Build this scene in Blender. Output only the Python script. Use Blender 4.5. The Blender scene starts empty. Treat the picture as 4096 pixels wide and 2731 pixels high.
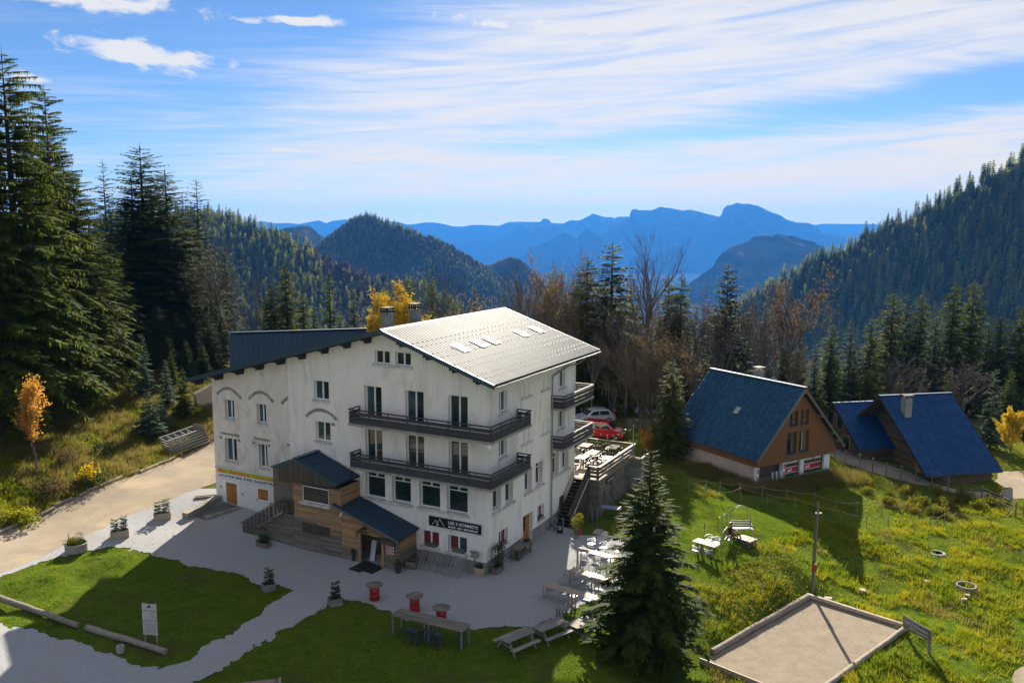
import bpy, bmesh, math, random
import numpy as np
from mathutils import Vector, Matrix, noise as mnoise

# ------------------------------------------------------------------ camera, world, sun, exposure
SC = bpy.context.scene
COL = SC.collection
FPX, PITCH, ROLL, CAM_H = 3400.0, math.radians(7.77), math.radians(0.17), 21.8
YAW = math.radians(-27.75)                       # direction of the hotel's front wall
SUN_AZ, SUN_EL = math.radians(6.5), math.radians(26.0)
EXPOSURE = 1.75
_cp, _sp, _cr, _sr = math.cos(PITCH), math.sin(PITCH), math.cos(ROLL), math.sin(ROLL)
_fw = np.array([0, _cp, -_sp]); _ri = np.array([1.0, 0, 0]); _up = np.array([0, _sp, _cp])
RM = np.array([_cr * _ri + _sr * _up, -_sr * _ri + _cr * _up, _fw])

cam = bpy.data.cameras.new('camera')
cam.sensor_width = 36.0; cam.lens = 36.0 * FPX / 4096.0
cam.clip_start = 0.5; cam.clip_end = 200000.0
camo = bpy.data.objects.new('camera', cam); COL.objects.link(camo)
M = Matrix([[RM[0][i], RM[1][i], -RM[2][i]] for i in range(3)]).to_4x4()
M.translation = (0, 0, CAM_H); camo.matrix_world = M
SC.camera = camo

SC.render.engine = 'CYCLES'
SC.cycles.use_denoising = True
SC.cycles.max_bounces = 6; SC.cycles.diffuse_bounces = 3; SC.cycles.glossy_bounces = 3
SC.cycles.transmission_bounces = 3; SC.cycles.volume_bounces = 0; SC.cycles.transparent_max_bounces = 6
SC.cycles.sample_clamp_indirect = 4.0; SC.cycles.sample_clamp_direct = 12.0
SC.cycles.caustics_reflective = False; SC.cycles.caustics_refractive = False
SC.view_settings.view_transform = 'Standard'; SC.view_settings.look = 'None'
SC.view_settings.exposure = EXPOSURE; SC.view_settings.gamma = 1.0
SC.view_settings.use_curve_mapping = False


class NG:
    """small helper for node graphs"""
    def __init__(s, nt): s.nt = nt; s.nodes = nt.nodes; s.links = nt.links
    def n(s, typ, **kw):
        nd = s.nodes.new(typ)
        for k, v in kw.items(): setattr(nd, k, v)
        return nd
    def put(s, sock, v):
        if v is None: return
        if hasattr(v, 'is_linked') or isinstance(v, bpy.types.NodeSocket): s.links.new(v, sock)
        else: sock.default_value = v
    def math(s, op, a, b=None, c=None, clamp=False):
        nd = s.n('ShaderNodeMath', operation=op, use_clamp=clamp)
        s.put(nd.inputs[0], a); s.put(nd.inputs[1], b); s.put(nd.inputs[2], c)
        return nd.outputs[0]
    def vmath(s, op, a, b=None):
        nd = s.n('ShaderNodeVectorMath', operation=op); s.put(nd.inputs[0], a); s.put(nd.inputs[1], b)
        return nd.outputs[0]
    def comb(s, x, y, z):
        nd = s.n('ShaderNodeCombineXYZ'); s.put(nd.inputs[0], x); s.put(nd.inputs[1], y); s.put(nd.inputs[2], z)
        return nd.outputs[0]
    def noise(s, vec, scale, detail=4, rough=0.55, dist=0.0):
        nd = s.n('ShaderNodeTexNoise'); s.put(nd.inputs['Vector'], vec)
        nd.inputs['Scale'].default_value = scale; nd.inputs['Detail'].default_value = detail
        nd.inputs['Roughness'].default_value = rough; nd.inputs['Distortion'].default_value = dist
        return nd.outputs['Fac']
    def ramp(s, fac, stops):
        nd = s.n('ShaderNodeValToRGB'); cr = nd.color_ramp
        while len(cr.elements) < len(stops): cr.elements.new(0.5)
        for el, (p, c) in zip(cr.elements, stops):
            el.position = p; el.color = (*c, 1) if not isinstance(c, (int, float)) else (c, c, c, 1)
        s.put(nd.inputs[0], fac); return nd.outputs[0]
    def mr(s, v, a, b, c=0.0, d=1.0, smooth=True):
        nd = s.n('ShaderNodeMapRange'); nd.interpolation_type = 'SMOOTHSTEP' if smooth else 'LINEAR'
        s.put(nd.inputs[0], v)
        for i, x in enumerate((a, b, c, d)): s.put(nd.inputs[i + 1], x)
        return nd.outputs[0]
    def mix(s, f, a, b, blend='MIX'):
        nd = s.n('ShaderNodeMix', data_type='RGBA', blend_type=blend)
        s.put(nd.inputs[0], f)
        s.put(nd.inputs[6], (*a, 1) if isinstance(a, tuple) and len(a) == 3 else a)
        s.put(nd.inputs[7], (*b, 1) if isinstance(b, tuple) and len(b) == 3 else b)
        return nd.outputs[2]


# sky: Nishita sky with thin high cloud laid over it
SKY_STRENGTH = 0.05
W = bpy.data.worlds.new('World'); SC.world = W; W.use_nodes = True
W.node_tree.nodes.clear(); g = NG(W.node_tree)
sky = g.n('ShaderNodeTexSky', sky_type='NISHITA')
sky.sun_disc = False; sky.sun_elevation = SUN_EL; sky.sun_rotation = SUN_AZ
sky.altitude = 1300.0; sky.air_density = 1.0; sky.dust_density = 0.25; sky.ozone_density = 3.0
dirv = g.n('ShaderNodeTexCoord').outputs['Generated']
sp = g.n('ShaderNodeSeparateXYZ'); g.put(sp.inputs[0], dirv)
az = g.math('ARCTAN2', sp.outputs[0], sp.outputs[1])            # radians, 0 = straight ahead
el = g.math('ARCSINE', sp.outputs[2])
# clouds lie on a high sheet: divide by the height above the horizon
hz = g.math('ADD', g.math('MAXIMUM', sp.outputs[2], 0.0), 0.07)
cx = g.math('DIVIDE', sp.outputs[0], hz); cy = g.math('DIVIDE', sp.outputs[1], hz)
# streak direction: mostly across the view, tilted a little
sx = g.math('ADD', cx, g.math('MULTIPLY', cy, 0.10)); sy = g.math('SUBTRACT', cy, g.math('MULTIPLY', cx, 0.16))
v1 = g.comb(g.math('MULTIPLY', sx, 0.36), g.math('MULTIPLY', sy, 0.90), 3.7)
v2 = g.comb(g.math('MULTIPLY', sx, 1.1), g.math('MULTIPLY', sy, 4.0), 8.1)
v3 = g.comb(g.math('MULTIPLY', sx, 2.2), g.math('MULTIPLY', sy, 11.0), 1.3)
n1 = g.noise(v1, 1.0, 6, 0.55, 0.6); n2 = g.noise(v2, 1.0, 7, 0.6, 0.5); n3 = g.noise(v3, 1.0, 5, 0.6, 0.3)
base = g.math('ADD', g.math('MULTIPLY', n1, 0.48), g.math('ADD', g.math('MULTIPLY', n2, 0.34), g.math('MULTIPLY', n3, 0.18)))
# broad shape of the cloud field: thicker ahead and to the right, thin to the left
# (all in radians of azimuth and elevation)
def blob(a0, e0, wa, we, tilt=0.0):
    da = g.math('DIVIDE', g.math('SUBTRACT', az, a0), wa)
    de = g.math('DIVIDE', g.math('SUBTRACT', g.math('SUBTRACT', el, e0), g.math('MULTIPLY', g.math('SUBTRACT', az, a0), tilt)), we)
    r2 = g.math('ADD', g.math('MULTIPLY', da, da), g.math('MULTIPLY', de, de))
    return g.math('POWER', 2.718, g.math('MULTIPLY', r2, -1.0))
def px_ae(px, py):
    d = RM.T @ np.array([(px - 2048) / FPX, -(py - 1365.5) / FPX, 1.0]); d /= np.linalg.norm(d)
    return math.atan2(d[0], d[1]), math.asin(d[2])
bias = g.math('ADD', g.math('MULTIPLY', blob(-0.50, 0.25, 0.42, 0.6), -0.13), 0.08)
for (px, py, wa, we, amp, tilt) in [
        (2700, 200, 0.34, 0.085, 0.10, 0.10), (3500, 130, 0.35, 0.07, 0.10, 0.05), (1700, 480, 0.22, 0.06, 0.10, 0.08), (2500, 430, 0.55, 0.16, 0.03, 0.0), (3300, 640, 0.40, 0.030, 0.16, 0.06),
        (3560, 420, 0.26, 0.022, -0.26, 0.10), (2600, 540, 0.22, 0.018, -0.10, 0.06), (4000, 330, 0.10, 0.020, -0.14, 0.1),
        (1250, 640, 0.20, 0.055, 0.06, 0.05), (620, 330, 0.18, 0.05, -0.10, 0.0), (1300, 60, 0.13, 0.03, -0.14, 0.0),
        (3100, 780, 0.40, 0.02, 0.10, 0.03), (1600, 850, 0.5, 0.018, -0.06, 0.0), (2250, 340, 0.20, 0.018, 0.10, 0.14), (1250, 300, .3, .012, .06, .06)]:
    a0, e0 = px_ae(px, py)
    bias = g.math('ADD', bias, g.math('MULTIPLY', blob(a0, e0, wa, we, tilt), amp))
elt = g.math('SUBTRACT', el, g.math('MULTIPLY', az, 0.07))
streak = g.noise(g.comb(g.math('MULTIPLY', az, 5.0), g.math('MULTIPLY', elt, 62.0), 6.4), 1.0, 7, 0.62, 0.9)
# a pale veil thickening towards the horizon
bias = g.math('ADD', bias, g.math('MULTIPLY', g.math('POWER', 2.718, g.math('DIVIDE', g.math('MULTIPLY', g.math('MAXIMUM', el, 0.0), -1.0), 0.045)), 0.20))
cov = g.mr(g.math('ADD', base, bias), 0.40, 0.76, 0.0, 0.97)
cov = g.math('MULTIPLY', cov, g.mr(streak, 0.28, 0.62, 0.42, 1.0))
# a few denser patches of cloud
n4 = g.noise(g.comb(g.math('MULTIPLY', az, 26.0), g.math('MULTIPLY', el, 60.0), 4.0), 1.0, 7, 0.62, 0.4)
dense = None
for (px, py, wa, we, tilt) in [(560, 215, 0.085, 0.017, -0.14), (120, 312, 0.030, 0.007, -0.1), (350, -5, 0.11, 0.014, -0.02), (1960, 85, 0.085, 0.011, -0.06),
                               (1150, 600, .028, .003, 0.0), (1000, 84, .02, .005, 0.0), (1240, 90, .06, .006, 0.0), (2250, 120, .09, .008, -.04)]:
    a0, e0 = px_ae(px, py); b = blob(a0, e0, wa, we, tilt)
    dense = b if dense is None else g.math('MAXIMUM', dense, b)
dens = g.mr(g.math('ADD', g.math('MULTIPLY', dense, 0.80), g.math('MULTIPLY', g.math('SUBTRACT', n4, 0.5), 1.7)), 0.30, 0.72, 0.0, 0.97)
cov = g.math('MAXIMUM', cov, dens)
warm = g.mr(el, 0.0, 0.17, 1.0, 0.0)
ccol = g.mix(warm, (0.88, 0.865, 0.85), (1.04, 0.87, 0.60))
CLOUD = 0.292
cl = g.vmath('MULTIPLY', ccol, (CLOUD / SKY_STRENGTH,) * 3)
skyc = g.n('ShaderNodeVectorMath', operation='MULTIPLY')
g.put(skyc.inputs[0], sky.outputs[0]); skyc.inputs[1].default_value = (0.37, 0.475, 0.615)
fin = g.mix(cov, skyc.outputs[0], cl)
bg = g.n('ShaderNodeBackground'); g.put(bg.inputs[0], fin); bg.inputs[1].default_value = SKY_STRENGTH
wo = g.n('ShaderNodeOutputWorld'); g.links.new(bg.outputs[0], wo.inputs[0])

sl = bpy.data.lights.new('sun', 'SUN'); sl.energy = 4.3; sl.angle = math.radians(0.53); sl.color = (1.0, 0.90, 0.74)
so = bpy.data.objects.new('sun', sl); COL.objects.link(so)
_sd = Vector((math.sin(SUN_AZ) * math.cos(SUN_EL), math.cos(SUN_AZ) * math.cos(SUN_EL), math.sin(SUN_EL)))
so.rotation_euler = _sd.to_track_quat('Z', 'Y').to_euler(); so.location = (0, 0, 80)

# ------------------------------------------------------------------ helpers
R_ = random.Random(7)
NR = np.random.default_rng(11)
def ray(px, py): return RM.T @ np.array([(px - 2048) / FPX, -(py - 1365.5) / FPX, 1.0])
def gz(px, py, z=0.0):                            # point of a pixel's ray at height z
    d = ray(px, py); return np.array([0, 0, CAM_H]) + d * ((z - CAM_H) / d[2])
def gd(px, py, dist):                             # point of a pixel's ray at a distance straight ahead
    d = ray(px, py); return np.array([0, 0, CAM_H]) + d * (dist / d[1])

MATS = {}
def srgb(h):
    h = h.lstrip('#'); return tuple(((int(h[i:i + 2], 16) / 255 + 0.055) / 1.055) ** 2.4 if int(h[i:i + 2], 16) > 10 else int(h[i:i + 2], 16) / 255 / 12.92 for i in (0, 2, 4))
def pm(name, c1, c2=None, scale=4.0, rough=0.8, metal=0.0, bump=0.0, bscale=None, stretch=(1, 1, 1), spec=0.4, trans=0.0,
       vary=0.0, detail=5, coat=0.0, lo=0.3, hi=0.7, c3=None, s3=0.5, world=False, bdist=0.02):
    m = bpy.data.materials.new(name); m.use_nodes = True; MATS[name] = m
    nt = m.node_tree; g = NG(nt); b = nt.nodes['Principled BSDF']
    if world: vec = g.n('ShaderNodeNewGeometry').outputs['Position']
    else: vec = g.n('ShaderNodeTexCoord').outputs['Object']
    vec = g.vmath('MULTIPLY', vec, tuple(stretch))
    if vary or not world:
        oi = g.n('ShaderNodeObjectInfo')
        vec = g.vmath('ADD', vec, g.comb(g.math('MULTIPLY', oi.outputs['Random'], 37.0), 0.0, 0.0))
    col = (*c1, 1)
    if c2 is not None:
        f = g.mr(g.noise(vec, scale, detail, 0.6), lo, hi)
        col = g.mix(f, c1, c2)
        if c3 is not None:
            f3 = g.mr(g.noise(vec, s3, 4, 0.6, 0.4), 0.5, 0.72)
            col = g.mix(f3, col, c3)
    if vary:
        hv = g.n('ShaderNodeHueSaturation')
        hv.inputs['Value'].default_value = 1.0
        g.put(hv.inputs['Value'], g.mr(oi.outputs['Random'], 0, 1, 1 - vary, 1 + vary, False))
        g.put(hv.inputs['Hue'], g.mr(g.math('FRACT', g.math('MULTIPLY', oi.outputs['Random'], 7.3)), 0, 1, 0.5 - vary * 0.06, 0.5 + vary * 0.06, False))
        g.put(hv.inputs['Color'], col); col = hv.outputs[0]
    g.put(b.inputs['Base Color'], col)
    b.inputs['Roughness'].default_value = rough; b.inputs['Metallic'].default_value = metal
    b.inputs['Specular IOR Level'].default_value = (0.0 if world else spec)
    if coat: b.inputs['Coat Weight'].default_value = coat; b.inputs['Coat Roughness'].default_value = 0.05
    if bump:
        bn = g.n('ShaderNodeBump'); bn.inputs['Strength'].default_value = bump; bn.inputs['Distance'].default_value = bdist
        g.put(bn.inputs['Height'], g.noise(vec, bscale or scale * 4, 4, 0.6)); g.links.new(bn.outputs[0], b.inputs['Normal'])
    if trans:
        tl = g.n('ShaderNodeBsdfTranslucent'); g.put(tl.inputs[0], col)
        mx = g.n('ShaderNodeMixShader'); mx.inputs[0].default_value = trans
        g.links.new(b.outputs[0], mx.inputs[1]); g.links.new(tl.outputs[0], mx.inputs[2])
        g.links.new(mx.outputs[0], nt.nodes['Material Output'].inputs[0])
    return m


class MB:
    """collects faces for one mesh"""
    def __init__(s): s.v = []; s.f = []; s.mi = []
    def add(s, verts, faces, mi=0):
        o = len(s.v); s.v.extend(tuple(map(float, p)) for p in verts)
        for f in faces: s.f.append(tuple(i + o for i in f)); s.mi.append(mi)
        return s
    def box(s, lo, hi, mi=0):
        x0, y0, z0 = lo; x1, y1, z1 = hi
        return s.hexa([(x0, y0, z0), (x1, y0, z0), (x1, y1, z0), (x0, y1, z0), (x0, y0, z1), (x1, y0, z1), (x1, y1, z1), (x0, y1, z1)], mi)
    def cbox(s, c, size, rz=0.0, mi=0):
        c = Vector(c); hx, hy, hz = [k / 2 for k in size]; ca, sa = math.cos(rz), math.sin(rz)
        P = []
        for dz in (-hz, hz):
            for dx, dy in ((-hx, -hy), (hx, -hy), (hx, hy), (-hx, hy)):
                P.append((c.x + dx * ca - dy * sa, c.y + dx * sa + dy * ca, c.z + dz))
        return s.hexa(P, mi)
    def hexa(s, P, mi=0):
        return s.add(P, [(0, 3, 2, 1), (4, 5, 6, 7), (0, 1, 5, 4), (1, 2, 6, 5), (2, 3, 7, 6), (3, 0, 4, 7)], mi)
    def beam(s, a, b, w, h, up=(0, 0, 1), mi=0):
        a = Vector(a); b = Vector(b); d = (b - a).normalized(); u = Vector(up)
        if abs(d.dot(u)) > 0.98: u = Vector((1, 0, 0))
        r = d.cross(u).normalized() * (w / 2); t = r.cross(d).normalized() * (h / 2)
        P = [a - r - t, a + r - t, b + r - t, b - r - t, a - r + t, a + r + t, b + r + t, b - r + t]
        return s.hexa(P, mi)
    def tube(s, pts, rad, n=8, cap=True, mi=0):
        pts = [Vector(p) for p in pts]; rad = rad if isinstance(rad, (list, tuple)) else [rad] * len(pts)
        rings = []
        for i, p in enumerate(pts):
            d = (pts[min(i + 1, len(pts) - 1)] - pts[max(i - 1, 0)]).normalized()
            u = Vector((0, 0, 1)) if abs(d.z) < 0.9 else Vector((1, 0, 0))
            r = d.cross(u).normalized(); t = r.cross(d)
            rings.append([p + (r * math.cos(2 * math.pi * k / n) + t * math.sin(2 * math.pi * k / n)) * rad[i] for k in range(n)])
        V = [q for rg in rings for q in rg]; F = []
        for i in range(len(pts) - 1):
            for k in range(n):
                F.append((i * n + k, i * n + (k + 1) % n, (i + 1) * n + (k + 1) % n, (i + 1) * n + k))
        if cap: F.append(tuple(range(n))[::-1]); F.append(tuple((len(pts) - 1) * n + k for k in range(n)))
        return s.add(V, F, mi)
    def lathe(s, prof, n=24, c=(0, 0, 0), mi=0):
        V = []; F = []
        for (r, z) in prof:
            for k in range(n):
                a = 2 * math.pi * k / n; V.append((c[0] + r * math.cos(a), c[1] + r * math.sin(a), c[2] + z))
        for i in range(len(prof) - 1):
            for k in range(n):
                F.append((i * n + k, i * n + (k + 1) % n, (i + 1) * n + (k + 1) % n, (i + 1) * n + k))
        if prof[0][0] > 1e-4: F.append(tuple(range(n))[::-1])
        if prof[-1][0] > 1e-4: F.append(tuple((len(prof) - 1) * n + k for k in range(n)))
        return s.add(V, F, mi)
    def prism(s, poly, d, mi=0):
        """poly: 3D outline, d: extrusion vector"""
        n = len(poly); d = Vector(d); P = [Vector(p) for p in poly]
        V = P + [p + d for p in P]
        F = [tuple(range(n)), tuple(range(2 * n - 1, n - 1, -1))] + [(i, i + n, (i + 1) % n + n, (i + 1) % n) for i in range(n)]
        return s.add(V, F, mi)
    def mesh(s, name, mats, smooth=False):
        me = bpy.data.meshes.new(name); me.from_pydata(s.v, [], s.f)
        for m in (mats if isinstance(mats, (list, tuple)) else [mats]): me.materials.append(m)
        if any(s.mi): me.polygons.foreach_set('material_index', s.mi)
        if smooth: me.polygons.foreach_set('use_smooth', [True] * len(me.polygons))
        bm = bmesh.new(); bm.from_mesh(me); bmesh.ops.recalc_face_normals(bm, faces=bm.faces); bm.to_mesh(me); bm.free()
        return me
    def build(s, name, mat, parent=None, smooth=False):
        return link(name, s.mesh(name, mat, smooth), parent)

def link(name, me, parent=None):
    o = bpy.data.objects.new(name, me); COL.objects.link(o)
    if parent is not None: o.parent = parent
    return o
def tag(o, label, cat, group=None):
    o['label'] = label; o['category'] = cat
    if group: o['group'] = group
    return o
def struct(o): o['kind'] = 'structure'; return o
def stuff(o): o['kind'] = 'stuff'; return o
def thing(name, label, cat, loc=(0, 0, 0), rz=0.0, group=None):
    o = bpy.data.objects.new(name, None); COL.objects.link(o); o.empty_display_size = 0.3
    o.location = tuple(map(float, loc)); o.rotation_euler = (0, 0, rz)
    return tag(o, label, cat, group)
def copy_tree(o, parent=None):
    c = o.copy(); COL.objects.link(c)
    if parent is not None: c.parent = parent
    for ch in list(o.children): copy_tree(ch, c)
    return c
def place(root, loc, rz=0.0, label=None, scale=None):
    root.location = tuple(map(float, loc)); root.rotation_euler = (0, 0, rz)
    if label: root['label'] = label
    if scale is not None: root.scale = (scale, scale, scale) if isinstance(scale, (int, float)) else scale
    return root
def np_mesh(name, V, F, mats, smooth=False):
    """triangles from numpy arrays"""
    me = bpy.data.meshes.new(name); nf = len(F)
    me.vertices.add(len(V)); me.vertices.foreach_set('co', np.asarray(V, np.float32).ravel())
    k = F.shape[1]
    me.loops.add(nf * k); me.loops.foreach_set('vertex_index', np.asarray(F, np.int32).ravel())
    me.polygons.add(nf); me.polygons.foreach_set('loop_start', np.arange(0, nf * k, k, dtype=np.int32))
    me.polygons.foreach_set('loop_total', np.full(nf, k, np.int32))
    for m in (mats if isinstance(mats, (list, tuple)) else [mats]): me.materials.append(m)
    me.update(calc_edges=True); me.validate()
    if smooth: me.polygons.foreach_set('use_smooth', [True] * nf)
    return me
_dg = None
def text_mesh(txt, size, mat, name='lettering', bold=0.0, spacing=1.0, shear=0.0, align='LEFT', width=None):
    """lettering as a flat extruded mesh in the XZ plane, facing -Y, origin at its lower left"""
    cu = bpy.data.curves.new('t', 'FONT'); cu.body = txt; cu.size = size; cu.extrude = 0.004; cu.offset = bold
    cu.space_character = spacing; cu.shear = shear; cu.align_x = align; cu.resolution_u = 3
    o = bpy.data.objects.new('t', cu); COL.objects.link(o)
    bpy.context.view_layer.update()
    me = bpy.data.meshes.new_from_object(o.evaluated_get(bpy.context.evaluated_depsgraph_get()))
    bpy.data.objects.remove(o); bpy.data.curves.remove(cu)
    xs = [v.co.x for v in me.vertices]
    sxx = 1.0 if width is None else width / (max(xs) - min(xs))
    me.transform(Matrix.Diagonal((sxx, 1, 1, 1))); me.transform(Matrix.Rotation(math.pi / 2, 4, 'X'))
    me.materials.clear(); me.materials.append(mat); me.name = name
    return me
# ------------------------------------------------------------------ materials
GRASS = pm('grass_ground', (0.060, 0.105, 0.012), (0.105, 0.145, 0.018), 1.6, 0.9, bump=0.8, bscale=22, world=True, c3=(0.085, 0.085, 0.028), s3=0.35, bdist=0.05)
GRAVEL = pm('gravel', (0.405, 0.41, 0.42), (0.265, 0.27, 0.28), 15.0, 0.95, bump=0.5, bscale=32, world=True, detail=8, bdist=0.04, lo=0.25, hi=0.75, c3=(0.34, 0.325, 0.30), s3=0.30)
ROADM = pm('asphalt_dust', (0.34, 0.285, 0.215), (0.26, 0.225, 0.18), 0.35, 0.93, bump=0.35, bscale=26, world=True, detail=9, c3=(0.40, 0.325, 0.23), s3=0.22)
COURTM = pm('court_grit', (0.285, 0.245, 0.19), (0.235, 0.20, 0.155), 1.6, 0.95, bump=0.5, bscale=40, world=True, detail=8)
BANK = pm('bank_soil', (0.050, 0.060, 0.016), (0.095, 0.085, 0.030), 0.9, 0.95, bump=0.9, bscale=12, world=True, c3=(0.05, 0.035, 0.018), s3=0.4, bdist=0.08)
PLASTER = pm('plaster', (0.86, 0.83, 0.765), (0.76, 0.735, 0.67), 1.3, 0.92, bump=0.25, bscale=35, stretch=(1, 1, 0.28), detail=10, c3=(0.63, 0.605, 0.55), s3=1.1)
PLASTER2 = pm('plaster_old', (0.76, 0.715, 0.645), (0.65, 0.61, 0.55), 0.9, 0.94, bump=0.35, bscale=30, stretch=(1, 1, 0.5), detail=9, c3=(0.50, 0.45, 0.42), s3=0.8)
PLASTER3 = pm('plaster_clean', (0.72, 0.73, 0.68), (0.66, 0.67, 0.62), 0.8, 0.92, bump=0.15, bscale=35)
PLINTH = pm('plinth_cement', (0.30, 0.30, 0.28), (0.20, 0.21, 0.19), 1.4, 0.95, bump=0.4, bscale=20, c3=(0.12, 0.14, 0.11), s3=0.9)
CONC = pm('concrete', (0.34, 0.325, 0.29), (0.24, 0.23, 0.205), 2.0, 0.93, bump=0.4, bscale=25)
SILLM = pm('stone_sill', (0.66, 0.65, 0.60), (0.40, 0.39, 0.35), 3.0, 0.9, bump=0.4, bscale=18)
PVC = pm('white_frame', (0.78, 0.80, 0.82), rough=0.35, spec=0.5)
REVEAL = pm('white_reveal', (0.80, 0.80, 0.77), rough=0.8)
def glass_mat(name, c, rough=0.04):
    m = pm(name, c, tuple(k * 1.8 + 0.003 for k in c), 0.9, rough, spec=0.75); return m
GLASS = glass_mat('window_glass', (0.010, 0.020, 0.022))
GLASS3 = glass_mat('window_glass_reflection', (0.045, 0.040, 0.030))  # paler, warmer pane: reflection of sunlit surroundings put into the colour
GLASS2 = glass_mat('window_glass_curtain', (0.030, 0.055, 0.060))
SKYGLASS = pm('skylight_glass', (0.26, 0.32, 0.32), rough=0.45, spec=0.2)
CURTAIN_RED = pm('red_curtain', (0.20, 0.018, 0.025), (0.13, 0.012, 0.018), 6, 0.5, stretch=(3, 3, 0.2), spec=0.6)
STONE = pm('old_stone', (0.33, 0.31, 0.26), (0.20, 0.19, 0.165), 6, 0.95, bump=0.8, bscale=22, vary=0.2, c3=(0.35, 0.25, 0.13), s3=1.4)
DARKWOOD = pm('dark_balcony_wood', (0.062, 0.062, 0.062), (0.038, 0.040, 0.042), 3.0, 0.75, bump=0.4, bscale=30, stretch=(0.25, 0.25, 4), vary=0.22)
BEAMW = pm('dark_beam_wood', (0.045, 0.038, 0.030), (0.025, 0.022, 0.018), 4, 0.85, bump=0.4, bscale=30)
OLDWOOD = pm('grey_board_wood', (0.105, 0.085, 0.062), (0.060, 0.050, 0.038), 5, 0.85, bump=0.4, bscale=25, stretch=(4, 4, 0.3), vary=0.25)
PLANK = pm('larch_plank', (0.38, 0.235, 0.115), (0.28, 0.165, 0.085), 2.2, 0.75, bump=0.25, bscale=30, stretch=(0.35, 0.35, 4), vary=0.22)
PLANKG = pm('weathered_plank', (0.20, 0.17, 0.135), (0.13, 0.115, 0.095), 2.2, 0.85, bump=0.3, bscale=30, stretch=(0.35, 0.35, 4), vary=0.25)
TABLEW = pm('pale_table_wood', (0.43, 0.345, 0.255), (0.33, 0.26, 0.195), 3, 0.7, bump=0.25, bscale=30, stretch=(0.4, 3, 3), vary=0.12)
GREYW = pm('silver_table_wood', (0.29, 0.262, 0.23), (0.19, 0.172, 0.152), 3, 0.8, bump=0.3, bscale=30, stretch=(0.4, 3, 3), vary=0.16)
SHUTTER = pm('honey_shutter_wood', (0.46, 0.20, 0.030), (0.36, 0.145, 0.022), 4, 0.55, bump=0.2, bscale=25, stretch=(4, 4, 0.3), vary=0.1)
LOGW = pm('cabin_log', (0.22, 0.145, 0.085), (0.12, 0.078, 0.046), 3, 0.85, bump=0.5, bscale=16, stretch=(0.3, 1, 4), vary=0.25)
LOGG = pm('grey_log', (0.30, 0.26, 0.205), (0.19, 0.165, 0.13), 3, 0.88, bump=0.5, bscale=16, stretch=(0.4, 2, 2), vary=0.18)
BARK = pm('bark', (0.070, 0.058, 0.046), (0.040, 0.034, 0.028), 3, 0.95, bump=0.8, bscale=12, stretch=(1, 1, 0.3), vary=0.2)
GBARK = pm('grey_bark', (0.155, 0.135, 0.115), (0.090, 0.078, 0.066), 3, 0.95, bump=0.4, bscale=12, stretch=(1, 1, 0.3), vary=0.2)
TWIG = pm('twig', (0.150, 0.125, 0.104), (0.090, 0.075, 0.062), 0.8, 0.9, vary=0.22, spec=0.5)
ROOFM = pm('blue_black_roof', (0.012, 0.035, 0.060), (0.018, 0.048, 0.078), 0.6, 0.5, metal=0.0, spec=0.3)
ROOFS = pm('glossy_roof_sheet', (0.022, 0.060, 0.095), (0.030, 0.072, 0.11), 0.7, 0.56, metal=0.0, spec=0.12, bump=0.02, bscale=2.0)
ROOFB = pm('blue_roof_sheet', (0.006, 0.042, 0.135), (0.014, 0.066, 0.175), 1.4, 0.6, spec=0.2)
ROOFC = pm('chalet_roof_sheet', (0.006, 0.040, 0.095), (0.022, 0.078, 0.145), 2.4, 0.6, spec=0.2, stretch=(1, 1, 0.4), detail=8)
TRIM = pm('roof_trim', (0.020, 0.060, 0.085), rough=0.4, spec=0.5)
ZINC = pm('zinc_pipe', (0.34, 0.33, 0.30), (0.24, 0.235, 0.215), 3, 0.45, metal=0.5)
METALW = pm('white_flashing', (0.62, 0.64, 0.64), rough=0.5)
ALU = pm('aluminium', (0.36, 0.37, 0.39), rough=0.5, metal=0.4)
DECK = pm('deck_board', (0.30, 0.235, 0.17), (0.22, 0.175, 0.13), 3, 0.8, bump=0.25, bscale=30, stretch=(0.4, 3, 3), vary=0.14)
STEEL = pm('grey_steel', (0.34, 0.35, 0.36), (0.26, 0.265, 0.27), 4, 0.45, metal=0.5)
BLACKM = pm('black_metal', (0.016, 0.017, 0.018), rough=0.5)
BLUEM = pm('blue_stool_metal', (0.050, 0.080, 0.110), rough=0.4, metal=0.3)
REDM = pm('red_barrel_paint', (0.40, 0.014, 0.012), (0.30, 0.010, 0.010), 3, 0.4, vary=0.06, coat=0.2)
BLACKP = pm('black_paint', (0.008, 0.009, 0.010), rough=0.35)
WHITEP = pm('white_paint', (0.78, 0.79, 0.80), rough=0.5)
BROWNC = pm('brown_cladding', (0.225, 0.105, 0.040), (0.175, 0.080, 0.030), 2.0, 0.85, bump=0.35, bscale=14, stretch=(0.5, 0.5, 5))
GREYC = pm('chalet_render', (0.50, 0.43, 0.38), (0.42, 0.36, 0.32), 1.5, 0.92, bump=0.2, bscale=25)
TYRE = pm('tyre_rubber', (0.012, 0.012, 0.013), rough=0.8)
CARRED = pm('red_car_paint', (0.46, 0.012, 0.016), rough=0.25, coat=0.8)
CARSIL = pm('pale_car_paint', (0.58, 0.61, 0.66), rough=0.25, metal=0.3, coat=0.8)
CARGLASS = glass_mat('car_glass', (0.012, 0.028, 0.034), 0.03)
PLASTIC = pm('grey_plastic', (0.16, 0.15, 0.14), rough=0.5)
TERRA = pm('terracotta_pot', (0.36, 0.07, 0.06), (0.28, 0.055, 0.045), 4, 0.7)
SOIL = pm('soil', (0.035, 0.026, 0.018), rough=0.95, bump=0.5, bscale=30)
ROPE = pm('pale_rope', (0.42, 0.34, 0.22), rough=0.9)
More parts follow.
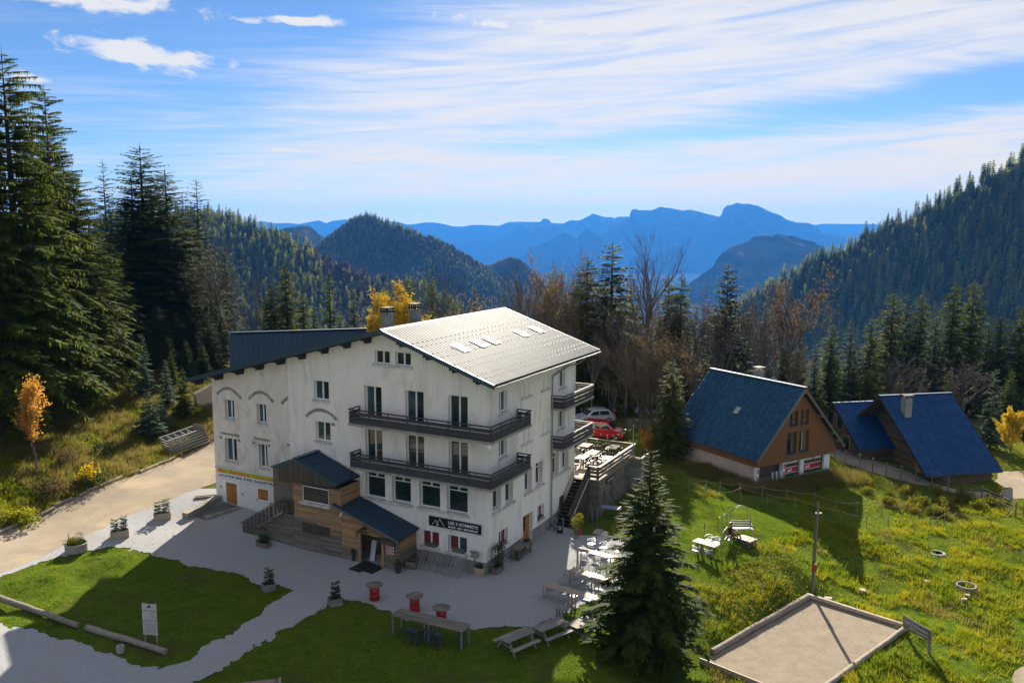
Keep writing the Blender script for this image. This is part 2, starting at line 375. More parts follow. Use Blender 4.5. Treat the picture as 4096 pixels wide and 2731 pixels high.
SANDBLK = pm('sandstone_block', (0.42, 0.36, 0.28), (0.30, 0.26, 0.20), 4, 0.95, bump=0.6, bscale=14, vary=0.15)
def leafm(name, a, b, tr=0.4, vary=0.18, sc=0.6): return pm(name, a, b, sc, 0.7, trans=tr, vary=vary, spec=0.06, detail=3)
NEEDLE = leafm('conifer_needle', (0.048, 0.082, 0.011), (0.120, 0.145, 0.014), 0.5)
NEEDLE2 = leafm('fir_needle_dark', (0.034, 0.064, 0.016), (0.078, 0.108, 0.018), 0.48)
NEEDLE3 = leafm('silver_fir_needle', (0.060, 0.110, 0.070), (0.105, 0.160, 0.080), 0.42)
NEEDLEH = leafm('hillside_needle', (0.105, 0.145, 0.026), (0.190, 0.200, 0.038), 0.55, 0.55, 0.05)
LEAFY = leafm('yellow_leaf', (0.42, 0.28, 0.012), (0.60, 0.43, 0.030), 0.5, 0.05)
LEAFK = leafm('gold_brown_leaf', (0.260, 0.165, 0.030), (0.360, 0.240, 0.045), 0.45, 0.1)
LEAFO = leafm('orange_leaf', (0.40, 0.185, 0.028), (0.52, 0.27, 0.045), 0.5, 0.08)
LEAFB = leafm('rust_leaf', (0.110, 0.080, 0.040), (0.175, 0.118, 0.055), 0.4, 0.15)
LEAFG = leafm('shrub_leaf', (0.100, 0.125, 0.012), (0.240, 0.200, 0.022), 0.5, 0.15)
LEAFD = leafm('dark_shrub_leaf', (0.020, 0.050, 0.012), (0.040, 0.075, 0.016), 0.3, 0.1)
BLADE = leafm('lawn_blade', (0.095, 0.160, 0.006), (0.185, 0.230, 0.010), 0.5, 0.0, 0.5)
BLADEM = leafm('meadow_blade', (0.140, 0.195, 0.007), (0.300, 0.275, 0.016), 0.55, 0.0, 0.4)
BLADED = leafm('dry_blade', (0.260, 0.205, 0.060), (0.140, 0.145, 0.022), 0.5, 0.0, 0.35)
LITTER = leafm('fallen_leaf', (0.16, 0.085, 0.035), (0.24, 0.14, 0.06), 0.2, 0.0, 3)

# ------------------------------------------------------------------ hotel frame: u = metres left of the right front corner, v = metres back
C0 = gz(1944, 2299, 0.0)
DA = np.array([math.cos(YAW), math.sin(YAW), 0.0]); DB = np.array([-math.sin(YAW), math.cos(YAW), 0.0])
def wor(u, v, z=0.0): return C0 - DA * u + DB * v + np.array([0, 0, z])

# ------------------------------------------------------------------ terrain: smooth sheet through measured spots
COURT_Z = -1.5
CT_FL = np.array([18.85, 50.88]); CT_R = np.array([22.92, 46.99]); CT_NL = np.array([10.30, 43.05])
_spots = []
def spot(px, py, z): p = gz(px, py, z); _spots.append((p[0], p[1], z))
for t in [(1944, 2299, 0), (1606, 2284, 0), (1437, 2227, 0.05), (1171, 2194, -0.05), (956, 2157, 0.05), (2213, 2097, 0), (2396, 2012, 0.05), (2492, 2010, 0.0),
          (0, 2731, 0.45), (1000, 2731, 0.0), (2048, 2731, -0.1), (1000, 2450, 0.1), (450, 2330, 0.55), (2330, 2560, -0.1), (1600, 2480, 0), (700, 2150, 0.75),
          (0, 2300, 0.9), (400, 2130, 1.1), (840, 1800, 1.6), (700, 1850, 1.6), (122, 2082, 1.2), (0, 2160, 1.1),
          (2770, 2223, 0.0), (2930, 2159, 0.15), (3000, 2060, 0.1), (2800, 2290, -0.15), (2700, 2330, -0.2), (3100, 2180, -0.15),
          (3800, 2380, -1.9), (4096, 2731, -2.6), (4096, 2400, -2.3), (3900, 2200, -1.7), (3500, 2180, -1.0), (3300, 2020, -0.65), (3024, 1946, -0.4), (3303, 1917, -0.6),
          (4000, 2110, -1.6), (3700, 2040, -1.35), (2700, 1960, 0.0), (2600, 2420, -0.8), (2700, 2640, -1.3), (2450, 2700, -0.6), (3450, 2300, -1.45), (3700, 2620, -1.9)]: spot(*t)
for (u, v, z) in [(23.6, 0, 1.25), (20, 0.2, 1.02), (26, -1, 1.35), (16.5, 0, 0.75), (0, 6.7, 0), (10, 6, 0.3), (0, 14, 0.1), (10, 14, 0.6), (22, 12, 1.9), (24, -6, 0.95), (20, -4, 0.4), (30, 14, 2.2)]:
    p = wor(u, v); _spots.append((p[0], p[1], z))
for t in [(-36.4, 63.2, 3.0), (-38, 54, 2.6), (-46, 66, 5.6), (-40, 76, 4.6), (-58, 76, 9.0), (-45, 48, 4.5), (-60, 55, 8.0), (-32, 84, 3.2), (-46, 95, 7.0), (-80, 80, 15), (-75, 50, 13), (-90, 110, 16), (-60, 125, 8),
          (12, 84, 0.3), (12, 94, 0.2), (-5, 95, 0.4), (25, 90, -0.6), (37, 72, -1.5), (45, 76, -1.5), (35, 81, -1.1), (50, 90, -1.8), (38, 95, -1.5), (70, 80, -1.8), (100, 85, 0.0), (130, 110, 6.0), (60, 50, -3.0), (90, 50, -3.4),
          (0, 112, -2.5), (30, 112, -3.5), (60, 115, -4.0), (-20, 112, 0.5), (0, 150, -15), (40, 150, -16), (80, 150, -11), (-40, 150, -8), (-90, 160, 4), (120, 150, 2), (0, 210, -42), (60, 210, -38), (-60, 210, -26), (120, 210, -18), (-120, 210, -8),
          (0, 260, -62), (130, 260, -45), (-130, 260, -35), (-30, 25, 1.0), (0, 20, -0.3), (40, 25, -4.0), (80, 20, -5), (-70, 20, 9)]: _spots.append(t)
_S = np.array(_spots); _n = len(_S)
def _tk(r2): return 0.5 * r2 * np.log(r2 + 1e-9)
_K = _tk(((_S[:, None, :2] - _S[None, :, :2]) ** 2).sum(-1)) + np.eye(_n) * 2.0
_P = np.c_[np.ones(_n), _S[:, :2]]
_A = np.block([[_K, _P], [_P.T, np.zeros((3, 3))]])
_w = np.linalg.solve(_A, np.r_[_S[:, 2], 0, 0, 0])
_ce = (CT_R - CT_FL) / np.linalg.norm(CT_R - CT_FL); _cl = (CT_NL - CT_FL) / np.linalg.norm(CT_NL - CT_FL)
CT_W = np.linalg.norm(CT_R - CT_FL); CT_L = np.linalg.norm(CT_NL - CT_FL)
def tz(x, y):
    x = np.asarray(x, float); y = np.asarray(y, float); sh = x.shape; x = x.ravel(); y = y.ravel()
    out = np.empty(len(x))
    for i in range(0, len(x), 20000):
        X = np.c_[x[i:i + 20000], y[i:i + 20000]]
        out[i:i + 20000] = _tk(((X[:, None] - _S[None, :, :2]) ** 2).sum(-1)) @ _w[:_n] + _w[_n] + X @ _w[_n + 1:]
    d = np.c_[x, y] - CT_FL; a = d @ _ce; b = d @ _cl
    dd = np.maximum.reduce([-a, a - CT_W, -b, b - CT_L])
    k = np.clip(1 - (dd - 0.15) / 1.6, 0, 1); k = k * k * (3 - 2 * k)
    out = out * (1 - k) + COURT_Z * k
    return out.reshape(sh)
def tz1(x, y): return float(tz(np.array([x]), np.array([y]))[0])
def gp(px, py, dz=0.0):                            # where a pixel's ray meets the ground
    z = 0.0
    for _ in range(14):
        p = gz(px, py, z); z = 0.5 * z + 0.5 * (tz1(p[0], p[1]) + dz)
    p = gz(px, py, z); return np.array([p[0], p[1], tz1(p[0], p[1])])

def poly_sd(P, X):
    """signed distance (inside positive) of points X to polygon P"""
    P = np.asarray(P)[:, :2]; n = len(P); d = np.full(len(X), 1e9); ins = np.zeros(len(X), bool)
    for i in range(n):
        a = P[i]; b = P[(i + 1) % n]; e = b - a; w = X - a
        t = np.clip((w @ e) / (e @ e + 1e-12), 0, 1)
        d = np.minimum(d, np.hypot(*(w - t[:, None] * e).T))
        c = ((a[1] <= X[:, 1]) & (b[1] > X[:, 1])) | ((b[1] <= X[:, 1]) & (a[1] > X[:, 1]))
        xi = a[0] + (X[:, 1] - a[1]) / ((b[1] - a[1]) if abs(b[1] - a[1]) > 1e-12 else 1e-12) * e[0]
        ins ^= c & (X[:, 0] < xi)
    return np.where(ins, d, -d)
def fbm2(X, f, seed=0.0, octv=3):
    """cheap value-noise sum for ragged edges"""
    out = np.zeros(len(X)); amp = 1.0
    for o in range(octv):
        G = X * f * 2 ** o + seed * 13.7 + o * 5.1; i = np.floor(G).astype(int); t = G - i; t = t * t * (3 - 2 * t)
        def h(ix, iy): return np.modf(np.abs(np.sin(ix * 127.1 + iy * 311.7 + seed * 17.0) * 43758.5453))[0]
        a = h(i[:, 0], i[:, 1]); b = h(i[:, 0] + 1, i[:, 1]); c = h(i[:, 0], i[:, 1] + 1); d = h(i[:, 0] + 1, i[:, 1] + 1)
        out += amp * ((a * (1 - t[:, 0]) + b * t[:, 0]) * (1 - t[:, 1]) + (c * (1 - t[:, 0]) + d * t[:, 0]) * t[:, 1] - 0.5); amp *= 0.5
    return out
def drape(name, sdf, x0, x1, y0, y1, cell, dz, mat):
    """sheet lying on the ground wherever sdf > 0, its edge cut cell by cell"""
    xs = np.arange(x0, x1 + cell, cell); ys = np.arange(y0, y1 + cell, cell); nx, ny = len(xs), len(ys)
    GX, GY = np.meshgrid(xs, ys); X = np.c_[GX.ravel(), GY.ravel()]; S = sdf(X).reshape(ny, nx)
    V = []; F = []; idx = {}
    def vid(p):
        k = (round(p[0], 4), round(p[1], 4))
        if k not in idx: idx[k] = len(V); V.append(k)
        return idx[k]
    pos = S > 0
    cnt = pos[:-1, :-1].astype(int) + pos[1:, :-1] + pos[:-1, 1:] + pos[1:, 1:]
    for j, i in zip(*np.nonzero(cnt)):
        c = [(xs[i], ys[j], S[j, i]), (xs[i + 1], ys[j], S[j, i + 1]), (xs[i + 1], ys[j + 1], S[j + 1, i + 1]), (xs[i], ys[j + 1], S[j + 1, i])]
        if cnt[j, i] == 4: F.append([vid(p) for p in c]); continue
        o = []
        for k in range(4):
            p, q = c[k], c[(k + 1) % 4]
            if p[2] > 0: o.append(vid(p))
            if (p[2] > 0) != (q[2] > 0):
                t = p[2] / (p[2] - q[2]); o.append(vid((p[0] + t * (q[0] - p[0]), p[1] + t * (q[1] - p[1]))))
        o2 = [a for a, b in zip(o, o[1:] + o[:1]) if a != b]
        if len(o2) >= 3: F.append(o2)
    V = np.array(V); Z = tz(V[:, 0], V[:, 1]) + dz
    me = bpy.data.meshes.new(name); me.from_pydata(np.c_[V, Z].tolist(), [], F); me.materials.append(mat)
    me.polygons.foreach_set('use_smooth', [True] * len(me.polygons))
    return struct(link(name, me))

# ground sheet: fine close by, coarse farther off
def axis(a, b, c, d, fine, coarse):
    return np.r_[np.arange(a, b, coarse), np.arange(b, c, fine), np.arange(c, d + coarse, coarse)]
gx = axis(-150, -50, 62, 150, 0.5, 4.0); gy = axis(8, 30, 100, 262, 0.5, 4.0)
GX, GY = np.meshgrid(gx, gy)
GZ = tz(GX, GY)
_n1 = fbm2(np.c_[GX.ravel(), GY.ravel()], 0.35, 3, 4).reshape(GX.shape)
def px_poly(L): return np.array([gp(*p)[:2] for p in L])
b1 = lambda x, y: (x * 900 / 1698, 1900 + y * 900 / 1698)
b2 = lambda x, y: (800 + x * 900 / 2236, 2100 + y * 900 / 2236)
b3 = lambda x, y: (1500 + x * 1000 / 2352, 2150 + y * 1000 / 2352)
b4 = lambda x, y: (2150 + x * 1000 / 1887, 1900 + y * 1000 / 1887)
b5 = lambda x, y: (2700 + x * 800 / 1988, 2100 + y * 800 / 1988)
b6 = lambda x, y: (3300 + x * 796 / 1502, 1900 + y * 796 / 1502)
b7 = lambda x, y: (x * 900 / 1764, 1350 + y * 900 / 1764)
z8 = lambda x, y: (3200 + x * 896 / 2161, 1450 + y * 896 / 2161)
d2 = lambda x, y: (2050 + x * 400 / 2091, 1950 + y * 400 / 2091)
d7 = lambda x, y: (2750 + x * 350 / 1120, 2000 + y * 350 / 1120)
LAWN1 = px_poly([b1(*p) for p in [(-500, 980), (0, 770), (220, 690), (500, 600), (800, 540), (1080, 580), (1250, 622), (1450, 690), (1690, 725)]] +
                [b2(*p) for p in [(420, 485), (560, 580), (740, 592), (910, 650), (740, 770), (560, 900), (400, 1010), (200, 1120), (0, 1210)]] +
                [b1(*p) for p in [(1500, 1340), (1300, 1440), (1200, 1462), (1050, 1440), (850, 1350), (650, 1270), (450, 1230), (230, 1165), (60, 1130), (-500, 1000)]])
LAWN2 = px_poly([(500, 2830)] + [b2(*p) for p in [(0, 1530), (180, 1440), (370, 1340), (600, 1180), (800, 1060), (1000, 950), (1200, 850), (1290, 790), (1420, 740), (1600, 770), (1740, 812), (1900, 850), (2020, 910)]] +
                [b3(*p) for p in [(300, 760), (560, 800), (790, 815), (900, 870), (1050, 850), (1250, 830), (1450, 830), (1560, 800), (1700, 755), (1800, 680), (1900, 655), (2060, 600), (2180, 545), (2260, 480)]] + [(2750, 2500), (2750, 2830)])
FORE = np.r_[px_poly([(-300, 2620), (-150, 2340), (0, 2270), (207, 2183), (339, 2121), (429, 2085), (530, 2034), (673, 1990), (737, 1958), (845, 1930)]),
             np.array([wor(23.6, 3)[:2], wor(8, 4)[:2], wor(0.6, 4)[:2], wor(0.6, 9.6)[:2]]),
             px_poly([(2225, 2095), (2290, 2118), (2330, 2140), (2420, 2140), (2500, 2165), (2560, 2200), (2640, 2290), (2600, 2360), (2520, 2400), (2440, 2440), (2400, 2520), (2300, 2640), (2300, 2850), (-300, 2850)])]
ROAD = px_poly([(-330, 2560), (-150, 2362), (0, 2293), (207, 2206), (339, 2142), (429, 2105), (530, 2052), (673, 2007), (737, 1973), (860, 1935), (960, 1860), (1000, 1760), (930, 1735), (837, 1768), (704, 1832),
                (561, 1888), (485, 1913), (347, 1964), (214, 2025), (122, 2079), (0, 2128), (-200, 2215), (-500, 2380)])
PATH = px_poly([z8(*p) for p in [(270, 880), (440, 975), (700, 1060), (960, 1135), (1270, 1195), (1500, 1262), (1700, 1300), (1950, 1320), (2500, 1290), (2500, 1035), (1920, 1052), (1885, 1150), (1995, 1212), (1900, 1250), (1600, 1240), (1300, 1172), (1000, 1035), (700, 945), (420, 865), (310, 820)]])
PATH2 = px_poly([b6(*p) for p in [(1370, 1600), (1440, 1490), (1520, 1410), (1700, 1300), (1750, 1600)]])
COURT = np.array([CT_FL, CT_R, CT_R + (CT_NL - CT_FL), CT_NL])
def near(P, X, m): return (X[:, 0] > P[:, 0].min() - m) & (X[:, 0] < P[:, 0].max() + m) & (X[:, 1] > P[:, 1].min() - m) & (X[:, 1] < P[:, 1].max() + m)
def sd_fore(X):
    r = fbm2(X, 1.3, 1, 4) * 0.42 + fbm2(X, 5.0, 7, 3) * 0.26
    return np.minimum.reduce([poly_sd(FORE, X), -poly_sd(LAWN1, X) + r, -poly_sd(LAWN2, X) + r * 1.1])
def sd_court(X): return poly_sd(COURT, X)
def bare(X):                                       # True where gravel, road, court or buildings are
    return (sd_fore(X) > -0.02) | (poly_sd(ROAD, X) > -0.1) | (poly_sd(PATH, X) > -0.1) | (poly_sd(COURT, X) > -0.25) | (poly_sd(PATH2, X) > 0)
# keep the ground a little below the sheets that lie on it, and a little rough in the meadow
Xg = np.c_[GX.ravel(), GY.ravel()]
nearm = (Xg[:, 0] > -52) & (Xg[:, 0] < 62) & (Xg[:, 1] > 30) & (Xg[:, 1] < 100)
rough = np.zeros(len(Xg)); bm_ = np.ones(len(Xg), bool)
bm_[nearm] = bare(Xg[nearm])
right_bank = (Xg[:, 0] > 10) & (Xg[:, 1] > 38) & (Xg[:, 1] < 68)
left_bank = (poly_sd(ROAD, Xg) < -0.5) & (Xg[:, 0] < -24)
amp = np.where(left_bank, 0.6, np.where(right_bank, 0.34, 0.05))
_fade = np.clip(-np.maximum.reduce([sd_fore(Xg), poly_sd(ROAD, Xg), poly_sd(COURT, Xg), poly_sd(PATH, Xg)]) / 1.5, 0, 1)
ZR = GZ + (_n1.ravel() * amp * _fade).reshape(GX.shape)
nyg, nxg = GX.shape
_id = np.arange(nyg * nxg).reshape(nyg, nxg)
_F = np.stack([_id[:-1, :-1], _id[:-1, 1:], _id[1:, 1:], _id[1:, :-1]], -1).reshape(-1, 4)
gme = np_mesh('ground', np.c_[GX.ravel(), GY.ravel(), ZR.ravel() - 0.02], _F, [GRASS, BANK], True)
_fc = Xg[_F].mean(1)
gme.polygons.foreach_set('material_index', ((_fc[:, 0] < -24) & (poly_sd(ROAD, _fc) < 0) & (poly_sd(FORE, _fc) < 0) | (_fc[:, 1] > 92)).astype(np.int32))
ground = struct(link('ground', gme))
def tzr(x, y):                                     # ground height with the meadow's roughness, for scattering
    X = np.c_[np.asarray(x, float), np.asarray(y, float)]
    lb = (poly_sd(ROAD, X) < -0.5) & (X[:, 0] < -24); rb = (X[:, 0] > 10) & (X[:, 1] > 38) & (X[:, 1] < 68)
    am = np.where(lb, 0.6, np.where(rb, 0.34, 0.05))
    fd = np.clip(-np.maximum.reduce([sd_fore(X), poly_sd(ROAD, X), poly_sd(COURT, X), poly_sd(PATH, X)]) / 1.5, 0, 1)
    return tz(X[:, 0], X[:, 1]) + fbm2(X, 0.35, 3, 4) * am * fd - 0.02
drape('forecourt', sd_fore, -40, 13, 33, 64, 0.16, 0.015, GRAVEL)
drape('road', lambda X: poly_sd(ROAD, X) + fbm2(X, 1.5, 5, 2) * 0.25, -52, -10, 38, 88, 0.35, 0.022, ROADM)
drape('gravel_path', lambda X: np.maximum(poly_sd(PATH, X), poly_sd(PATH2, X)) + fbm2(X, 1.5, 8, 2) * 0.25, 24, 62, 36, 92, 0.35, 0.015, ROADM)
drape('boules_court', sd_court, 8, 25, 37, 53, 0.25, 0.01, COURTM)
# the valley floor far below
vf = MB(); vf.add([(-14000, 1500, -560), (14000, 1500, -560), (14000, 15600, -560), (-14000, 15600, -560)], [(0, 1, 2, 3)])
VALLEY = pm('valley_floor', (0.022, 0.028, 0.028), (0.045, 0.050, 0.048), 0.0011, 0.95, world=True, detail=8)
struct(vf.build('valley_floor', VALLEY))
# ------------------------------------------------------------------ mountains: ridge lines at their own distances, with flanks in front and behind
m1 = lambda x, y: (800 + x * 1400 / 2352, 700 + y * 1400 / 2352)
m2 = lambda x, y: (1900 + x * 1400 / 2352, 750 + y * 1400 / 2352)
m3 = lambda x, y: (2900 + x * 1196 / 1786, 600 + y * 1196 / 1786)
def mountain(name, prof, zb, mat, front=1.7, back=1.2, rows=26, seg=90, jag=0.0, spur=0.16, seed=0, conc=1.0, rowsb=8):
    """prof: list of (px, py, distance) along the skyline"""
    P = np.array([gd(px, py, d) for (px, py, d) in prof])
    s = np.r_[0, np.cumsum(np.hypot(*(np.diff(P[:, :2], axis=0).T)))]; L = s[-1]
    si = np.linspace(0, L, seg); Q = np.c_[[np.interp(si, s, P[:, k]) for k in range(3)]].T
    hmax = (Q[:, 2] - zb).max()
    V = np.zeros((seg, rows + rowsb, 3))
    for i in range(seg):
        h = max(Q[i, 2] - zb, 5.0)
        jz = mnoise.fractal(Vector((si[i] / L * 40, seed, 0.3)), 0.7, 2.2, 6) * jag * hmax
        for j in range(rows + rowsb):
            if j < rowsb: t = (rowsb - j) / rowsb; run = back; sg = 1
            else: t = (j - rowsb) / (rows - 1); run = front; sg = -1
            zz = h * (1 - t ** conc)
            u = si[i] / hmax * 1.6 + seed * 9.1
            n = mnoise.fractal(Vector((u, t * 0.9 * sg, seed)), 0.9, 2.1, 6) + 0.6 * (0.5 - abs(mnoise.noise(Vector((u * 0.9, t * 0.5 * sg, seed + 4)))) * 2)
            env = min(1, t * 4) * (1 - t * 0.55)
            x = Q[i, 0] + n * 0.10 * h * env
            y = Q[i, 1] + sg * run * h * t + n * 0.2 * h * env * sg
            V[i, j] = (x, y, zb + zz + jz * (1 - t) + n * spur * h * env)
    nc = rows + rowsb; idg = np.arange(seg * nc).reshape(seg, nc)
    F = np.stack([idg[:-1, :-1], idg[1:, :-1], idg[1:, 1:], idg[:-1, 1:]], -1).reshape(-1, 4)
    me = np_mesh(name, V.reshape(-1, 3), F, mat, True)
    o = struct(link(name, me)); return o, V, rowsb
FARM = pm('far_mountain', (0.020, 0.028, 0.030), (0.042, 0.046, 0.045), 0.0012, 0.95, world=True, detail=8)
MIDM = pm('mountain_flank', (0.014, 0.024, 0.022), (0.036, 0.040, 0.036), 0.0022, 0.95, world=True, detail=9, c3=(0.060, 0.056, 0.048), s3=0.004)
CLIFF = pm('limestone_cliff', (0.022, 0.026, 0.022), (0.085, 0.083, 0.075), 0.004, 0.95, world=True, detail=9, stretch=(1, 1, 3.0), bump=0.6, bscale=0.02, bdist=12)
WOODM = pm('wooded_slope', (0.018, 0.034, 0.014), (0.042, 0.046, 0.020), 0.012, 0.95, world=True, detail=9, c3=(0.115, 0.060, 0.022), s3=0.006, bump=1.0, bscale=0.12, bdist=5)
FLOORM = pm('forest_floor', (0.030, 0.034, 0.014), (0.060, 0.048, 0.026), 0.03, 0.95, world=True, detail=8)
def at(f, L, d): return [(*f(x, y), (d(x) if callable(d) else d)) for x, y in L]
mountain('far_range', at(m1, [(-300, 330), (60, 300), (230, 290), (260, 315), (340, 318), (420, 310), (500, 325), (600, 322), (660, 330), (740, 315), (800, 305), (850, 325), (880, 310), (980, 298), (1040, 305), (1280, 312), (1340, 318), (1390, 333), (1440, 330), (1500, 320), (1570, 318), (1640, 330), (1700, 345), (1760, 347), (1840, 335)], 14500) +
         at(m2, [(60, 252), (160, 258), (225, 232), (300, 230), (440, 232), (452, 212), (458, 207), (492, 211), (500, 217), (512, 238), (600, 242), (700, 246), (900, 260)], 14500), -560, FARM, 1.6, 0.6, seg=220, seed=1, jag=0.003)
mountain('far_plateau', at(m3, [(330, 500), (470, 468), (530, 448), (600, 440), (720, 442), (880, 442), (960, 450), (1040, 455), (1200, 470)], 14800), -560, FARM, 1.6, 0.6, seg=60, seed=2)
mountain('jagged_ridge', at(m2, [(420, 330), (520, 285), (590, 246), (610, 232), (640, 220), (690, 222), (720, 213), (740, 202), (775, 186), (790, 175), (815, 183), (870, 200), (915, 198), (940, 206), (960, 196), (1010, 194), (1040, 197), (1150, 240)], 13600), -560, FARM, 1.6, 0.6, seg=110, seed=3, jag=0.006)
mountain('valley_ridge', at(m2, [(-420, 395), (-250, 360), (-100, 380), (0, 345), (90, 350), (160, 330), (220, 300), (310, 240), (400, 262), (520, 238), (600, 262), (700, 330)], 13000), -560, FARM, 1.6, 0.6, seg=90, seed=4, jag=0.006)
mountain('pyramid_ridge', at(m2, [(230, 520), (310, 470), (372, 408), (430, 385), (500, 350), (560, 322), (610, 295), (640, 315), (685, 345), (715, 300), (758, 262), (800, 292), (830, 312), (900, 380)], 10500), -560, MIDM, 1.5, 0.8, seg=90, seed=5, jag=0.006)
mountain('stepped_massif', at(m2, [(560, 520), (700, 420), (780, 345), (830, 312), (900, 268), (960, 240), (1000, 218), (1040, 196), (1047, 160), (1056, 148), (1080, 145), (1100, 152), (1170, 154), (1210, 146), (1245, 130), (1280, 136), (1310, 138), (1345, 146), (1400, 154), (1440, 149), (1480, 155), (1560, 178), (1640, 195), (1760, 230)], 12000), -560, MIDM, 1.6, 0.7, seg=150, seed=6, jag=0.006)
mountain('table_peak', at(m2, [(1150, 470), (1280, 400), (1400, 335), (1520, 262), (1640, 197), (1662, 178), (1668, 145), (1690, 121), (1722, 118), (1750, 106), (1770, 102), (1790, 108), (1840, 109), (1900, 122), (1940, 140), (1970, 160), (2040, 182), (2075, 200), (2088, 214), (2160, 236), (2240, 238), (2300, 262)], 11500) +
         at(m3, [(400, 435), (480, 470), (560, 495), (640, 503), (760, 517), (900, 540), (1000, 560)], 11500), -560, MIDM, 1.7, 0.7, seg=150, seed=7, jag=0.006)
mountain('limestone_crag', at(m2, [(1240, 830), (1330, 740), (1420, 655), (1520, 590), (1605, 525), (1625, 480), (1660, 437), (1740, 388), (1790, 376), (1840, 360), (1870, 330), (1900, 320), (1930, 314), (1970, 326), (2000, 318), (2060, 313), (2090, 326), (2120, 319), (2200, 345), (2280, 368), (2330, 392)], 4700) +
         at(m3, [(600, 588), (612, 640), (680, 720), (760, 800)], 4700), -400, CLIFF, 1.35, 0.8, seg=130, seed=8, jag=0.014, rows=40)
mountain('wooded_shoulder', at(m1, [(300, 430), (360, 380), (410, 365), (470, 360), (510, 374), (600, 350), (690, 341), (720, 338), (760, 360), (800, 400), (865, 432), (950, 500)], 3600), -260, WOODM, 1.5, 0.8, seg=70, seed=9, jag=0.01)
mountain('round_knoll', at(m1, [(1800, 640), (1880, 610), (1940, 600), (1970, 596), (2010, 572), (2080, 548), (2140, 560), (2200, 600), (2250, 655), (2300, 720), (2380, 820)], 3000), -330, WOODM, 1.4, 0.8, seg=70, seed=10, jag=0.008)
dome, DV, drb = mountain('wooded_dome', at(m1, [(560, 640), (650, 590), (750, 520), (830, 462), (900, 408), (1000, 334), (1040, 308), (1080, 291), (1125, 284), (1180, 296), (1250, 322), (1330, 348), (1420, 383), (1520, 423), (1600, 453), (1680, 493), (1760, 538), (1860, 598), (1960, 663), (2060, 743), (2130, 830), (2200, 960)], 2100), -230, WOODM, 2.3, 1.0, seg=130, seed=11, rows=44, spur=0.10)
lh, LV, lrb = mountain('left_hillside', at(m1, [(-600, 290), (-300, 275), (0, 268), (110, 280), (170, 285), (260, 335), (330, 360), (400, 392), (480, 418), (560, 448), (640, 482), (720, 518), (800, 566), (900, 600), (1000, 642), (1100, 678), (1250, 720), (1400, 765), (1550, 820), (1750, 930)], lambda x: 1150 - 0.12 * x), -150, FLOORM, 2.4, 0.6, seg=110, seed=12, rows=40, spur=0.05, rowsb=5)
rh, RV, rrb = mountain('right_hillside', at(m3, [(2600, -420), (2300, -270), (2000, -100), (1786, 62), (1680, 105), (1600, 158), (1500, 226), (1400, 255), (1300, 308), (1200, 358), (1120, 412), (1000, 460), (880, 508), (800, 556), (700, 606), (600, 656), (500, 706), (400, 756), (300, 806), (200, 862), (130, 905), (0, 990), (-150, 1090)], lambda x: 1250 - 0.18 * x), -165, FLOORM, 2.55, 0.6, seg=130, seed=13, rows=60, spur=0.07, rowsb=5)

# ------------------------------------------------------------------ hillside conifers: simple trees, shared meshes
def cone_tree(seed, h=1.0, r=0.17, tiers=10, n=8, mat=None):
    """small tree for the far slopes: tiers of ragged skirts on a stem, unit height"""
    rr = random.Random(seed); mb = MB()
    mb.tube([(0, 0, -0.12), (0, 0, 0.95)], [0.016, 0.003], 4, False, 1)
    for t in range(tiers):
        z0 = 0.06 + 0.90 * t / tiers; rad = r * (1 - z0) ** 0.8 * rr.uniform(0.85, 1.12) + 0.012
        hh = 0.12 * (1 - z0 * 0.6); a0 = rr.uniform(0, 6)
        for k in range(n):
            a = a0 + 2 * math.pi * k / n + rr.uniform(-0.2, 0.2); q = rad * rr.uniform(0.6, 1.25); w = rr.uniform(0.2, 0.38)
            zz = z0 + rr.uniform(-0.03, 0.02)
            mb.add([(0, 0, z0 + hh * rr.uniform(0.8, 1.1)), (q * math.cos(a - w), q * math.sin(a - w), zz + 0.02), (q * 1.1 * math.cos(a), q * 1.1 * math.sin(a), zz - 0.015), (q * math.cos(a + w), q * math.sin(a + w), zz + 0.02)],
                   [(0, 1, 2), (0, 2, 3)], 0)
    return mb.mesh('hillside_conifer', [mat or NEEDLEH, BARK])
def bare_puff(seed):
    rr = random.Random(seed); mb = MB(); mb.tube([(0, 0, -0.1), (0, 0, 0.5)], [0.02, 0.008], 4, False, 0)
    for k in range(150):
        a = rr.uniform(0, 6.28); z = rr.uniform(0.2, 0.62); p = Vector((0, 0, z * 0.7)); e = rr.uniform(0.2, 1.2)
        L = rr.uniform(0.16, 0.34); d = Vector((math.cos(a) * math.cos(e), math.sin(a) * math.cos(e), math.sin(e)))
        q = p + d * L * 0.25; s = d.cross(Vector((0, 0, 1))).normalized() * 0.012
        mb.add([q - s, q + s, q + d * L + s * 0.4 + Vector((0, 0, 0.03))], [(0, 1, 2)])
        d2_ = (d + Vector((rr.uniform(-.6, .6), rr.uniform(-.6, .6), rr.uniform(-.2, .5)))).normalized(); q2 = q + d * L * 0.5
        mb.add([q2 - s * .7, q2 + s * .7, q2 + d2_ * L * 0.7], [(0, 1, 2)])
    return mb.mesh('hillside_bare_tree', [TWIG])
HILL_ME = [cone_tree(s, r=r) for s, r in ((1, 0.14), (2, 0.19), (3, 0.23), (4, 0.165))]
HILL_BARE = [bare_puff(5), bare_puff(6)]
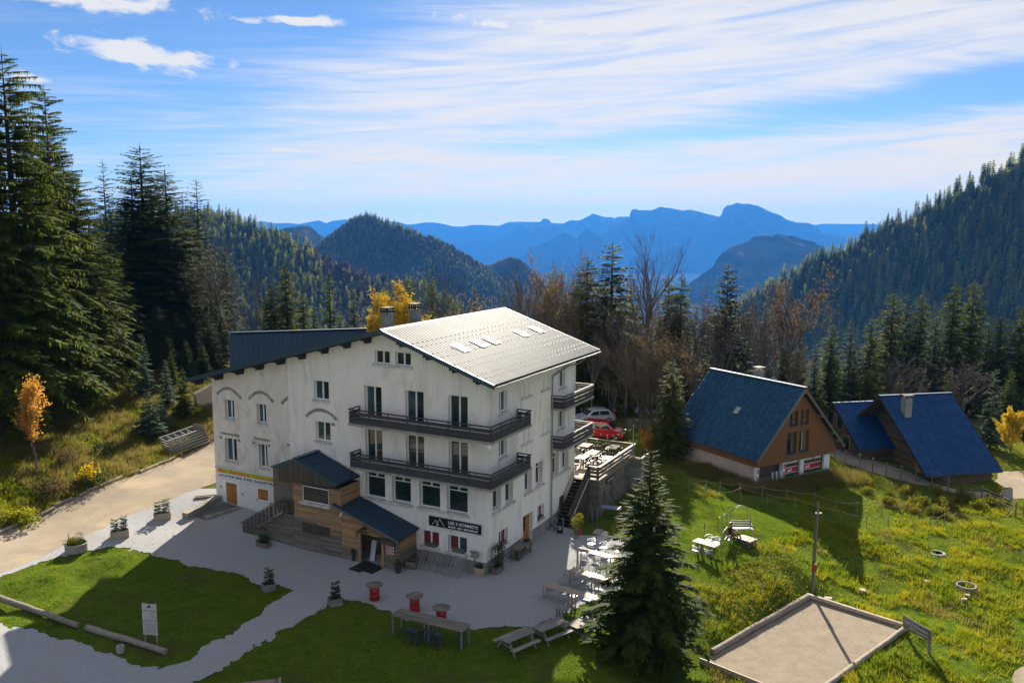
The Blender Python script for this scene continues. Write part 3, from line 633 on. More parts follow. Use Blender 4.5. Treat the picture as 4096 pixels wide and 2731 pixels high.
def sample_hill(V, r0, n, rng, jmax=1.0):
    """random points on the front flank of a hill mesh, even over the ground"""
    nc = V.shape[1]; A = V[:-1, r0:-1]; B = V[1:, r0:-1]; Cq = V[1:, r0 + 1:]; Dq = V[:-1, r0 + 1:]
    ar = np.linalg.norm(np.cross(Cq - A, B - Dq), axis=-1) * 0.5; ar = ar[:, :int((nc - r0 - 1) * jmax)]
    w = (ar / ar.sum()).ravel(); k = rng.choice(len(w), n, p=w); i, j = np.divmod(k, ar.shape[1])
    u = rng.random(n)[:, None]; v = rng.random(n)[:, None]
    return (A[i, j] * (1 - u) + B[i, j] * u) * (1 - v) + (Dq[i, j] * (1 - u) + Cq[i, j] * u) * v
def in_view(P, m=0.04):
    d = (P - np.array([0, 0, CAM_H])) @ RM.T
    return (np.abs(d[:, 0] / d[:, 2]) < 2048 / FPX + m) & (d[:, 1] / d[:, 2] > -(2731 - 1365) / FPX)
def forest(name, pts, hts, meshes, idx):
    """one object: trees instanced at its points"""
    me = bpy.data.meshes.new(name); me.vertices.add(len(pts)); me.vertices.foreach_set('co', np.asarray(pts, np.float32).ravel())
    at_ = me.attributes.new('tree_height', 'FLOAT', 'POINT'); at_.data.foreach_set('value', np.asarray(hts, np.float32))
    ai = me.attributes.new('tree_kind', 'INT', 'POINT'); ai.data.foreach_set('value', np.asarray(idx, np.int32))
    o = stuff(link(name, me))
    ng = bpy.data.node_groups.new(name, 'GeometryNodeTree')
    ng.interface.new_socket('Geometry', in_out='INPUT', socket_type='NodeSocketGeometry'); ng.interface.new_socket('Geometry', in_out='OUTPUT', socket_type='NodeSocketGeometry')
    N = ng.nodes; Lk = ng.links
    gi = N.new('NodeGroupInput'); go = N.new('NodeGroupOutput'); ip = N.new('GeometryNodeInstanceOnPoints'); gti = N.new('GeometryNodeGeometryToInstance')
    for ob in reversed(meshes):
        oi = N.new('GeometryNodeObjectInfo'); oi.transform_space = 'ORIGINAL'; oi.inputs['Object'].default_value = ob
        Lk.new(oi.outputs['Geometry'], gti.inputs[0])
    na = N.new('GeometryNodeInputNamedAttribute'); na.data_type = 'FLOAT'; na.inputs['Name'].default_value = 'tree_height'
    nk = N.new('GeometryNodeInputNamedAttribute'); nk.data_type = 'INT'; nk.inputs['Name'].default_value = 'tree_kind'
    rv = N.new('FunctionNodeRandomValue'); rv.data_type = 'FLOAT_VECTOR'; rv.inputs[0].default_value = (-0.04, -0.04, 0); rv.inputs[1].default_value = (0.04, 0.04, 6.28)
    ip.inputs['Pick Instance'].default_value = True
    Lk.new(gi.outputs[0], ip.inputs['Points']); Lk.new(gti.outputs[0], ip.inputs['Instance'])
    Lk.new(nk.outputs['Attribute'], ip.inputs['Instance Index']); Lk.new(na.outputs['Attribute'], ip.inputs['Scale']); Lk.new(rv.outputs['Value'], ip.inputs['Rotation'])
    Lk.new(ip.outputs[0], go.inputs[0])
    md = o.modifiers.new('trees', 'NODES'); md.node_group = ng
    return o
_rng = np.random.default_rng(5)
RP = sample_hill(RV, rrb, 7500, _rng); RP = RP[in_view(RP)]
LP = sample_hill(LV, lrb, 6500, _rng); LP = LP[in_view(LP)]
def order(P): return P[np.argsort(P[:, 1])]
def make_hill_trees(P, n_single, label, group, hlo, hhi):
    P = order(P); hs = _rng.uniform(hlo, hhi, len(P)) * np.where(_rng.random(len(P)) < 0.3, _rng.uniform(0.45, 0.85, len(P)), 1.0); ks = _rng.integers(0, 4, len(P))
    bp = fbm2(P[:, :2], 0.008, 2, 2) + 0.35 * (_rng.random(len(P)) - 0.5); br = bp > 0.22
    ks = np.where(br, 4 + _rng.integers(0, 2, len(P)), ks); hs = np.where(br, hs * 0.75, hs)
    singles = []
    # the nearest ones whose upper part can show; the rest become one mass
    for i in range(n_single):
        k = int(ks[i]); me = (HILL_ME + HILL_BARE)[k]; bare_ = k > 3
        o = link('bare_tree' if bare_ else 'conifer_tree', me); o.location = P[i]; o.scale = (hs[i],) * 3; o.rotation_euler = (0, 0, _rng.uniform(0, 6.28))
        tag(o, label[1] if bare_ else label[0], 'tree', group[1] if bare_ else group[0]); singles.append((o, k))
    return singles, P[n_single:], hs[n_single:], ks[n_single:]
# only trees on the part of each slope that stands above the trees in front
def above(P, py_max):
    d = (P + np.array([0, 0, 14.0]) - np.array([0, 0, CAM_H])) @ RM.T; return 1365.5 - FPX * d[:, 1] / d[:, 2] < py_max
RP = RP[above(RP, 1520)]; LP = LP[above(LP, 1330)]
sR, rP, rH, rK = make_hill_trees(RP, 160, ('dark green conifer on the lower part of the right hillside', 'leafless brown tree among conifers on the right hillside'), ('conifers low on the right hillside', 'bare trees on the right hillside'), 17, 27)
sL, lP, lH, lK = make_hill_trees(LP, 140, ('dark green conifer low on the left hillside beyond the hotel', 'leafless brown tree on the left hillside beyond the hotel'), ('conifers low on the left hillside', 'bare trees on the left hillside'), 15, 24)
_src = {}
for o, k in sR + sL: _src.setdefault(k, o)
_kinds = [_src[k] for k in sorted(_src)]; _map = {k: i for i, k in enumerate(sorted(_src))}
def kmap(K): return [_map.get(int(k), 0) for k in K]
forest('hillside_forest', np.r_[rP, lP], np.r_[rH, lH], _kinds, kmap(np.r_[rK, lK]))
DP = sample_hill(DV, drb, 15000, _rng, 0.9); DP = DP[in_view(DP) & above(DP, 1330)]
dK = np.where(fbm2(DP[:, :2], 0.004, 6, 3) + 0.5 * (_rng.random(len(DP)) - 0.5) > 0.02, 4 + _rng.integers(0, 2, len(DP)), _rng.integers(0, 4, len(DP)))
forest('dome_forest', DP, _rng.uniform(11, 19, len(DP)), _kinds, kmap(dK))
# ------------------------------------------------------------------ haze over the valley and the far mountains
HAZE_DENSITY = 5.0e-5
hz_ = MB(); hz_.box((-17000, -300, -562), (17000, 15800, 345))
HM = bpy.data.materials.new('haze_air'); HM.use_nodes = True; hg = NG(HM.node_tree); HM.node_tree.nodes.remove(HM.node_tree.nodes['Principled BSDF'])
pv = hg.n('ShaderNodeVolumePrincipled'); pv.inputs['Color'].default_value = (0.055, 0.30, 0.93, 1); pv.inputs['Density'].default_value = HAZE_DENSITY
pv.inputs['Anisotropy'].default_value = 0.2
hg.links.new(pv.outputs[0], HM.node_tree.nodes['Material Output'].inputs['Volume'])
stuff(hz_.build('haze', HM))
# ------------------------------------------------------------------ the hotel
HOT = thing('hotel_building', 'large white rendered mountain hotel with dark wooden balconies and blue metal roof', 'building', C0, YAW)
# local axes: x to the right along the front (x = -u), y back, z up
class Fac:
    """a facade: s along it (to the right seen from outside), d outwards, z up"""
    def __init__(s, o, e, n): s.o = Vector(o); s.e = Vector(e); s.n = Vector(n)
    def P(s, a, d, z): return s.o + s.e * a + s.n * d + Vector((0, 0, z))
    def box(s, mb, a0, a1, d0, d1, z0, z1, mi=0):
        return mb.hexa([s.P(a0, d1, z0), s.P(a1, d1, z0), s.P(a1, d0, z0), s.P(a0, d0, z0), s.P(a0, d1, z1), s.P(a1, d1, z1), s.P(a1, d0, z1), s.P(a0, d0, z1)], mi)
def wall(name, fa, a0, a1, z0, top, holes, thick, mat, parent):
    """wall with a sloped top and real openings; top: [(a, z), ...]"""
    tf = lambda a: float(np.interp(a, [t[0] for t in top], [t[1] for t in top]))
    cuts = sorted(set([round(a0, 4), round(a1, 4)] + [round(t[0], 4) for t in top if a0 < t[0] < a1] + [round(k, 4) for h in holes for k in h[:2] if a0 < k < a1]))
    mb = MB()
    for l, r in zip(cuts, cuts[1:]):
        mid = (l + r) / 2; iv = sorted((h[2], h[3]) for h in holes if h[0] <= mid <= h[1]); z = z0
        for (b, t) in iv + [(None, None)]:
            if b is None: zl, zr = tf(l), tf(r)
            else: zl = zr = b
            if min(zl, zr) > z + 1e-4:
                mb.hexa([fa.P(l, 0, z), fa.P(r, 0, z), fa.P(r, -thick, z), fa.P(l, -thick, z), fa.P(l, 0, zl), fa.P(r, 0, zr), fa.P(r, -thick, zr), fa.P(l, -thick, zl)])
            if t is not None: z = t
    return mb.build(name, mat, parent)
FR = Fac((0, 0, 0), (1, 0, 0), (0, -1, 0)); RT = Fac((0, 0, 0), (0, 1, 0), (1, 0, 0))
FL = Fac((0, 0.12, 0), (1, 0, 0), (0, -1, 0))                       # the left block sits back a little
def window(fa, a0, a1, z0, z1, parent, leaves=2, rec=0.20, sill=True, glass=None, transom=None, sillw=0.12, handle=False, name='window', panes=None):
    fr = MB(); b = 0.065; d0, d1 = -rec - 0.07, -rec
    fa.box(fr, a0, a1, d0, d1, z0, z0 + b); fa.box(fr, a0, a1, d0, d1, z1 - b, z1)
    fa.box(fr, a0, a0 + b, d0, d1, z0 + b, z1 - b); fa.box(fr, a1 - b, a1, d0, d1, z0 + b, z1 - b)
    xs = [a0 + b + (a1 - a0 - 2 * b) * k / leaves for k in range(leaves + 1)]; zt = z1 - b if transom is None else transom
    lo = z0 + b
    if transom is not None: fa.box(fr, a0 + b, a1 - b, d0, d1 + 0.01, transom - 0.035, transom + 0.035)
    big1 = panes == 'big'
    for x in xs[1:-1]: fa.box(fr, x - 0.055, x + 0.055, d0, d1 + 0.012, (transom + 0.035 if big1 else lo), z1 - b)
    w = fr.build(name, PVC, parent)
    def pane(p0, p1, q0, q1, m): mb = MB(); fa.box(mb, p0, p1, d0 + 0.02, d0 + 0.04, q0, q1); mb.build('pane', m, w)
    for k in range(leaves):
        l = xs[k] + (0.055 if k else 0); r = xs[k + 1] - (0.055 if k < leaves - 1 else 0)
        gm = glass[k] if isinstance(glass, (list, tuple)) else (glass or GLASS)
        if not big1: pane(l, r, lo, (transom - 0.035 if transom else z1 - b), gm)
        if transom: pane(l, r, transom + 0.035, z1 - b, gm)
    if big1: pane(a0 + b, a1 - b, lo, transom - 0.035, glass or GLASS)
    if handle:
        mb = MB(); xm = xs[1]; fa.box(mb, xm - 0.11, xm - 0.01, d1 + 0.012, d1 + 0.035, (z0 + z1) / 2 - 0.16, (z0 + z1) / 2 - 0.13); mb.build('handle', ALU, w)
    if sill:
        mb = MB(); fa.box(mb, a0 - 0.12, a1 + 0.10, -rec, sillw, z0 - 0.13, z0 - 0.004); mb.build('sill', SILLM, w)
    return w
GZ0 = -0.6
# roof heights (top of sheet) along the front verge
RIDGE_U, RIDGE_Z, EAVE_R, EAVE_RZ, EAVE_L, EAVE_LZ = 7.2, 15.17, -1.1, 12.33, 25.0, 10.46
def roof_z(u): return RIDGE_Z - (RIDGE_U - u) * (RIDGE_Z - EAVE_RZ) / (RIDGE_U - EAVE_R) if u < RIDGE_U else RIDGE_Z - (u - RIDGE_U) * (RIDGE_Z - EAVE_LZ) / (EAVE_L - RIDGE_U)
TH = 0.30
wt = lambda u: roof_z(u) - TH + 0.02
# front wall of the main block (u 15.89 .. 0)
W_up = [(9.25, 7.85), (5.98, 4.55), (2.70, 1.29)]
holesF = [(-a, -b, 9.02, 11.28) for a, b in W_up] + [(-a, -b, 6.09, 8.36) for a, b in W_up]
holesF += [(-13.55, -12.24, 9.95, 11.27), (-13.5, -12.2, 7.08, 8.42), (-8.35, -7.14, 12.85, 13.72), (-6.72, -5.49, 12.85, 13.72)]
BIG = [(9.30, 7.69), (7.12, 5.63), (4.97, 3.37), (2.87, 1.32)]
holesF += [(-a, -b, 3.70, 5.70) for a, b in BIG]
holesF += [(-4.78, -3.48, 1.15, 2.17), (-2.80, -1.39, 1.10, 2.17)]
wall('front_wall', FR, -15.89, 0, GZ0, [(-15.89, wt(15.89)), (-RIDGE_U, wt(RIDGE_U)), (0, wt(0))], holesF, 0.32, PLASTER, HOT)
holesL = [(-22.2, -21.25, 7.65, 9.05), (-19.05, -18.14, 7.65, 9.05), (-22.35, -21.15, 4.40, 6.15), (-19.0, -18.15, 4.35, 6.10), (-22.4, -21.3, 0.79, 2.75), (-19.2, -18.22, 1.93, 2.72)]
hlU = [h for h in holesL if h[2] > 4]; hlD = [h for h in holesL if h[2] < 4]
wall('left_wing_wall', FL, -23.45, -15.89, 3.35, [(-23.45, wt(23.45)), (-15.89, wt(15.89))], hlU, 0.32, PLASTER2, HOT)
wall('left_wing_base', FL, -23.45, -15.89, 0.0, [(-23.45, 3.35), (-15.89, 3.35)], hlD, 0.32, PLASTER3, HOT)
mb = MB(); mb.box((-23.45, 0.45, 0), (-23.1, 12.0, wt(23.45))); mb.box((-23.1, 11.7, 0), (-15.9, 12.0, 11.5)); mb.build('left_side_wall', PLASTER2, HOT)
# right wall
RW_Z = wt(0.0) - 0.02
holesR = [(1.71, 2.78, 10.05, 11.39), (1.71, 2.78, 7.1, 8.4), (10.67, 11.85, 10.08, 11.38), (10.63, 11.85, 7.08, 8.38),
          (0.89, 1.98, 3.85, 5.55), (2.56, 3.66, 3.80, 5.50), (5.33, 6.40, 3.78, 5.45), (7.0, 8.10, 3.80, 5.45), (9.8, 10.85, 3.80, 5.50), (11.5, 12.6, 3.80, 5.50),
          (5.1, 6.55, 0.05, 2.21), (1.68, 2.9, 1.22, 2.25), (7.32, 8.4, 1.25, 2.25)]
for q, (va, vb, zz) in enumerate([(4.85, 5.35, 10.45), (5.62, 6.1, 10.45), (7.8, 8.35, 10.45), (8.6, 9.1, 10.45), (4.85, 5.35, 7.3), (5.62, 6.1, 7.3), (7.8, 8.35, 7.3), (8.6, 9.1, 7.3)]): holesR.append((va, vb, zz, zz + 0.95))
wall('right_wall', RT, 0.32, 13.45, GZ0, [(0.32, RW_Z), (13.45, RW_Z)], holesR, 0.32, PLASTER, HOT)
mb = MB(); mb.box((-23.45, 13.45, GZ0), (0, 13.77, RW_Z)); mb.build('back_wall', PLASTER, HOT)
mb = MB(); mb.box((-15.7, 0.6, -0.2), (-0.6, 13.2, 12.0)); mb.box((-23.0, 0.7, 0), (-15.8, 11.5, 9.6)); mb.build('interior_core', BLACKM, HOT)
# plinth
mb = MB(); FR.box(mb, -15.8, 0.02, -0.02, 0.022, GZ0, 0.78); RT.box(mb, 0.0, 5.08, -0.02, 0.022, GZ0, 0.80); RT.box(mb, 6.57, 13.77, -0.02, 0.022, GZ0, 0.84); mb.build('plinth', PLINTH, HOT)
# windows and doors, front
for (a, b) in W_up:
    window(FR, -a, -b, 9.02, 11.28, HOT, sill=False, name='balcony_door', handle=True, rec=0.24, glass=[GLASS2, GLASS] if a > 5 else None)
    window(FR, -a, -b, 6.09, 8.36, HOT, sill=False, name='balcony_door', handle=True, rec=0.24, glass=[GLASS3, GLASS3] if a < 5.99 else [GLASS, GLASS3])
window(FR, -13.55, -12.24, 9.95, 11.27, HOT, glass=[GLASS2, GLASS]); window(FR, -13.5, -12.2, 7.08, 8.42, HOT, glass=[GLASS2, GLASS])
window(FR, -8.35, -7.14, 12.85, 13.72, HOT, sill=False); window(FR, -6.72, -5.49, 12.85, 13.72, HOT, sill=False)
mb = MB(); FR.box(mb, -8.52, -5.36, -0.19, 0.12, 12.70, 12.846); mb.build('sill', SILLM, HOT)
for (a, b) in BIG: window(FR, -a, -b, 3.70, 5.70, HOT, sill=False, transom=5.10, panes='big', rec=0.26)
for (a, b) in [(9.46, 5.48), (5.12, 1.18)]:
    mb = MB(); FR.box(mb, -a, -b, -0.25, 0.14, 3.55, 3.696); mb.build('sill', SILLM, HOT)
window(FR, -4.78, -3.48, 1.15, 2.17, HOT, glass=[CURTAIN_RED, CURTAIN_RED], rec=0.12); window(FR, -2.80, -1.39, 1.10, 2.17, HOT, glass=[CURTAIN_RED, GLASS2], rec=0.22)
for h in hlU: window(FL, *h, HOT, glass=[GLASS2, GLASS], rec=0.24)
def shutter(fa, a0, a1, z0, z1, nm, mat, parent, d=0.02):
    w = None; mid = (a0 + a1) / 2
    for (l, r) in ((a0, mid - 0.008), (mid + 0.008, a1)):
        mb = MB(); n = 4
        for k in range(n): fa.box(mb, l + (r - l) * k / n + 0.003, l + (r - l) * (k + 1) / n - 0.003, -0.06, -0.02, z0, z1)
        o = mb.build(nm, mat, parent)
        hb = MB()
        for zz in (z0 + (z1 - z0) * 0.08, z0 + (z1 - z0) * 0.9): fa.box(hb, l + 0.02, r - 0.03, -0.02, -0.005, zz - 0.02, zz + 0.02)
        hb.build('hinge', BLACKM, o)
mb = MB(); FL.box(mb, -22.72, -22.4, -0.02, 0.03, 0.79, 2.97); FL.box(mb, -21.3, -20.98, -0.02, 0.03, 0.79, 2.97); FL.box(mb, -22.4, -21.3, -0.02, 0.03, 2.75, 2.97); mb.build('door_surround', WHITEP, HOT)
shutter(FL, -22.4, -21.3, 0.79, 2.75, 'door_leaf', SHUTTER, HOT)
mb = MB(); FL.box(mb, -19.3, -19.2, -0.01, 0.02, 1.84, 2.80); FL.box(mb, -18.22, -18.12, -0.01, 0.02, 1.84, 2.80); FL.box(mb, -19.2, -18.22, -0.01, 0.02, 2.72, 2.80); FL.box(mb, -19.2, -18.22, -0.01, 0.02, 1.84, 1.93); mb.build('window_surround', WHITEP, HOT)
shutter(FL, -19.2, -18.22, 1.93, 2.72, 'shutter', SHUTTER, HOT)
for (a, z) in [(-22.95, 2.25), (-20.75, 2.0), (-19.35, 1.78), (-18.0, 1.72)]:
    mb = MB(); FL.box(mb, a, a + 0.05, 0, 0.05, z, z + 0.14); mb.build('shutter_catch', BLACKM, HOT)
# windows and doors, right
for h in [(1.71, 2.78, 10.05, 11.39), (1.71, 2.78, 7.1, 8.4), (10.67, 11.85, 10.08, 11.38), (10.63, 11.85, 7.08, 8.38)]: window(RT, *h, HOT, glass=[GLASS, GLASS2])
for h in [(0.89, 1.98, 3.85, 5.55), (2.56, 3.66, 3.80, 5.50), (5.33, 6.40, 3.78, 5.45), (7.0, 8.10, 3.80, 5.45), (9.8, 10.85, 3.80, 5.50), (11.5, 12.6, 3.80, 5.50)]:
    window(RT, *h, HOT, leaves=1, sill=False, transom=5.0, rec=0.30)
for (a, b) in [(0.8, 3.8), (5.2, 8.25), (9.6, 12.8)]:
    mb = MB(); RT.box(mb, a, b, -0.29, 0.13, 3.63, 3.775); mb.build('sill', SILLM, HOT)
window(RT, 1.68, 2.9, 1.22, 2.25, HOT, glass=[GLASS, CURTAIN_RED], rec=0.2); window(RT, 7.32, 8.4, 1.25, 2.25, HOT, glass=[GLASS, CURTAIN_RED], rec=0.2)
for h in holesR[13:]:
    mb = MB(); RT.box(mb, h[0], h[1], -0.20, -0.14, h[2], h[3]); mb.build('blind_niche', REVEAL, HOT)
for (a, b, z) in [(4.72, 6.28, 10.45), (7.68, 9.25, 10.45), (4.72, 6.28, 7.3), (7.68, 9.25, 7.3)]:
    mb = MB(); RT.box(mb, a, b, -0.14, 0.10, z - 0.12, z - 0.004); mb.build('sill', SILLM, HOT)
# side door: half glazed oak leaf
dr = MB(); RT.box(dr, 5.1, 6.55, -0.34, -0.28, 0.05, 0.95); RT.box(dr, 5.1, 5.24, -0.34, -0.28, 0.95, 2.21); RT.box(dr, 6.0, 6.55, -0.34, -0.28, 0.95, 2.21); RT.box(dr, 5.24, 6.0, -0.34, -0.28, 2.08, 2.21)
for a in (5.2, 5.62, 6.1): RT.box(dr, a, a + 0.36, -0.28, -0.262, 0.18, 0.80)
dr = dr.build('side_door', SHUTTER, HOT)
mb = MB(); RT.box(mb, 5.24, 6.0, -0.325, -0.30, 0.95, 2.08); mb.build('pane', GLASS, dr)
mb = MB(); RT.box(mb, 6.06, 6.09, -0.28, -0.24, 1.02, 1.16); mb.build('handle', ALU, dr)
mb = MB(); RT.box(mb, 5.0, 6.65, -0.33, 0.35, -0.3, 0.05); mb.build('threshold', CONC, HOT)
# bare stone arches and lintels left in the render
def stone_arc(fa, pts, n, th, rise=None):
    base = MB(); P = []
    (a0, z0), (am, zm), (a1, z1) = pts
    a_ = lambda t: (1 - t) ** 2 * a0 + 2 * t * (1 - t) * (2 * am - (a0 + a1) / 2) + t * t * a1
    z_ = lambda t: (1 - t) ** 2 * z0 + 2 * t * (1 - t) * (2 * zm - (z0 + z1) / 2) + t * t * z1
    for k in range(n):
        t0, t1 = (k + 0.04) / n, (k + 0.96) / n; mb = MB(); Q = []
        for t, o in ((t0, -1), (t1, -1), (t1, 1), (t0, 1)):
            da, dz = a_(t + .01) - a_(t - .01), z_(t + .01) - z_(t - .01); L = math.hypot(da, dz); j = th / 2 * R_.uniform(0.85, 1.12) * o
            Q.append((a_(t) - dz / L * j, z_(t) + da / L * j))
        pr = R_.uniform(0.006, 0.022)
        mb.prism([fa.P(a, -0.01, z) for a, z in Q], fa.n * (0.01 + pr)); mb.build('stone', STONE, HOT)
stone_arc(FL, ((-22.94, 9.35), (-21.75, 9.90), (-20.5, 9.24)), 9, 0.23); stone_arc(FL, ((-19.78, 9.27), (-18.61, 9.92), (-17.41, 9.3)), 9, 0.23)
stone_arc(FR, ((-14.33, 8.63), (-13.03, 9.24), (-11.59, 8.70)), 10, 0.23); stone_arc(FL, ((-16.66, 9.26), (-16.25, 9.62), (-15.95, 9.8)), 3, 0.23)
stone_arc(FL, ((-22.75, 6.48), (-21.75, 6.46), (-20.85, 6.44)), 6, 0.17); stone_arc(FL, ((-19.45, 6.48), (-18.6, 6.46), (-17.85, 6.44)), 5, 0.17)
for (a, z, w) in [(-22.75, 6.12, 0.28), (-20.9, 6.1, 0.24), (-19.45, 6.1, 0.26), (-17.95, 6.08, 0.2), (-16.15, 6.35, .26), (-11.95, 8.35, .3)]:
    mb = MB(); (FR if a > -15 else FL).box(mb, a - w / 2, a + w / 2, -0.01, 0.014, z - 0.09, z + 0.09); mb.build('stone', STONE, HOT)
# ---- roof
VF, VB = -0.9, 15.75
RF = MB()
def roof_slab(mb, ua, ub, v0, v1, off0, off1):
    mb.hexa([(-ua, v0, roof_z(ua) + off0), (-ub, v0, roof_z(ub) + off0), (-ub, v1, roof_z(ub) + off0), (-ua, v1, roof_z(ua) + off0),
             (-ua, v0, roof_z(ua) + off1), (-ub, v0, roof_z(ub) + off1), (-ub, v1, roof_z(ub) + off1), (-ua, v1, roof_z(ua) + off1)])
roof_slab(RF, RIDGE_U, EAVE_R + 0.05, VF + 0.06, VB - 0.06, -0.16, -0.03); roof_slab(RF, EAVE_L - 0.05, RIDGE_U, VF + 0.06, 12.4, -0.16, -0.03)
roof = RF.build('roof', BEAMW, HOT)
def ribbed(name, Pa, Pb, Pc, pitch_w, rib_h, rib_w, mat, parent, per=4, kind='box', thick=0.012):
    """profiled sheets: Pa ridge start, Pb ridge end, Pc eave under Pa; one object per sheet of a few ribs"""
    Pa, Pb, Pc = Vector(Pa), Vector(Pb), Vector(Pc); along = Pb - Pa; L = along.length; e = along / L; dn = Pc - Pa; nrm = e.cross(dn).normalized()
    if nrm.z < 0: nrm = -nrm
    n = max(1, round(L / pitch_w)); w = L / n; made = []
    for k0 in range(0, n, per):
        k1 = min(n, k0 + per); prof = []
        for k in range(k0, k1):
            a = k * w
            if kind == 'round': prof += [(a, 0), (a + w * 0.22, 0), (a + w * 0.34, rib_h * 0.7), (a + w * 0.46, rib_h), (a + w * 0.58, rib_h), (a + w * 0.70, rib_h * 0.7), (a + w * 0.82, 0)]
            else: prof += [(a, 0), (a + w / 2 - rib_w, 0), (a + w / 2 - rib_w * 0.55, rib_h), (a + w / 2 + rib_w * 0.55, rib_h), (a + w / 2 + rib_w, 0)]
        prof.append((k1 * w - 0.004, 0))
        V = []; m = len(prof)
        for d in (Vector((0, 0, 0)), dn): V += [Pa + e * a + nrm * h + d for a, h in prof]
        for d in (Vector((0, 0, 0)), dn): V += [Pa + e * a + nrm * (h - thick) + d for a, h in prof]
        F = [(i, i + 1, m + i + 1, m + i) for i in range(m - 1)] + [(2 * m + i, 3 * m + i, 3 * m + i + 1, 2 * m + i + 1) for i in range(m - 1)]
        F += [(m + i, m + i + 1, 3 * m + i + 1, 3 * m + i) for i in range(m - 1)] + [(i, 2 * m + i, 2 * m + i + 1, i + 1) for i in range(m - 1)]
        F += [(0, m, 3 * m, 2 * m), (m - 1, 3 * m - 1, 4 * m - 1, 2 * m - 1)]
        mb = MB(); mb.add(V, F); made.append(mb.build(name, mat, parent))
    return made
lx = lambda u, v, dz=0.0: (-u, v, roof_z(u) + dz)
ribbed('roof_sheet', lx(RIDGE_U, VF), lx(RIDGE_U, VB), lx(EAVE_R, VF), 0.28, 0.085, 0.07, ROOFS, roof, 4)
ribbed('roof_sheet', lx(RIDGE_U, VF), lx(RIDGE_U, 12.4), lx(EAVE_L, VF), 0.235, 0.03, 0.05, ROOFM, roof, 8)
# verge boards, ridge cap, gutter
for (ua, ub, v) in [(RIDGE_U, EAVE_R, VF), (EAVE_L, RIDGE_U, VF), (RIDGE_U, EAVE_R, VB), (EAVE_L, RIDGE_U, 12.4)]:
    mb = MB(); sgn = -1 if v < 5 else 1; y0, y1 = sorted((v, v + sgn * 0.05))
    mb.hexa([(-ua, y0, roof_z(ua) - 0.24), (-ub, y0, roof_z(ub) - 0.24), (-ub, y1, roof_z(ub) - 0.24), (-ua, y1, roof_z(ua) - 0.24), (-ua, y0, roof_z(ua) + 0.06), (-ub, y0, roof_z(ub) + 0.06), (-ub, y1, roof_z(ub) + 0.06), (-ua, y1, roof_z(ua) + 0.06)])
    mb.build('verge_board', TRIM, roof)
mb = MB(); mb.prism([(-RIDGE_U - 0.24, VF - 0.06, roof_z(RIDGE_U + .24) + 0.05), (-RIDGE_U, VF - 0.06, RIDGE_Z + 0.10), (-RIDGE_U + 0.24, VF - 0.06, roof_z(RIDGE_U - .24) + 0.05), (-RIDGE_U, VF - 0.06, RIDGE_Z + 0.02)], (0, VB - VF + 0.12, 0)); mb.build('ridge_cap', ROOFS, roof)
mb = MB(); mb.prism([(1.12, VB + .01, EAVE_RZ - .0), (1.12, VB + .01, EAVE_RZ + .075), (1.0, VB + .01, EAVE_RZ + .11), (-RIDGE_U, VB + .01, RIDGE_Z + .09), (-RIDGE_U, VB + .01, RIDGE_Z)], (0, 0.05, 0)); mb.build('verge_flashing', METALW, roof)
mb = MB()
for s in range(7):
    a0 = math.pi * s / 7; a1 = math.pi * (s + 1) / 7; r = 0.075; cx_, cz_ = 1.19, EAVE_RZ - 0.06
    p = lambda a, rr: (cx_ - math.cos(a) * rr, cz_ - math.sin(a) * rr)
    A = [p(a0, r), p(a1, r), p(a1, r - 0.012), p(a0, r - 0.012)]
    mb.prism([(x, VF, z) for x, z in A], (0, VB - VF, 0))
mb.build('gutter', ZINC, roof)
# snow guards: rows of small brackets on the ribs
mb = MB(); sn = Vector((0, 0, 1))
for row, u in enumerate([4.84, 4.33, 3.34, 2.78, 1.75, 1.15, 0.16, -0.29]):
    for k in range(35):
        v = VF + 0.28 * (2 * k + (row % 2)) + 0.14
        if v < VB - 0.1: mb.cbox((-u, v, roof_z(u) + 0.07), (0.10, 0.12, 0.07))
stuff(mb.build('snow_guard', ROOFS, roof))
# skylights
for (v0, v1) in [(1.95, 2.75), (4.35, 5.15), (6.05, 6.85), (10.5, 11.3), (13.1, 13.9)]:
    ua, ub = 3.75, 2.65; fr = MB()
    def sl_box(m_, u0, u1, a, b, h0, h1):
        m_.hexa([(-u0, a, roof_z(u0) + h0), (-u1, a, roof_z(u1) + h0), (-u1, b, roof_z(u1) + h0), (-u0, b, roof_z(u0) + h0), (-u0, a, roof_z(u0) + h1), (-u1, a, roof_z(u1) + h1), (-u1, b, roof_z(u1) + h1), (-u0, b, roof_z(u0) + h1)])
    sl_box(fr, ua, ua - 0.09, v0, v1, 0.0, 0.16); sl_box(fr, ub + 0.09, ub, v0, v1, 0.0, 0.16); sl_box(fr, ua - 0.09, ub + 0.09, v0, v0 + 0.09, 0.0, 0.16); sl_box(fr, ua - 0.09, ub + 0.09, v1 - 0.09, v1, 0.0, 0.16)
    f = fr.build('skylight', ZINC, roof); pn = MB(); sl_box(pn, ua - 0.09, ub + 0.09, v0 + 0.09, v1 - 0.09, 0.10, 0.13); pn.build('pane', SKYGLASS, f)
# chimneys
for (u, v) in [(8.55, 1.75), (8.55, 5.0)]:
    mb = MB(); mb.box((-u - 0.3, v - 0.33, 14.2), (-u + 0.3, v + 0.33, 15.85)); mb.box((-u - 0.36, v - 0.39, 15.85), (-u + 0.36, v + 0.39, 15.95)); ch = mb.build('chimney', PLINTH, HOT)
    mb = MB()
    for lv in range(2):
        z = 15.95 + lv * 0.21
        for dx in (-0.27, 0.27):
            for dy in (-0.3, 0, 0.3): mb.cbox((-u + dx, v + dy, z + 0.07), (0.08, 0.09, 0.14))
        mb.box((-u - 0.37, v - 0.40, z + 0.14), (-u + 0.37, v + 0.40, z + 0.205))
    mb.build('chimney_cap', BEAMW, ch)
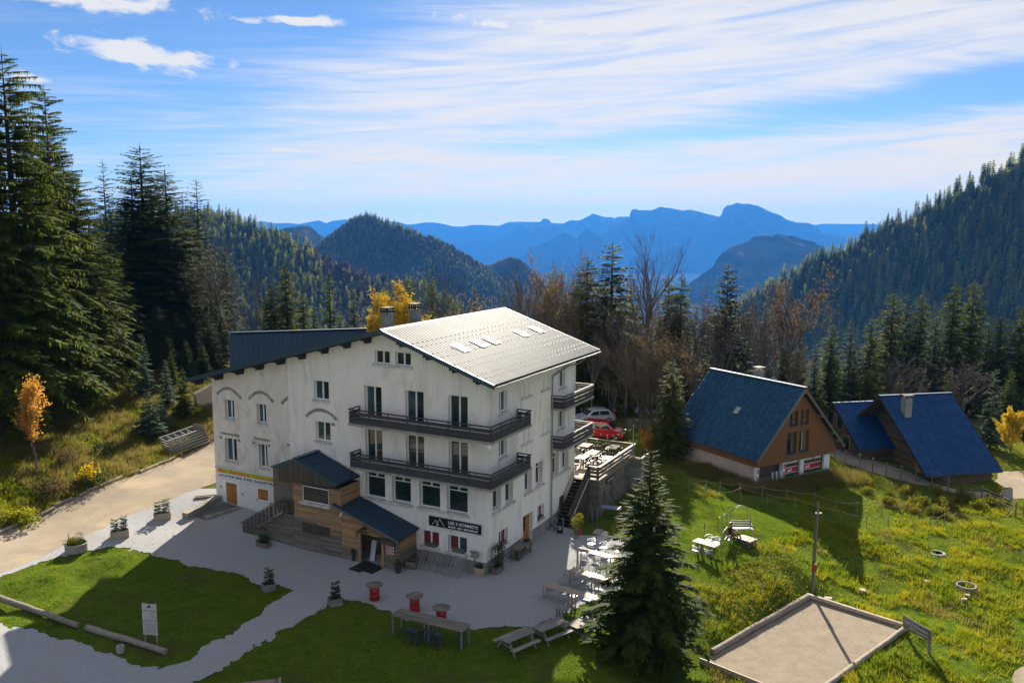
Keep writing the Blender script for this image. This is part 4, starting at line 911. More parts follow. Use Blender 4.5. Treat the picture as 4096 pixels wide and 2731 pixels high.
# purlin ends under the front verge, each with a hook
PU = [24.4, 22.35, 20.25, 18.3, 16.3, 14.3, 12.3, 10.4, 8.7, 5.9, 3.9, 2.0, 0.3]
for u in PU:
    z = roof_z(u) - 0.17; mb = MB(); y0 = -0.78
    mb.box((-u - 0.16, y0, z - 0.24), (-u + 0.16, 0.0 if u < 15.9 else 0.12, z)); mb.box((-u - 0.13, y0 + 0.28, z - 0.42), (-u + 0.13, 0.0 if u < 15.9 else 0.12, z - 0.24))
    b = mb.build('purlin', BEAMW, roof)
    hk = MB(); hk.tube([(-u, y0 + 0.2, z - 0.24), (-u, y0 + 0.2, z - 0.5), (-u + 0.03, y0 + 0.2, z - 0.56), (-u + 0.07, y0 + 0.2, z - 0.52)], 0.012, 4); hk.build('hook', BLACKM, b)
# downpipe with its swan neck
mb = MB(); mb.tube([(1.15, 12.9, 12.15), (0.75, 12.4, 11.75), (0.18, 12.0, 11.62), (0.14, 9.5, 11.25), (0.12, 9.42, 11.1), (0.12, 9.42, 0.35)], 0.055, 8); mb.build('downpipe', ZINC, HOT)
mb = MB(); mb.tube([(0.14, 9.42, 0.35), (0.30, 9.35, 0.36), (0.5, 9.3, 0.25), (0.52, 9.3, 0.08)], 0.11, 10); mb.build('drain_elbow', PLASTIC, HOT)
# rear roof rising behind the left wing
ZR_ = 13.7
RR = wor(15.87, 9.0, ZR_); RL = gz(920, 1332, ZR_)
def loc3(p): d = np.asarray(p) - C0; return (float(d @ DA), float(d @ DB), float(p[2] - C0[2]))
e_ = (RR - RL) / np.linalg.norm(RR - RL); f_ = np.array([e_[1], -e_[0], 0.0])   # towards the camera
dn_ = f_ * 2.9 + np.array([0, 0, -2.3]); bk_ = -f_ * 5.0 + np.array([0, 0, -3.4])
rr_ = MB(); rr_.prism([loc3(RL + dn_ + (0, 0, -.1)), loc3(RL + (0, 0, -.1)), loc3(RL + bk_ + (0, 0, -.1)), loc3(RL + bk_ + (0, 0, -.25)), loc3(RL + (0, 0, -.3)), loc3(RL + dn_ + (0, 0, -.25))], Vector(loc3(RR)) - Vector(loc3(RL))); rear = rr_.build('rear_roof', BEAMW, HOT)
ribbed('roof_sheet', loc3(RL), loc3(RR), loc3(RL + dn_), 0.36, 0.03, 0.04, ROOFM, rear, 4)
mb = MB(); mb.beam(Vector(loc3(RL)) + Vector((0, 0, .04)), Vector(loc3(RR)) + Vector((0, 0, .04)), 0.3, 0.06); mb.build('ridge_cap', ROOFM, rear)
# ---- balconies
def balcony(run, zs, zt, parent, posts):
    """run: outer edge polyline (local xy) from wall to wall; zs slab bottom, zt rail top"""
    P = [Vector((x, y, 0)) for x, y in run]
    sb = MB(); zc = zs + 0.16
    poly = run + [(-1, -1)] if False else run
    sb.prism([(x, y, zs) for x, y in posts['floor']], (0, 0, 0.16)); bal = sb.build('balcony', CONC, parent)
    for i in range(len(P) - 1):
        a, b = P[i], P[i + 1]; L = (b - a).length; d = (b - a) / L
        n = max(1, round(L / 2.9))
        for k in range(n):
            p = a + d * (L * k / n + (0.004 if k else 0)); q = a + d * (L * (k + 1) / n - 0.004)
            for (z0, z1) in ((0.06, 0.31), (0.335, 0.585), (0.66, 0.86)):
                mb = MB(); mb.beam(p + Vector((0, 0, zc + (z0 + z1) / 2 - 0.1)), q + Vector((0, 0, zc + (z0 + z1) / 2 - 0.1)), 0.035, z1 - z0); mb.build('plank', DARKWOOD, bal)
        mb = MB(); mb.beam(a + Vector((0, 0, zt - 0.03)), b + Vector((0, 0, zt - 0.03)), 0.15, 0.05); mb.build('handrail', DARKWOOD, bal)
        m_ = max(2, round(L / 1.45) + 1)
        for k in range(m_):
            p = a + d * (0.05 + (L - 0.1) * k / (m_ - 1)); nr = Vector((-d.y, d.x, 0)) * 0.045
            mb = MB(); mb.cbox((p.x + nr.x, p.y + nr.y, (zc + zt) / 2 - 0.03), (0.045, 0.045, zt - zc - 0.04), math.atan2(d.y, d.x)); mb.build('post', BLACKM, bal)
    return bal
for zs, zt in ((8.77, 9.88), (5.84, 6.93)):
    balcony([(-9.68, 0.0), (-9.68, -1.1), (1.0, -1.1), (1.0, 4.2), (0.0, 4.2)], zs, zt, HOT, dict(floor=[(-9.73, -0.02), (-9.73, -1.15), (1.05, -1.15), (1.05, 4.25), (0.02, 4.25), (0.02, -0.02)]))
    balcony([(0.0, 9.5), (1.0, 9.5), (1.0, 14.85), (-6.0, 14.85), (-6.0, 13.8)], zs, zt - 0.03, HOT, dict(floor=[(0.02, 9.45), (1.05, 9.45), (1.05, 14.9), (-6.05, 14.9), (-6.05, 13.79), (0.02, 13.79)]))
cm = MB(); cm.cbox((0.95, -1.28, 8.72), (0.14, 0.2, 0.12)); cm.lathe([(0.0, 0), (0.07, 0.02), (0.09, 0.09), (0.08, 0.16), (0.0, 0.2)], 12, (1.06, -1.36, 8.52)); cm = tag(cm.build('security_camera', WHITEP), 'white dome camera under the corner of the upper balcony', 'camera'); cm.parent = None
cm.matrix_world = Matrix.Translation(C0) @ Matrix.Rotation(YAW, 4, 'Z')

# ---- signs on the hotel
def at_hotel(o, x=0, y=0, z=0, rz=0.0):
    p = C0 + DA * x + DB * y + np.array([0, 0, z]); o.location = tuple(p); o.rotation_euler = (0, 0, YAW + rz); return o
SG = at_hotel(thing('shop_sign', 'long green and white ski shop sign over the wooden doors', 'sign'), -23.15, 0.04, 3.1)
sx0, sw, sh = 0.0, 5.88, 0.72
mb = MB(); mb.box((0, -0.05, 0), (sw, 0.06, sh)); mb.build('panel', WHITEP, SG)
GREENP = pm('lime_sign_paint', (0.36, 0.50, 0.012), rough=0.45); ORANGEP = pm('orange_letter', (0.70, 0.10, 0.008), rough=0.45); NAVYP = pm('navy_letter', (0.008, 0.012, 0.11), rough=0.45)
mb = MB(); mb.box((0.03, -0.056, 0.36), (sw - 0.03, -0.050, sh - 0.03)); mb.build('green_band', GREENP, SG)
mb = MB(); mb.box((-0.35, -0.10, sh + 0.01), (sw + 0.05, 0.06, sh + 0.06)); mb.build('cover_strip', METALW, SG)
for txt, size, x, z, w, m_, bo in [('Ski Service', 0.40, 0.14, 0.40, 3.2, ORANGEP, 0.008), ('Chartreuse', 0.30, 3.60, 0.40, 2.15, ORANGEP, 0.006), ('LOCATION SKIS, SURFS, RAQUETTES...', 0.28, 0.14, 0.08, 5.6, NAVYP, 0.008)]:
    o = link('lettering', text_mesh(txt, size, m_, bold=bo, width=w), SG); o.location = (x, -0.060, z)
SB = at_hotel(thing('restaurant_sign', 'black sign with white mountain outline and lettering below the dining room windows', 'sign'), -4.19, -0.03, 2.58)
mb = MB(); mb.box((0, -0.10, 0), (3.97, 0.03, 0.71)); mb.build('frame', METALW, SB)
mb = MB(); mb.box((0.035, -0.106, 0.035), (3.935, -0.10, 0.675)); mb.build('panel', BLACKP, SB)
for txt, size, x, z, w in [('LES 3 SOMMETS', 0.27, 1.50, 0.36, 2.2), ('SNACK · BAR · RESTAURANT', 0.165, 1.50, 0.13, 2.2)]:
    o = link('lettering', text_mesh(txt, size, WHITEP, bold=0.006, width=w), SB); o.location = (x, -0.112, z)
mb = MB()
for a, b in [((0.28, 0.12), (0.56, 0.46)), ((0.56, 0.46), (0.76, 0.13)), ((0.76, 0.13), (0.60, 0.13)), ((0.60, 0.13), (0.86, 0.58)), ((0.86, 0.58), (1.20, 0.12))]: mb.beam((a[0], -0.110, a[1]), (b[0], -0.110, b[1]), 0.008, 0.026, (0, -1, 0) if False else (0, 0, 1))
mb.build('mountain_emblem', WHITEP, SB)
# ------------------------------------------------------------------ wooden stair porch against the front
def planks(fa, a0, a1, z0, z1, mat, parent, h=0.155, holes=(), d0=-0.03, d1=0.0, seglen=2.6, topf=None, name='plank', lo=None):
    """horizontal boards, each a mesh; openings are left out; topf(a) cuts the boards under a sloping edge"""
    n = max(1, round((z1 - z0) / h)); hh = (z1 - z0) / n
    for k in range(n):
        zb, zt = z0 + k * hh + 0.004, z0 + (k + 1) * hh - 0.004
        spans = [(a0, a1)]
        for (h0, h1, q0, q1) in holes:
            if zt > q0 + 0.02 and zb < q1 - 0.02:
                spans = [s for (l, r) in spans for s in ((l, min(r, h0)), (max(l, h1), r)) if s[1] - s[0] > 0.03]
        for (l, r) in spans:
            if topf is not None:
                # keep the part of the board that lies under the sloping edge
                xs = np.linspace(l, r, 60); ok = xs[[topf(x) > zb + 0.05 for x in xs]]
                if len(ok) < 2: continue
                l, r = float(ok[0]), float(ok[-1])
            m = max(1, round((r - l) / seglen)); cut = [l] + sorted(l + (r - l) * (q + R_.uniform(-0.25, 0.25)) / m for q in range(1, m)) + [r]
            for p, q in zip(cut, cut[1:]):
                mb = MB(); t = R_.uniform(0, 0.006)
                if topf is not None: zl, zr = min(zt, topf(p)), min(zt, topf(q))
                else: zl = zr = zt
                mb.hexa([fa.P(p, d1 + t, zb), fa.P(q - 0.004, d1 + t, zb), fa.P(q - 0.004, d0, zb), fa.P(p, d0, zb), fa.P(p, d1 + t, max(zl, zb + .01)), fa.P(q - 0.004, d1 + t, max(zr, zb + .01)), fa.P(q - 0.004, d0, max(zr, zb + .01)), fa.P(p, d0, max(zl, zb + .01))])
                mb.build(name, mat(p, (zb + zt) / 2) if callable(mat) else mat, parent)
SP = at_hotel(thing('stair_porch', 'brown plank porch with small gabled roof and side stair on the hotel front', 'porch'))
PV = -2.1                                              # front plane of the porch
PF = Fac((0, PV, 0), (1, 0, 0), (0, -1, 0))
pmat = lambda a, z: PLANK if (z > 2.0 + 0.35 * math.sin(a * 1.3) and a > -14.2) or (z > 1.1 and a > -11.5) else PLANKG
core = MB(); core.box((-13.8, PV + 0.035, -0.4), (-9.78, -0.04, 4.7)); wl = core.build('wall', OLDWOOD, SP)
PH = [(-12.98, -10.72, 3.42, 4.5)]
planks(PF, -13.83, -9.75, -0.25, 4.62, pmat, wl, holes=PH)
PS = Fac((-9.75, 0, 0), (0, 1, 0), (1, 0, 0)); planks(PS, PV, -0.05, 2.2, 4.75, PLANK, wl, d0=-0.03, d1=0.0)
PSL = Fac((-13.83, 0, 0), (0, -1, 0), (-1, 0, 0)); planks(PSL, 0.05, -PV, 2.4, 4.7, PLANKG, wl)
# big porch window
window(PF, -12.98, -10.72, 3.42, 4.5, SP, leaves=1, rec=0.03, sill=False)
mb = MB(); PF.box(mb, -13.2, -10.5, -0.02, 0.22, 3.27, 3.415); mb.build('sill', SILLM, SP)
# dark vent panel low on the front
mb = MB()
for k in range(5): PF.box(mb, -13.05 + k * 0.475, -13.05 + (k + 1) * 0.475 - 0.01, 0.0, 0.03, 1.25, 1.92)
mb.build('vent_panel', OLDWOOD, SP)
# gabled roof: ridge runs out from the wall
RU, RZ_, LU, LZ_, EU, EZ_ = 13.3, 6.33, 15.05, 5.62, 9.75, 5.10
PO = -2.45
def prz(u): return RZ_ - (RU - u) * (RZ_ - EZ_) / (RU - EU) if u < RU else RZ_ - (u - RU) * (RZ_ - LZ_) / (LU - RU)
mb = MB(); mb.prism([(-LU, PO, LZ_ - 0.1), (-RU, PO, RZ_ - 0.1), (-EU, PO, EZ_ - 0.1), (-EU, PO, EZ_ - 0.02), (-RU, PO, RZ_ - 0.02), (-LU, PO, LZ_ - 0.02)], (0, -PO - 0.01, 0)); prf = mb.build('roof', BEAMW, SP)
ribbed('roof_sheet', (-RU, PO, RZ_), (-RU, -0.03, RZ_), (-EU, PO, EZ_), 0.24, 0.04, 0.05, ROOFM, prf, 3, 'round')
ribbed('roof_sheet', (-RU, PO, RZ_), (-RU, -0.03, RZ_), (-LU, PO, LZ_), 0.24, 0.04, 0.05, ROOFM, prf, 3, 'round')
mb = MB(); mb.beam((-RU, PO, RZ_ + 0.05), (-RU, -0.03, RZ_ + 0.05), 0.36, 0.05); mb.build('ridge_cap', TRIM, prf)
mb = MB(); mb.prism([(-LU, PO - 0.001, LZ_ - 0.16), (-RU, PO - 0.001, RZ_ - 0.16), (-EU, PO - 0.001, EZ_ - 0.16), (-EU, PO - 0.001, EZ_ + 0.05), (-RU, PO - 0.001, RZ_ + 0.05), (-LU, PO - 0.001, LZ_ + 0.05)], (0, -0.03, 0)); mb.build('verge_board', TRIM, prf)
for (ua, za, ub, zb) in ((RU, RZ_, LU - 1.0, prz(LU - 1.0)), (RU, RZ_, EU, EZ_)):
    mb = MB(); mb.beam((-ua, -0.02, za + 0.10), (-ub, -0.02, zb + 0.10), 0.05, 0.14); mb.build('flashing', METALW, prf)
for u0 in np.arange(10.3, 12.9, 0.62):
    for k in range(3):
        mb = MB(); mb.cbox((-u0, PO + 0.5 + k * 0.72 + (0.3 if int(u0 * 10) % 2 else 0), prz(u0) + 0.06), (0.1, 0.12, 0.06)); mb.build('snow_guard', ROOFM, prf)
# hanging gable boards
us = np.linspace(-14.72, -9.75, 34)
for p, q in zip(us, us[1:]):
    zl, zr = prz(-p) - 0.16, prz(-q) - 0.16; bl = 4.62 + (p + 14.72) * 0.06; br = 4.62 + (q + 14.72) * 0.06
    mb = MB(); mb.hexa([(p, PO + 0.005, bl), (q - 0.006, PO + 0.005, br), (q - 0.006, PO + 0.03, br), (p, PO + 0.03, bl), (p, PO + 0.005, max(zl, bl + .02)), (q - 0.006, PO + 0.005, max(zr, br + .02)), (q - 0.006, PO + 0.03, max(zr, br + .02)), (p, PO + 0.03, max(zl, bl + .02))]); mb.build('gable_board', OLDWOOD, prf)
# small flat roof at the left, over the stair door
mb = MB(); mb.box((-15.95, -1.9, 5.28), (-14.2, -0.02, 5.36)); mb.build('canopy', TRIM, SP)
mb = MB(); mb.box((-15.85, -1.8, 2.35), (-13.85, -0.05, 5.25)); mb.build('side_wall', PLANKG, SP)
# stair on the left with slatted guard
ST_T, ST_B = (-14.6, 2.30), (-18.35, 0.05)
mb = MB(); mb.prism([(-18.5, PV, -0.3), (-18.5, PV, 0.08), (-14.5, PV, 2.28), (-13.83, PV, 2.28), (-13.83, PV, -0.3)], (0, 1.5, 0)); sb_ = mb.build('stair_base', OLDWOOD, SP)
planks(PF, -18.4, -13.84, -0.25, 2.30, PLANKG, sb_, topf=lambda a: 0.12 + (a + 18.4) * 0.555 if a < -14.5 else 2.28, seglen=2.2)
n_st = 12
for k in range(n_st):
    t = k / (n_st - 1); x = -18.3 + t * 3.7; z = 0.14 + t * 2.16
    mb = MB(); mb.box((x - 0.17, PV - 0.12, z - 0.03), (x + 0.17, PV + 1.45, z + 0.015)); mb.build('step', PLANKG, SP)
rl = lambda x: 0.98 + (x + 18.6) * 0.610 if x < -14.75 else 3.33
mb = MB(); mb.beam((-18.75, PV - 0.08, rl(-18.75)), (-14.75, PV - 0.08, 3.35), 0.12, 0.05); mb.beam((-14.75, PV - 0.08, 3.35), (-13.8, PV - 0.08, 3.35), 0.12, 0.05); gd_ = mb.build('handrail', PLANKG, SP)
xs_ = np.arange(-18.5, -13.9, 0.37)
for x in xs_:
    w = 0.31; z0a, z0b = rl(x) - 0.93, rl(x + w) - 0.93
    mb = MB(); mb.hexa([(x, PV - 0.1, z0a), (x + w, PV - 0.1, z0b), (x + w, PV - 0.075, z0b), (x, PV - 0.075, z0a), (x, PV - 0.1, rl(x) - 0.06), (x + w, PV - 0.1, rl(x + w) - 0.06), (x + w, PV - 0.075, rl(x + w) - 0.06), (x, PV - 0.075, rl(x) - 0.06)]); mb.build('slat', OLDWOOD, SP)
bx = at_hotel(thing('wall_planter', 'small dark wooden flower box hung on the stair guard', 'planter'), -14.4, PV - 0.13, 3.0)
mb = MB(); mb.box((-0.34, -0.2, 0), (0.34, 0, 0.03)); mb.box((-0.34, -0.2, 0.03), (0.34, -0.18, 0.16)); mb.box((-0.34, -0.02, 0.03), (0.34, 0, 0.16)); mb.box((-0.34, -0.18, 0.03), (-0.32, -0.02, 0.16)); mb.box((0.32, -0.18, 0.03), (0.34, -0.02, 0.16)); mb.build('box', OLDWOOD, bx)
mb = MB(); mb.box((-0.32, -0.18, 0.03), (0.32, -0.02, 0.13)); mb.build('soil', SOIL, bx)

# ------------------------------------------------------------------ entrance porch with lean-to roof
EP = at_hotel(thing('entrance_porch', 'plank entrance porch with blue lean-to roof and open doorway', 'porch'))
EV = -2.12
EF = Fac((0, EV, 0), (1, 0, 0), (0, -1, 0))
erz = lambda a: 3.62 + (a + 10.1) * (2.16 - 3.62) / (10.1 - 5.15)          # roof underside along the front
ez = lambda a: erz(a) - 0.14
planks(EF, -9.72, -8.15, -0.1, 3.5, lambda a, z: PLANK if z > 0.9 else PLANKG, EP, topf=ez, seglen=3)
planks(EF, -8.15, -5.3, 1.98, 3.0, PLANK, EP, topf=ez, seglen=4)
planks(EF, -6.35, -5.3, -0.1, 2.05, lambda a, z: PLANK if z > 0.8 else PLANKG, EP, topf=ez)
ER = Fac((-5.22, 0, 0), (0, 1, 0), (1, 0, 0))
planks(ER, EV, -0.03, -0.1, 2.05, lambda a, z: PLANK if z > 1.1 else PLANKG, EP, seglen=3)
for (x, y, zt) in [(-8.2, EV, 2.0), (-6.36, EV, 2.0), (-5.2, EV - 0.02, 2.06)]:
    mb = MB(); mb.cbox((x, y, zt / 2 - 0.1), (0.16, 0.16, zt + 0.2)); mb.build('post', PLANK if x < -6 else PLANKG, EP)
# inside
mb = MB(); mb.box((-9.7, EV, -0.05), (-5.3, -0.04, 0.03)); mb.build('floor', CONC, EP)
INN = Fac((0, -0.35, 0), (1, 0, 0), (0, -1, 0)); planks(INN, -9.6, -5.35, 0.0, 2.6, PLANK, EP, topf=lambda a: ez(a), seglen=3)
# roof slopes to the right along the front wall
mb = MB(); a, b = -10.25, -5.0
ztop = lambda x, y: 3.62 + (x + 10.1) * (2.16 - 3.62) / 4.95 + (y - EV) * 0.075
mb.hexa([(a, EV - 0.25, ztop(a, EV) - .13), (b, EV - 0.25, ztop(b, EV) - .13), (b, -0.03, ztop(b, 0) - .13), (a, -0.03, ztop(a, 0) - .13), (a, EV - 0.25, ztop(a, EV) - .03), (b, EV - 0.25, ztop(b, EV) - .03), (b, -0.03, ztop(b, 0) - .03), (a, -0.03, ztop(a, 0) - .03)])
erf = mb.build('roof', BEAMW, EP)
ribbed('roof_sheet', (a, EV - 0.28, ztop(a, EV)), (a, -0.03, ztop(a, 0)), (b + 0.05, EV - 0.28, ztop(b + .05, EV)), 0.24, 0.035, 0.05, ROOFM, erf, 3, 'round')
mb = MB(); mb.beam((a, EV - 0.29, ztop(a, EV) - 0.06), (b + .05, EV - 0.29, ztop(b + .05, EV) - 0.06), 0.02, 0.13); mb.build('verge_board', PLANKG, erf)
for k, u0 in enumerate(np.arange(5.4, 9.9, 0.75)):
    for q in range(2):
        y = EV + 0.35 + q * 1.1 + 0.3 * (k % 2); mb = MB(); mb.cbox((-u0, y, ztop(-u0, y) + 0.05), (0.14, 0.12, 0.06)); mb.build('snow_guard', ROOFM, erf)
# notice board on the right panel, small shelf roof
mb = MB(); EF.box(mb, -6.2, -5.42, 0.0, 0.06, 0.95, 1.72); nb = mb.build('notice_frame', OLDWOOD, EP)
PAPER = pm('pink_paper', (0.52, 0.30, 0.30), rough=0.8)
for k in range(2): mb = MB(); EF.box(mb, -6.12 + k * 0.27, -5.87 + k * 0.27, 0.06, 0.066, 1.0, 1.66); mb.build('paper', PAPER, nb)
for k in range(3): mb = MB(); EF.box(mb, -5.55, -5.46, 0.06, 0.066, 1.05 + k * 0.2, 1.18 + k * 0.2); mb.build('sticker', WHITEP, nb)
mb = MB(); mb.hexa([EF.P(-6.3, 0, 1.95), EF.P(-5.3, 0, 1.9), EF.P(-5.3, 0, 2.0), EF.P(-6.3, 0, 2.05), EF.P(-6.3, 0.35, 1.76), EF.P(-5.3, 0.35, 1.72), EF.P(-5.3, 0.35, 1.76), EF.P(-6.3, 0.35, 1.80)]); mb.build('small_awning', OLDWOOD, EP)
mb = MB(); EF.box(mb, -7.15, -6.45, 0.0, 0.03, 2.28, 2.52); sgn_ = mb.build('door_sign', PLANK, EP)
o = link('lettering', text_mesh('Snack-Bar', 0.13, BEAMW, width=0.52), EP); o.location = (-7.06, EV - 0.036, 2.35)
# garland of fir twigs round the doorway
mb = MB(); rr = random.Random(3)
def gpt(t): # along the top from left down to right
    x = -8.35 + t * 2.35; return Vector((x, EV - 0.12, 2.12 - 0.30 * t + 0.10 * math.sin(t * 9)))
for k in range(900):
    t = rr.random(); p = gpt(t) if rr.random() > 0.12 else Vector((-8.35, EV - 0.12, 2.1 - rr.random() * 0.35)); d = Vector((rr.gauss(0, 1), rr.gauss(0, 1), rr.gauss(0, 1))).normalized(); s = d.cross(Vector((0.3, 0.5, 0.8))).normalized() * 0.012; q = p + d * rr.uniform(0.02, 0.08)
    mb.add([q - s, q + s, q + d * rr.uniform(0.06, 0.12)], [(0, 1, 2)])
gl_ = at_hotel(tag(mb.build('garland', NEEDLE3), 'grey green fir garland hung over the entrance doorway', 'garland'))
# barn lamp over the door
wl_ = at_hotel(thing('wall_lamp', 'black bell shaped barn lamp above the entrance doorway', 'lamp'), -7.6, EV - 0.03, 2.72)
mb = MB(); mb.tube([(0, 0, 0), (0, -0.15, 0.10), (0, -0.33, 0.06), (0, -0.36, -0.05)], 0.015, 6); mb.build('arm', BLACKM, wl_)
mb = MB(); mb.lathe([(0.03, 0.0), (0.05, -0.06), (0.20, -0.15), (0.235, -0.19), (0.22, -0.19), (0.05, -0.08)], 16, (0, -0.36, -0.04)); mb.build('lamp_shade', BLACKM, wl_)
# things in the doorway
for k in range(3):
    mb = MB(); mb.hexa([(0, 0.0, 0), (0.11, 0.0, 0), (0.11, 0.05, 0), (0, 0.05, 0), (.05, 0.25, 1.35), (0.16, 0.25, 1.35), (0.16, 0.30, 1.35), (.05, 0.30, 1.35)])
    at_hotel(tag(mb.build('pale_board', METALW), ['left', 'middle', 'right'][k] + ' one of three pale blue boards leaning inside the entrance doorway', 'board', 'boards in the doorway'), -7.85 + k * 0.13, EV + 0.5, 0.03)
es = at_hotel(thing('easel', 'thin wooden easel with small black board by the entrance', 'easel'), -6.62, EV - 0.1, 0.02)
for dx, dy in ((-0.22, 0), (0.1, 0), (-0.05, 0.35)): mb = MB(); mb.tube([(dx, dy, 0), (-0.06, 0.1, 1.35)], 0.014, 5); mb.build('leg', TABLEW, es)
mb = MB(); mb.beam((-0.08, 0.0, 0.85), (-0.07, 0.06, 1.3), 0.3, 0.02, (0, -1, 0.1)); mb.build('board', BLACKP, es)
cb = at_hotel(thing('bullet_camera', 'small white bullet camera under the entrance roof corner', 'camera'), -9.55, EV - 0.06, 3.22)
mb = MB(); mb.tube([(0, 0, 0.08), (0, -0.1, 0.0)], 0.02, 6); mb.build('bracket', WHITEP, cb); mb = MB(); mb.tube([(0.0, -0.05, 0.02), (-0.05, -0.2, -0.26)], 0.055, 8); mb.build('housing', WHITEP, cb)

# ------------------------------------------------------------------ terrace with outside stair
TE = at_hotel(thing('terrace', 'raised timber terrace with slatted railings and a side stair behind the hotel', 'terrace'))
DZ = 2.7
TX0, TX1, TY0, TY1 = -7.0, 2.0, 13.8, 21.9
mb = MB(); mb.box((TX0, TY0 + 0.02, -0.4), (TX1 - 0.04, TY1, DZ - 0.12)); mb.build('base', OLDWOOD, TE)
n = 46
for k in range(n):
    y0 = TY0 + (TY1 - TY0) * k / n; mb = MB(); mb.box((TX0, y0, DZ - 0.1), (TX1, y0 + (TY1 - TY0) / n - 0.012, DZ)); mb.build('deck_plank', DECK, TE)
TSD = Fac((TX1, 0, 0), (0, 1, 0), (1, 0, 0)); planks(TSD, TY0 + 0.1, TY1 - 0.05, -0.3, DZ - 0.12, PLANKG, TE, h=0.15, d0=-0.03, d1=0.005, seglen=2.7)
TFD = Fac((0, TY0, 0), (1, 0, 0), (0, -1, 0)); planks(TFD, 1.15, TX1, -0.3, DZ - 0.12, PLANKG, TE, h=0.15)
def railing(a, b, zt, parent, rows=((0.12, 0.34), (0.42, 0.64), (0.70, 0.9)), mat=PLANKG, cap=0.2, seg=2.4, post=True):
    a = Vector(a); b = Vector(b); L = (b - a).length; d = (b - a) / L; m = max(1, round(L / seg))
    for k in range(m):
        p = a + d * (L * k / m + 0.003); q = a + d * (L * (k + 1) / m - 0.003)
        for z0, z1 in rows: mb = MB(); mb.beam(p + Vector((0, 0, (z0 + z1) / 2)), q + Vector((0, 0, (z0 + z1) / 2)), 0.03, z1 - z0); mb.build('rail_plank', mat, parent)
    mb = MB(); mb.beam(a + Vector((0, 0, 1.0)), b + Vector((0, 0, 1.0)), cap, 0.04); mb.build('handrail', TABLEW, parent)
    if post:
        for k in range(m + 1):
            p = a + d * min(max(L * k / m, 0.05), L - 0.05); nr = Vector((-d.y, d.x, 0)) * 0.06
            mb = MB(); mb.cbox((p.x + nr.x, p.y + nr.y, a.z + 0.48), (0.08, 0.08, 0.96), math.atan2(d.y, d.x)); mb.build('post', PLANKG, parent)
railing((TX1 - 0.05, TY0 + 0.1, DZ), (TX1 - 0.05, TY1, DZ), DZ + 1, TE)
railing((TX0, TY1 - 0.05, DZ), (TX1 - 0.1, TY1 - 0.05, DZ), DZ + 1, TE, rows=((0.2, 0.26), (0.45, 0.51), (0.7, 0.76)), cap=0.1)
railing((1.15, TY0 + 0.1, DZ), (TX1 - 0.15, TY0 + 0.1, DZ), DZ + 1, TE, seg=1.0)
mb = MB(); mb.box((1.45, TY0 + 0.25, DZ + 0.42), (TX1 - 0.2, TY1 - 0.3, DZ + 0.46)) if False else mb.box((TX1 - 0.55, 16.5, DZ + 0.42), (TX1 - 0.15, TY1 - 0.2, DZ + 0.47)); mb.build('bench_board', TABLEW, TE)
# raking props along the side
for (y, h) in [(14.9, 1.7), (16.3, 2.1), (19.5, 2.4)]:
    for dy in (-0.05, 0.55): mb = MB(); mb.beam((TX1 + 0.04, y, h), (TX1 + 0.75 - 0.5 * (dy < 0), y + dy * 1.6, -0.05), 0.07, 0.09); mb.build('prop', PLANKG, TE)
# stair
n_s = 13
for k in range(n_s):
    t = (k + 0.5) / n_s; y = 10.35 + t * 3.4; z = (k + 1) * DZ / n_s
    mb = MB(); mb.box((-0.0 + 0.14, y - 0.16, z - 0.05), (1.12, y + 0.15, z)); mb.build('step', BLUEM if False else OLDWOOD, TE)
for x in (0.1, 1.14): mb = MB(); mb.beam((x, 10.25, 0.02), (x, 13.8, DZ - 0.15), 0.05, 0.26); mb.build('stringer', OLDWOOD, TE)
# solid guard on the outer side of the stair
mb = MB(); mb.hexa([(1.17, 10.2, -0.2), (1.23, 10.2, -0.2), (1.23, 13.8, -0.2), (1.17, 13.8, -0.2), (1.17, 10.2, 0.75), (1.23, 10.2, 0.75), (1.23, 13.8, DZ + 0.72), (1.17, 13.8, DZ + 0.72)]); mb.build('stair_guard', OLDWOOD, TE)
for dx, w in ((1.12, 0.22),): mb = MB(); mb.beam((dx + 0.06, 10.1, 0.95), (dx + 0.06, 13.85, DZ + 0.97), w, 0.05); mb.build('guard_cap', OLDWOOD, TE)
mb = MB(); mb.beam((1.36, 10.6, 0.92), (1.36, 13.4, DZ + 0.18), 0.03, 0.06); mb.build('white_strip', METALW, TE)
hr = MB(); hr.tube([(0.1, 9.7, 1.0), (0.1, 9.95, 0.86), (0.1, 10.5, 1.0), (0.1, 13.7, DZ + 0.95)], 0.022, 6)
for y in (10.6, 11.8, 13.3): z = 1.0 + (y - 10.5) * (DZ - 0.05) / 3.2; hr.tube([(0.1, y, z), (0.1, y + 0.1, z - 0.85)], 0.018, 6)
hr.build('stair_handrail', BLACKM, TE)
mb = MB(); mb.box((0.015, 11.0, 0.5), (0.05, 11.75, 1.9)); mb.build('hatch', OLDWOOD, TE)
# enclosure at the far corner
mb = MB(); mb.box((2.0, 20.6, -0.3), (3.0, 22.4, 2.3)); mb.build('side_cabinet', PLINTH, TE)
railing((2.05, 20.6, 1.9), (3.0, 20.6, 1.9), 2.9, TE, rows=((0.1, 0.9),), seg=1.2, cap=0.1); railing((3.0, 20.6, 1.9), (3.0, 22.4, 1.9), 2.9, TE, rows=((0.1, 0.9),), seg=1.2, cap=0.1)
# wooden board with the name on the side of the terrace
tsn = at_hotel(thing('terrace_sign', 'small dark board with pale lettering on the side of the terrace', 'sign'), TX1 + 0.05, 15.2, 2.05, math.pi / 2)
mb = MB(); mb.box((0, -0.03, 0), (1.75, 0.0, 0.36)); mb.build('board', BEAMW, tsn)
o = link('lettering', text_mesh('LES 3 SOMMETS', 0.2, WHITEP, width=1.3), tsn); o.location = (0.22, -0.036, 0.11)
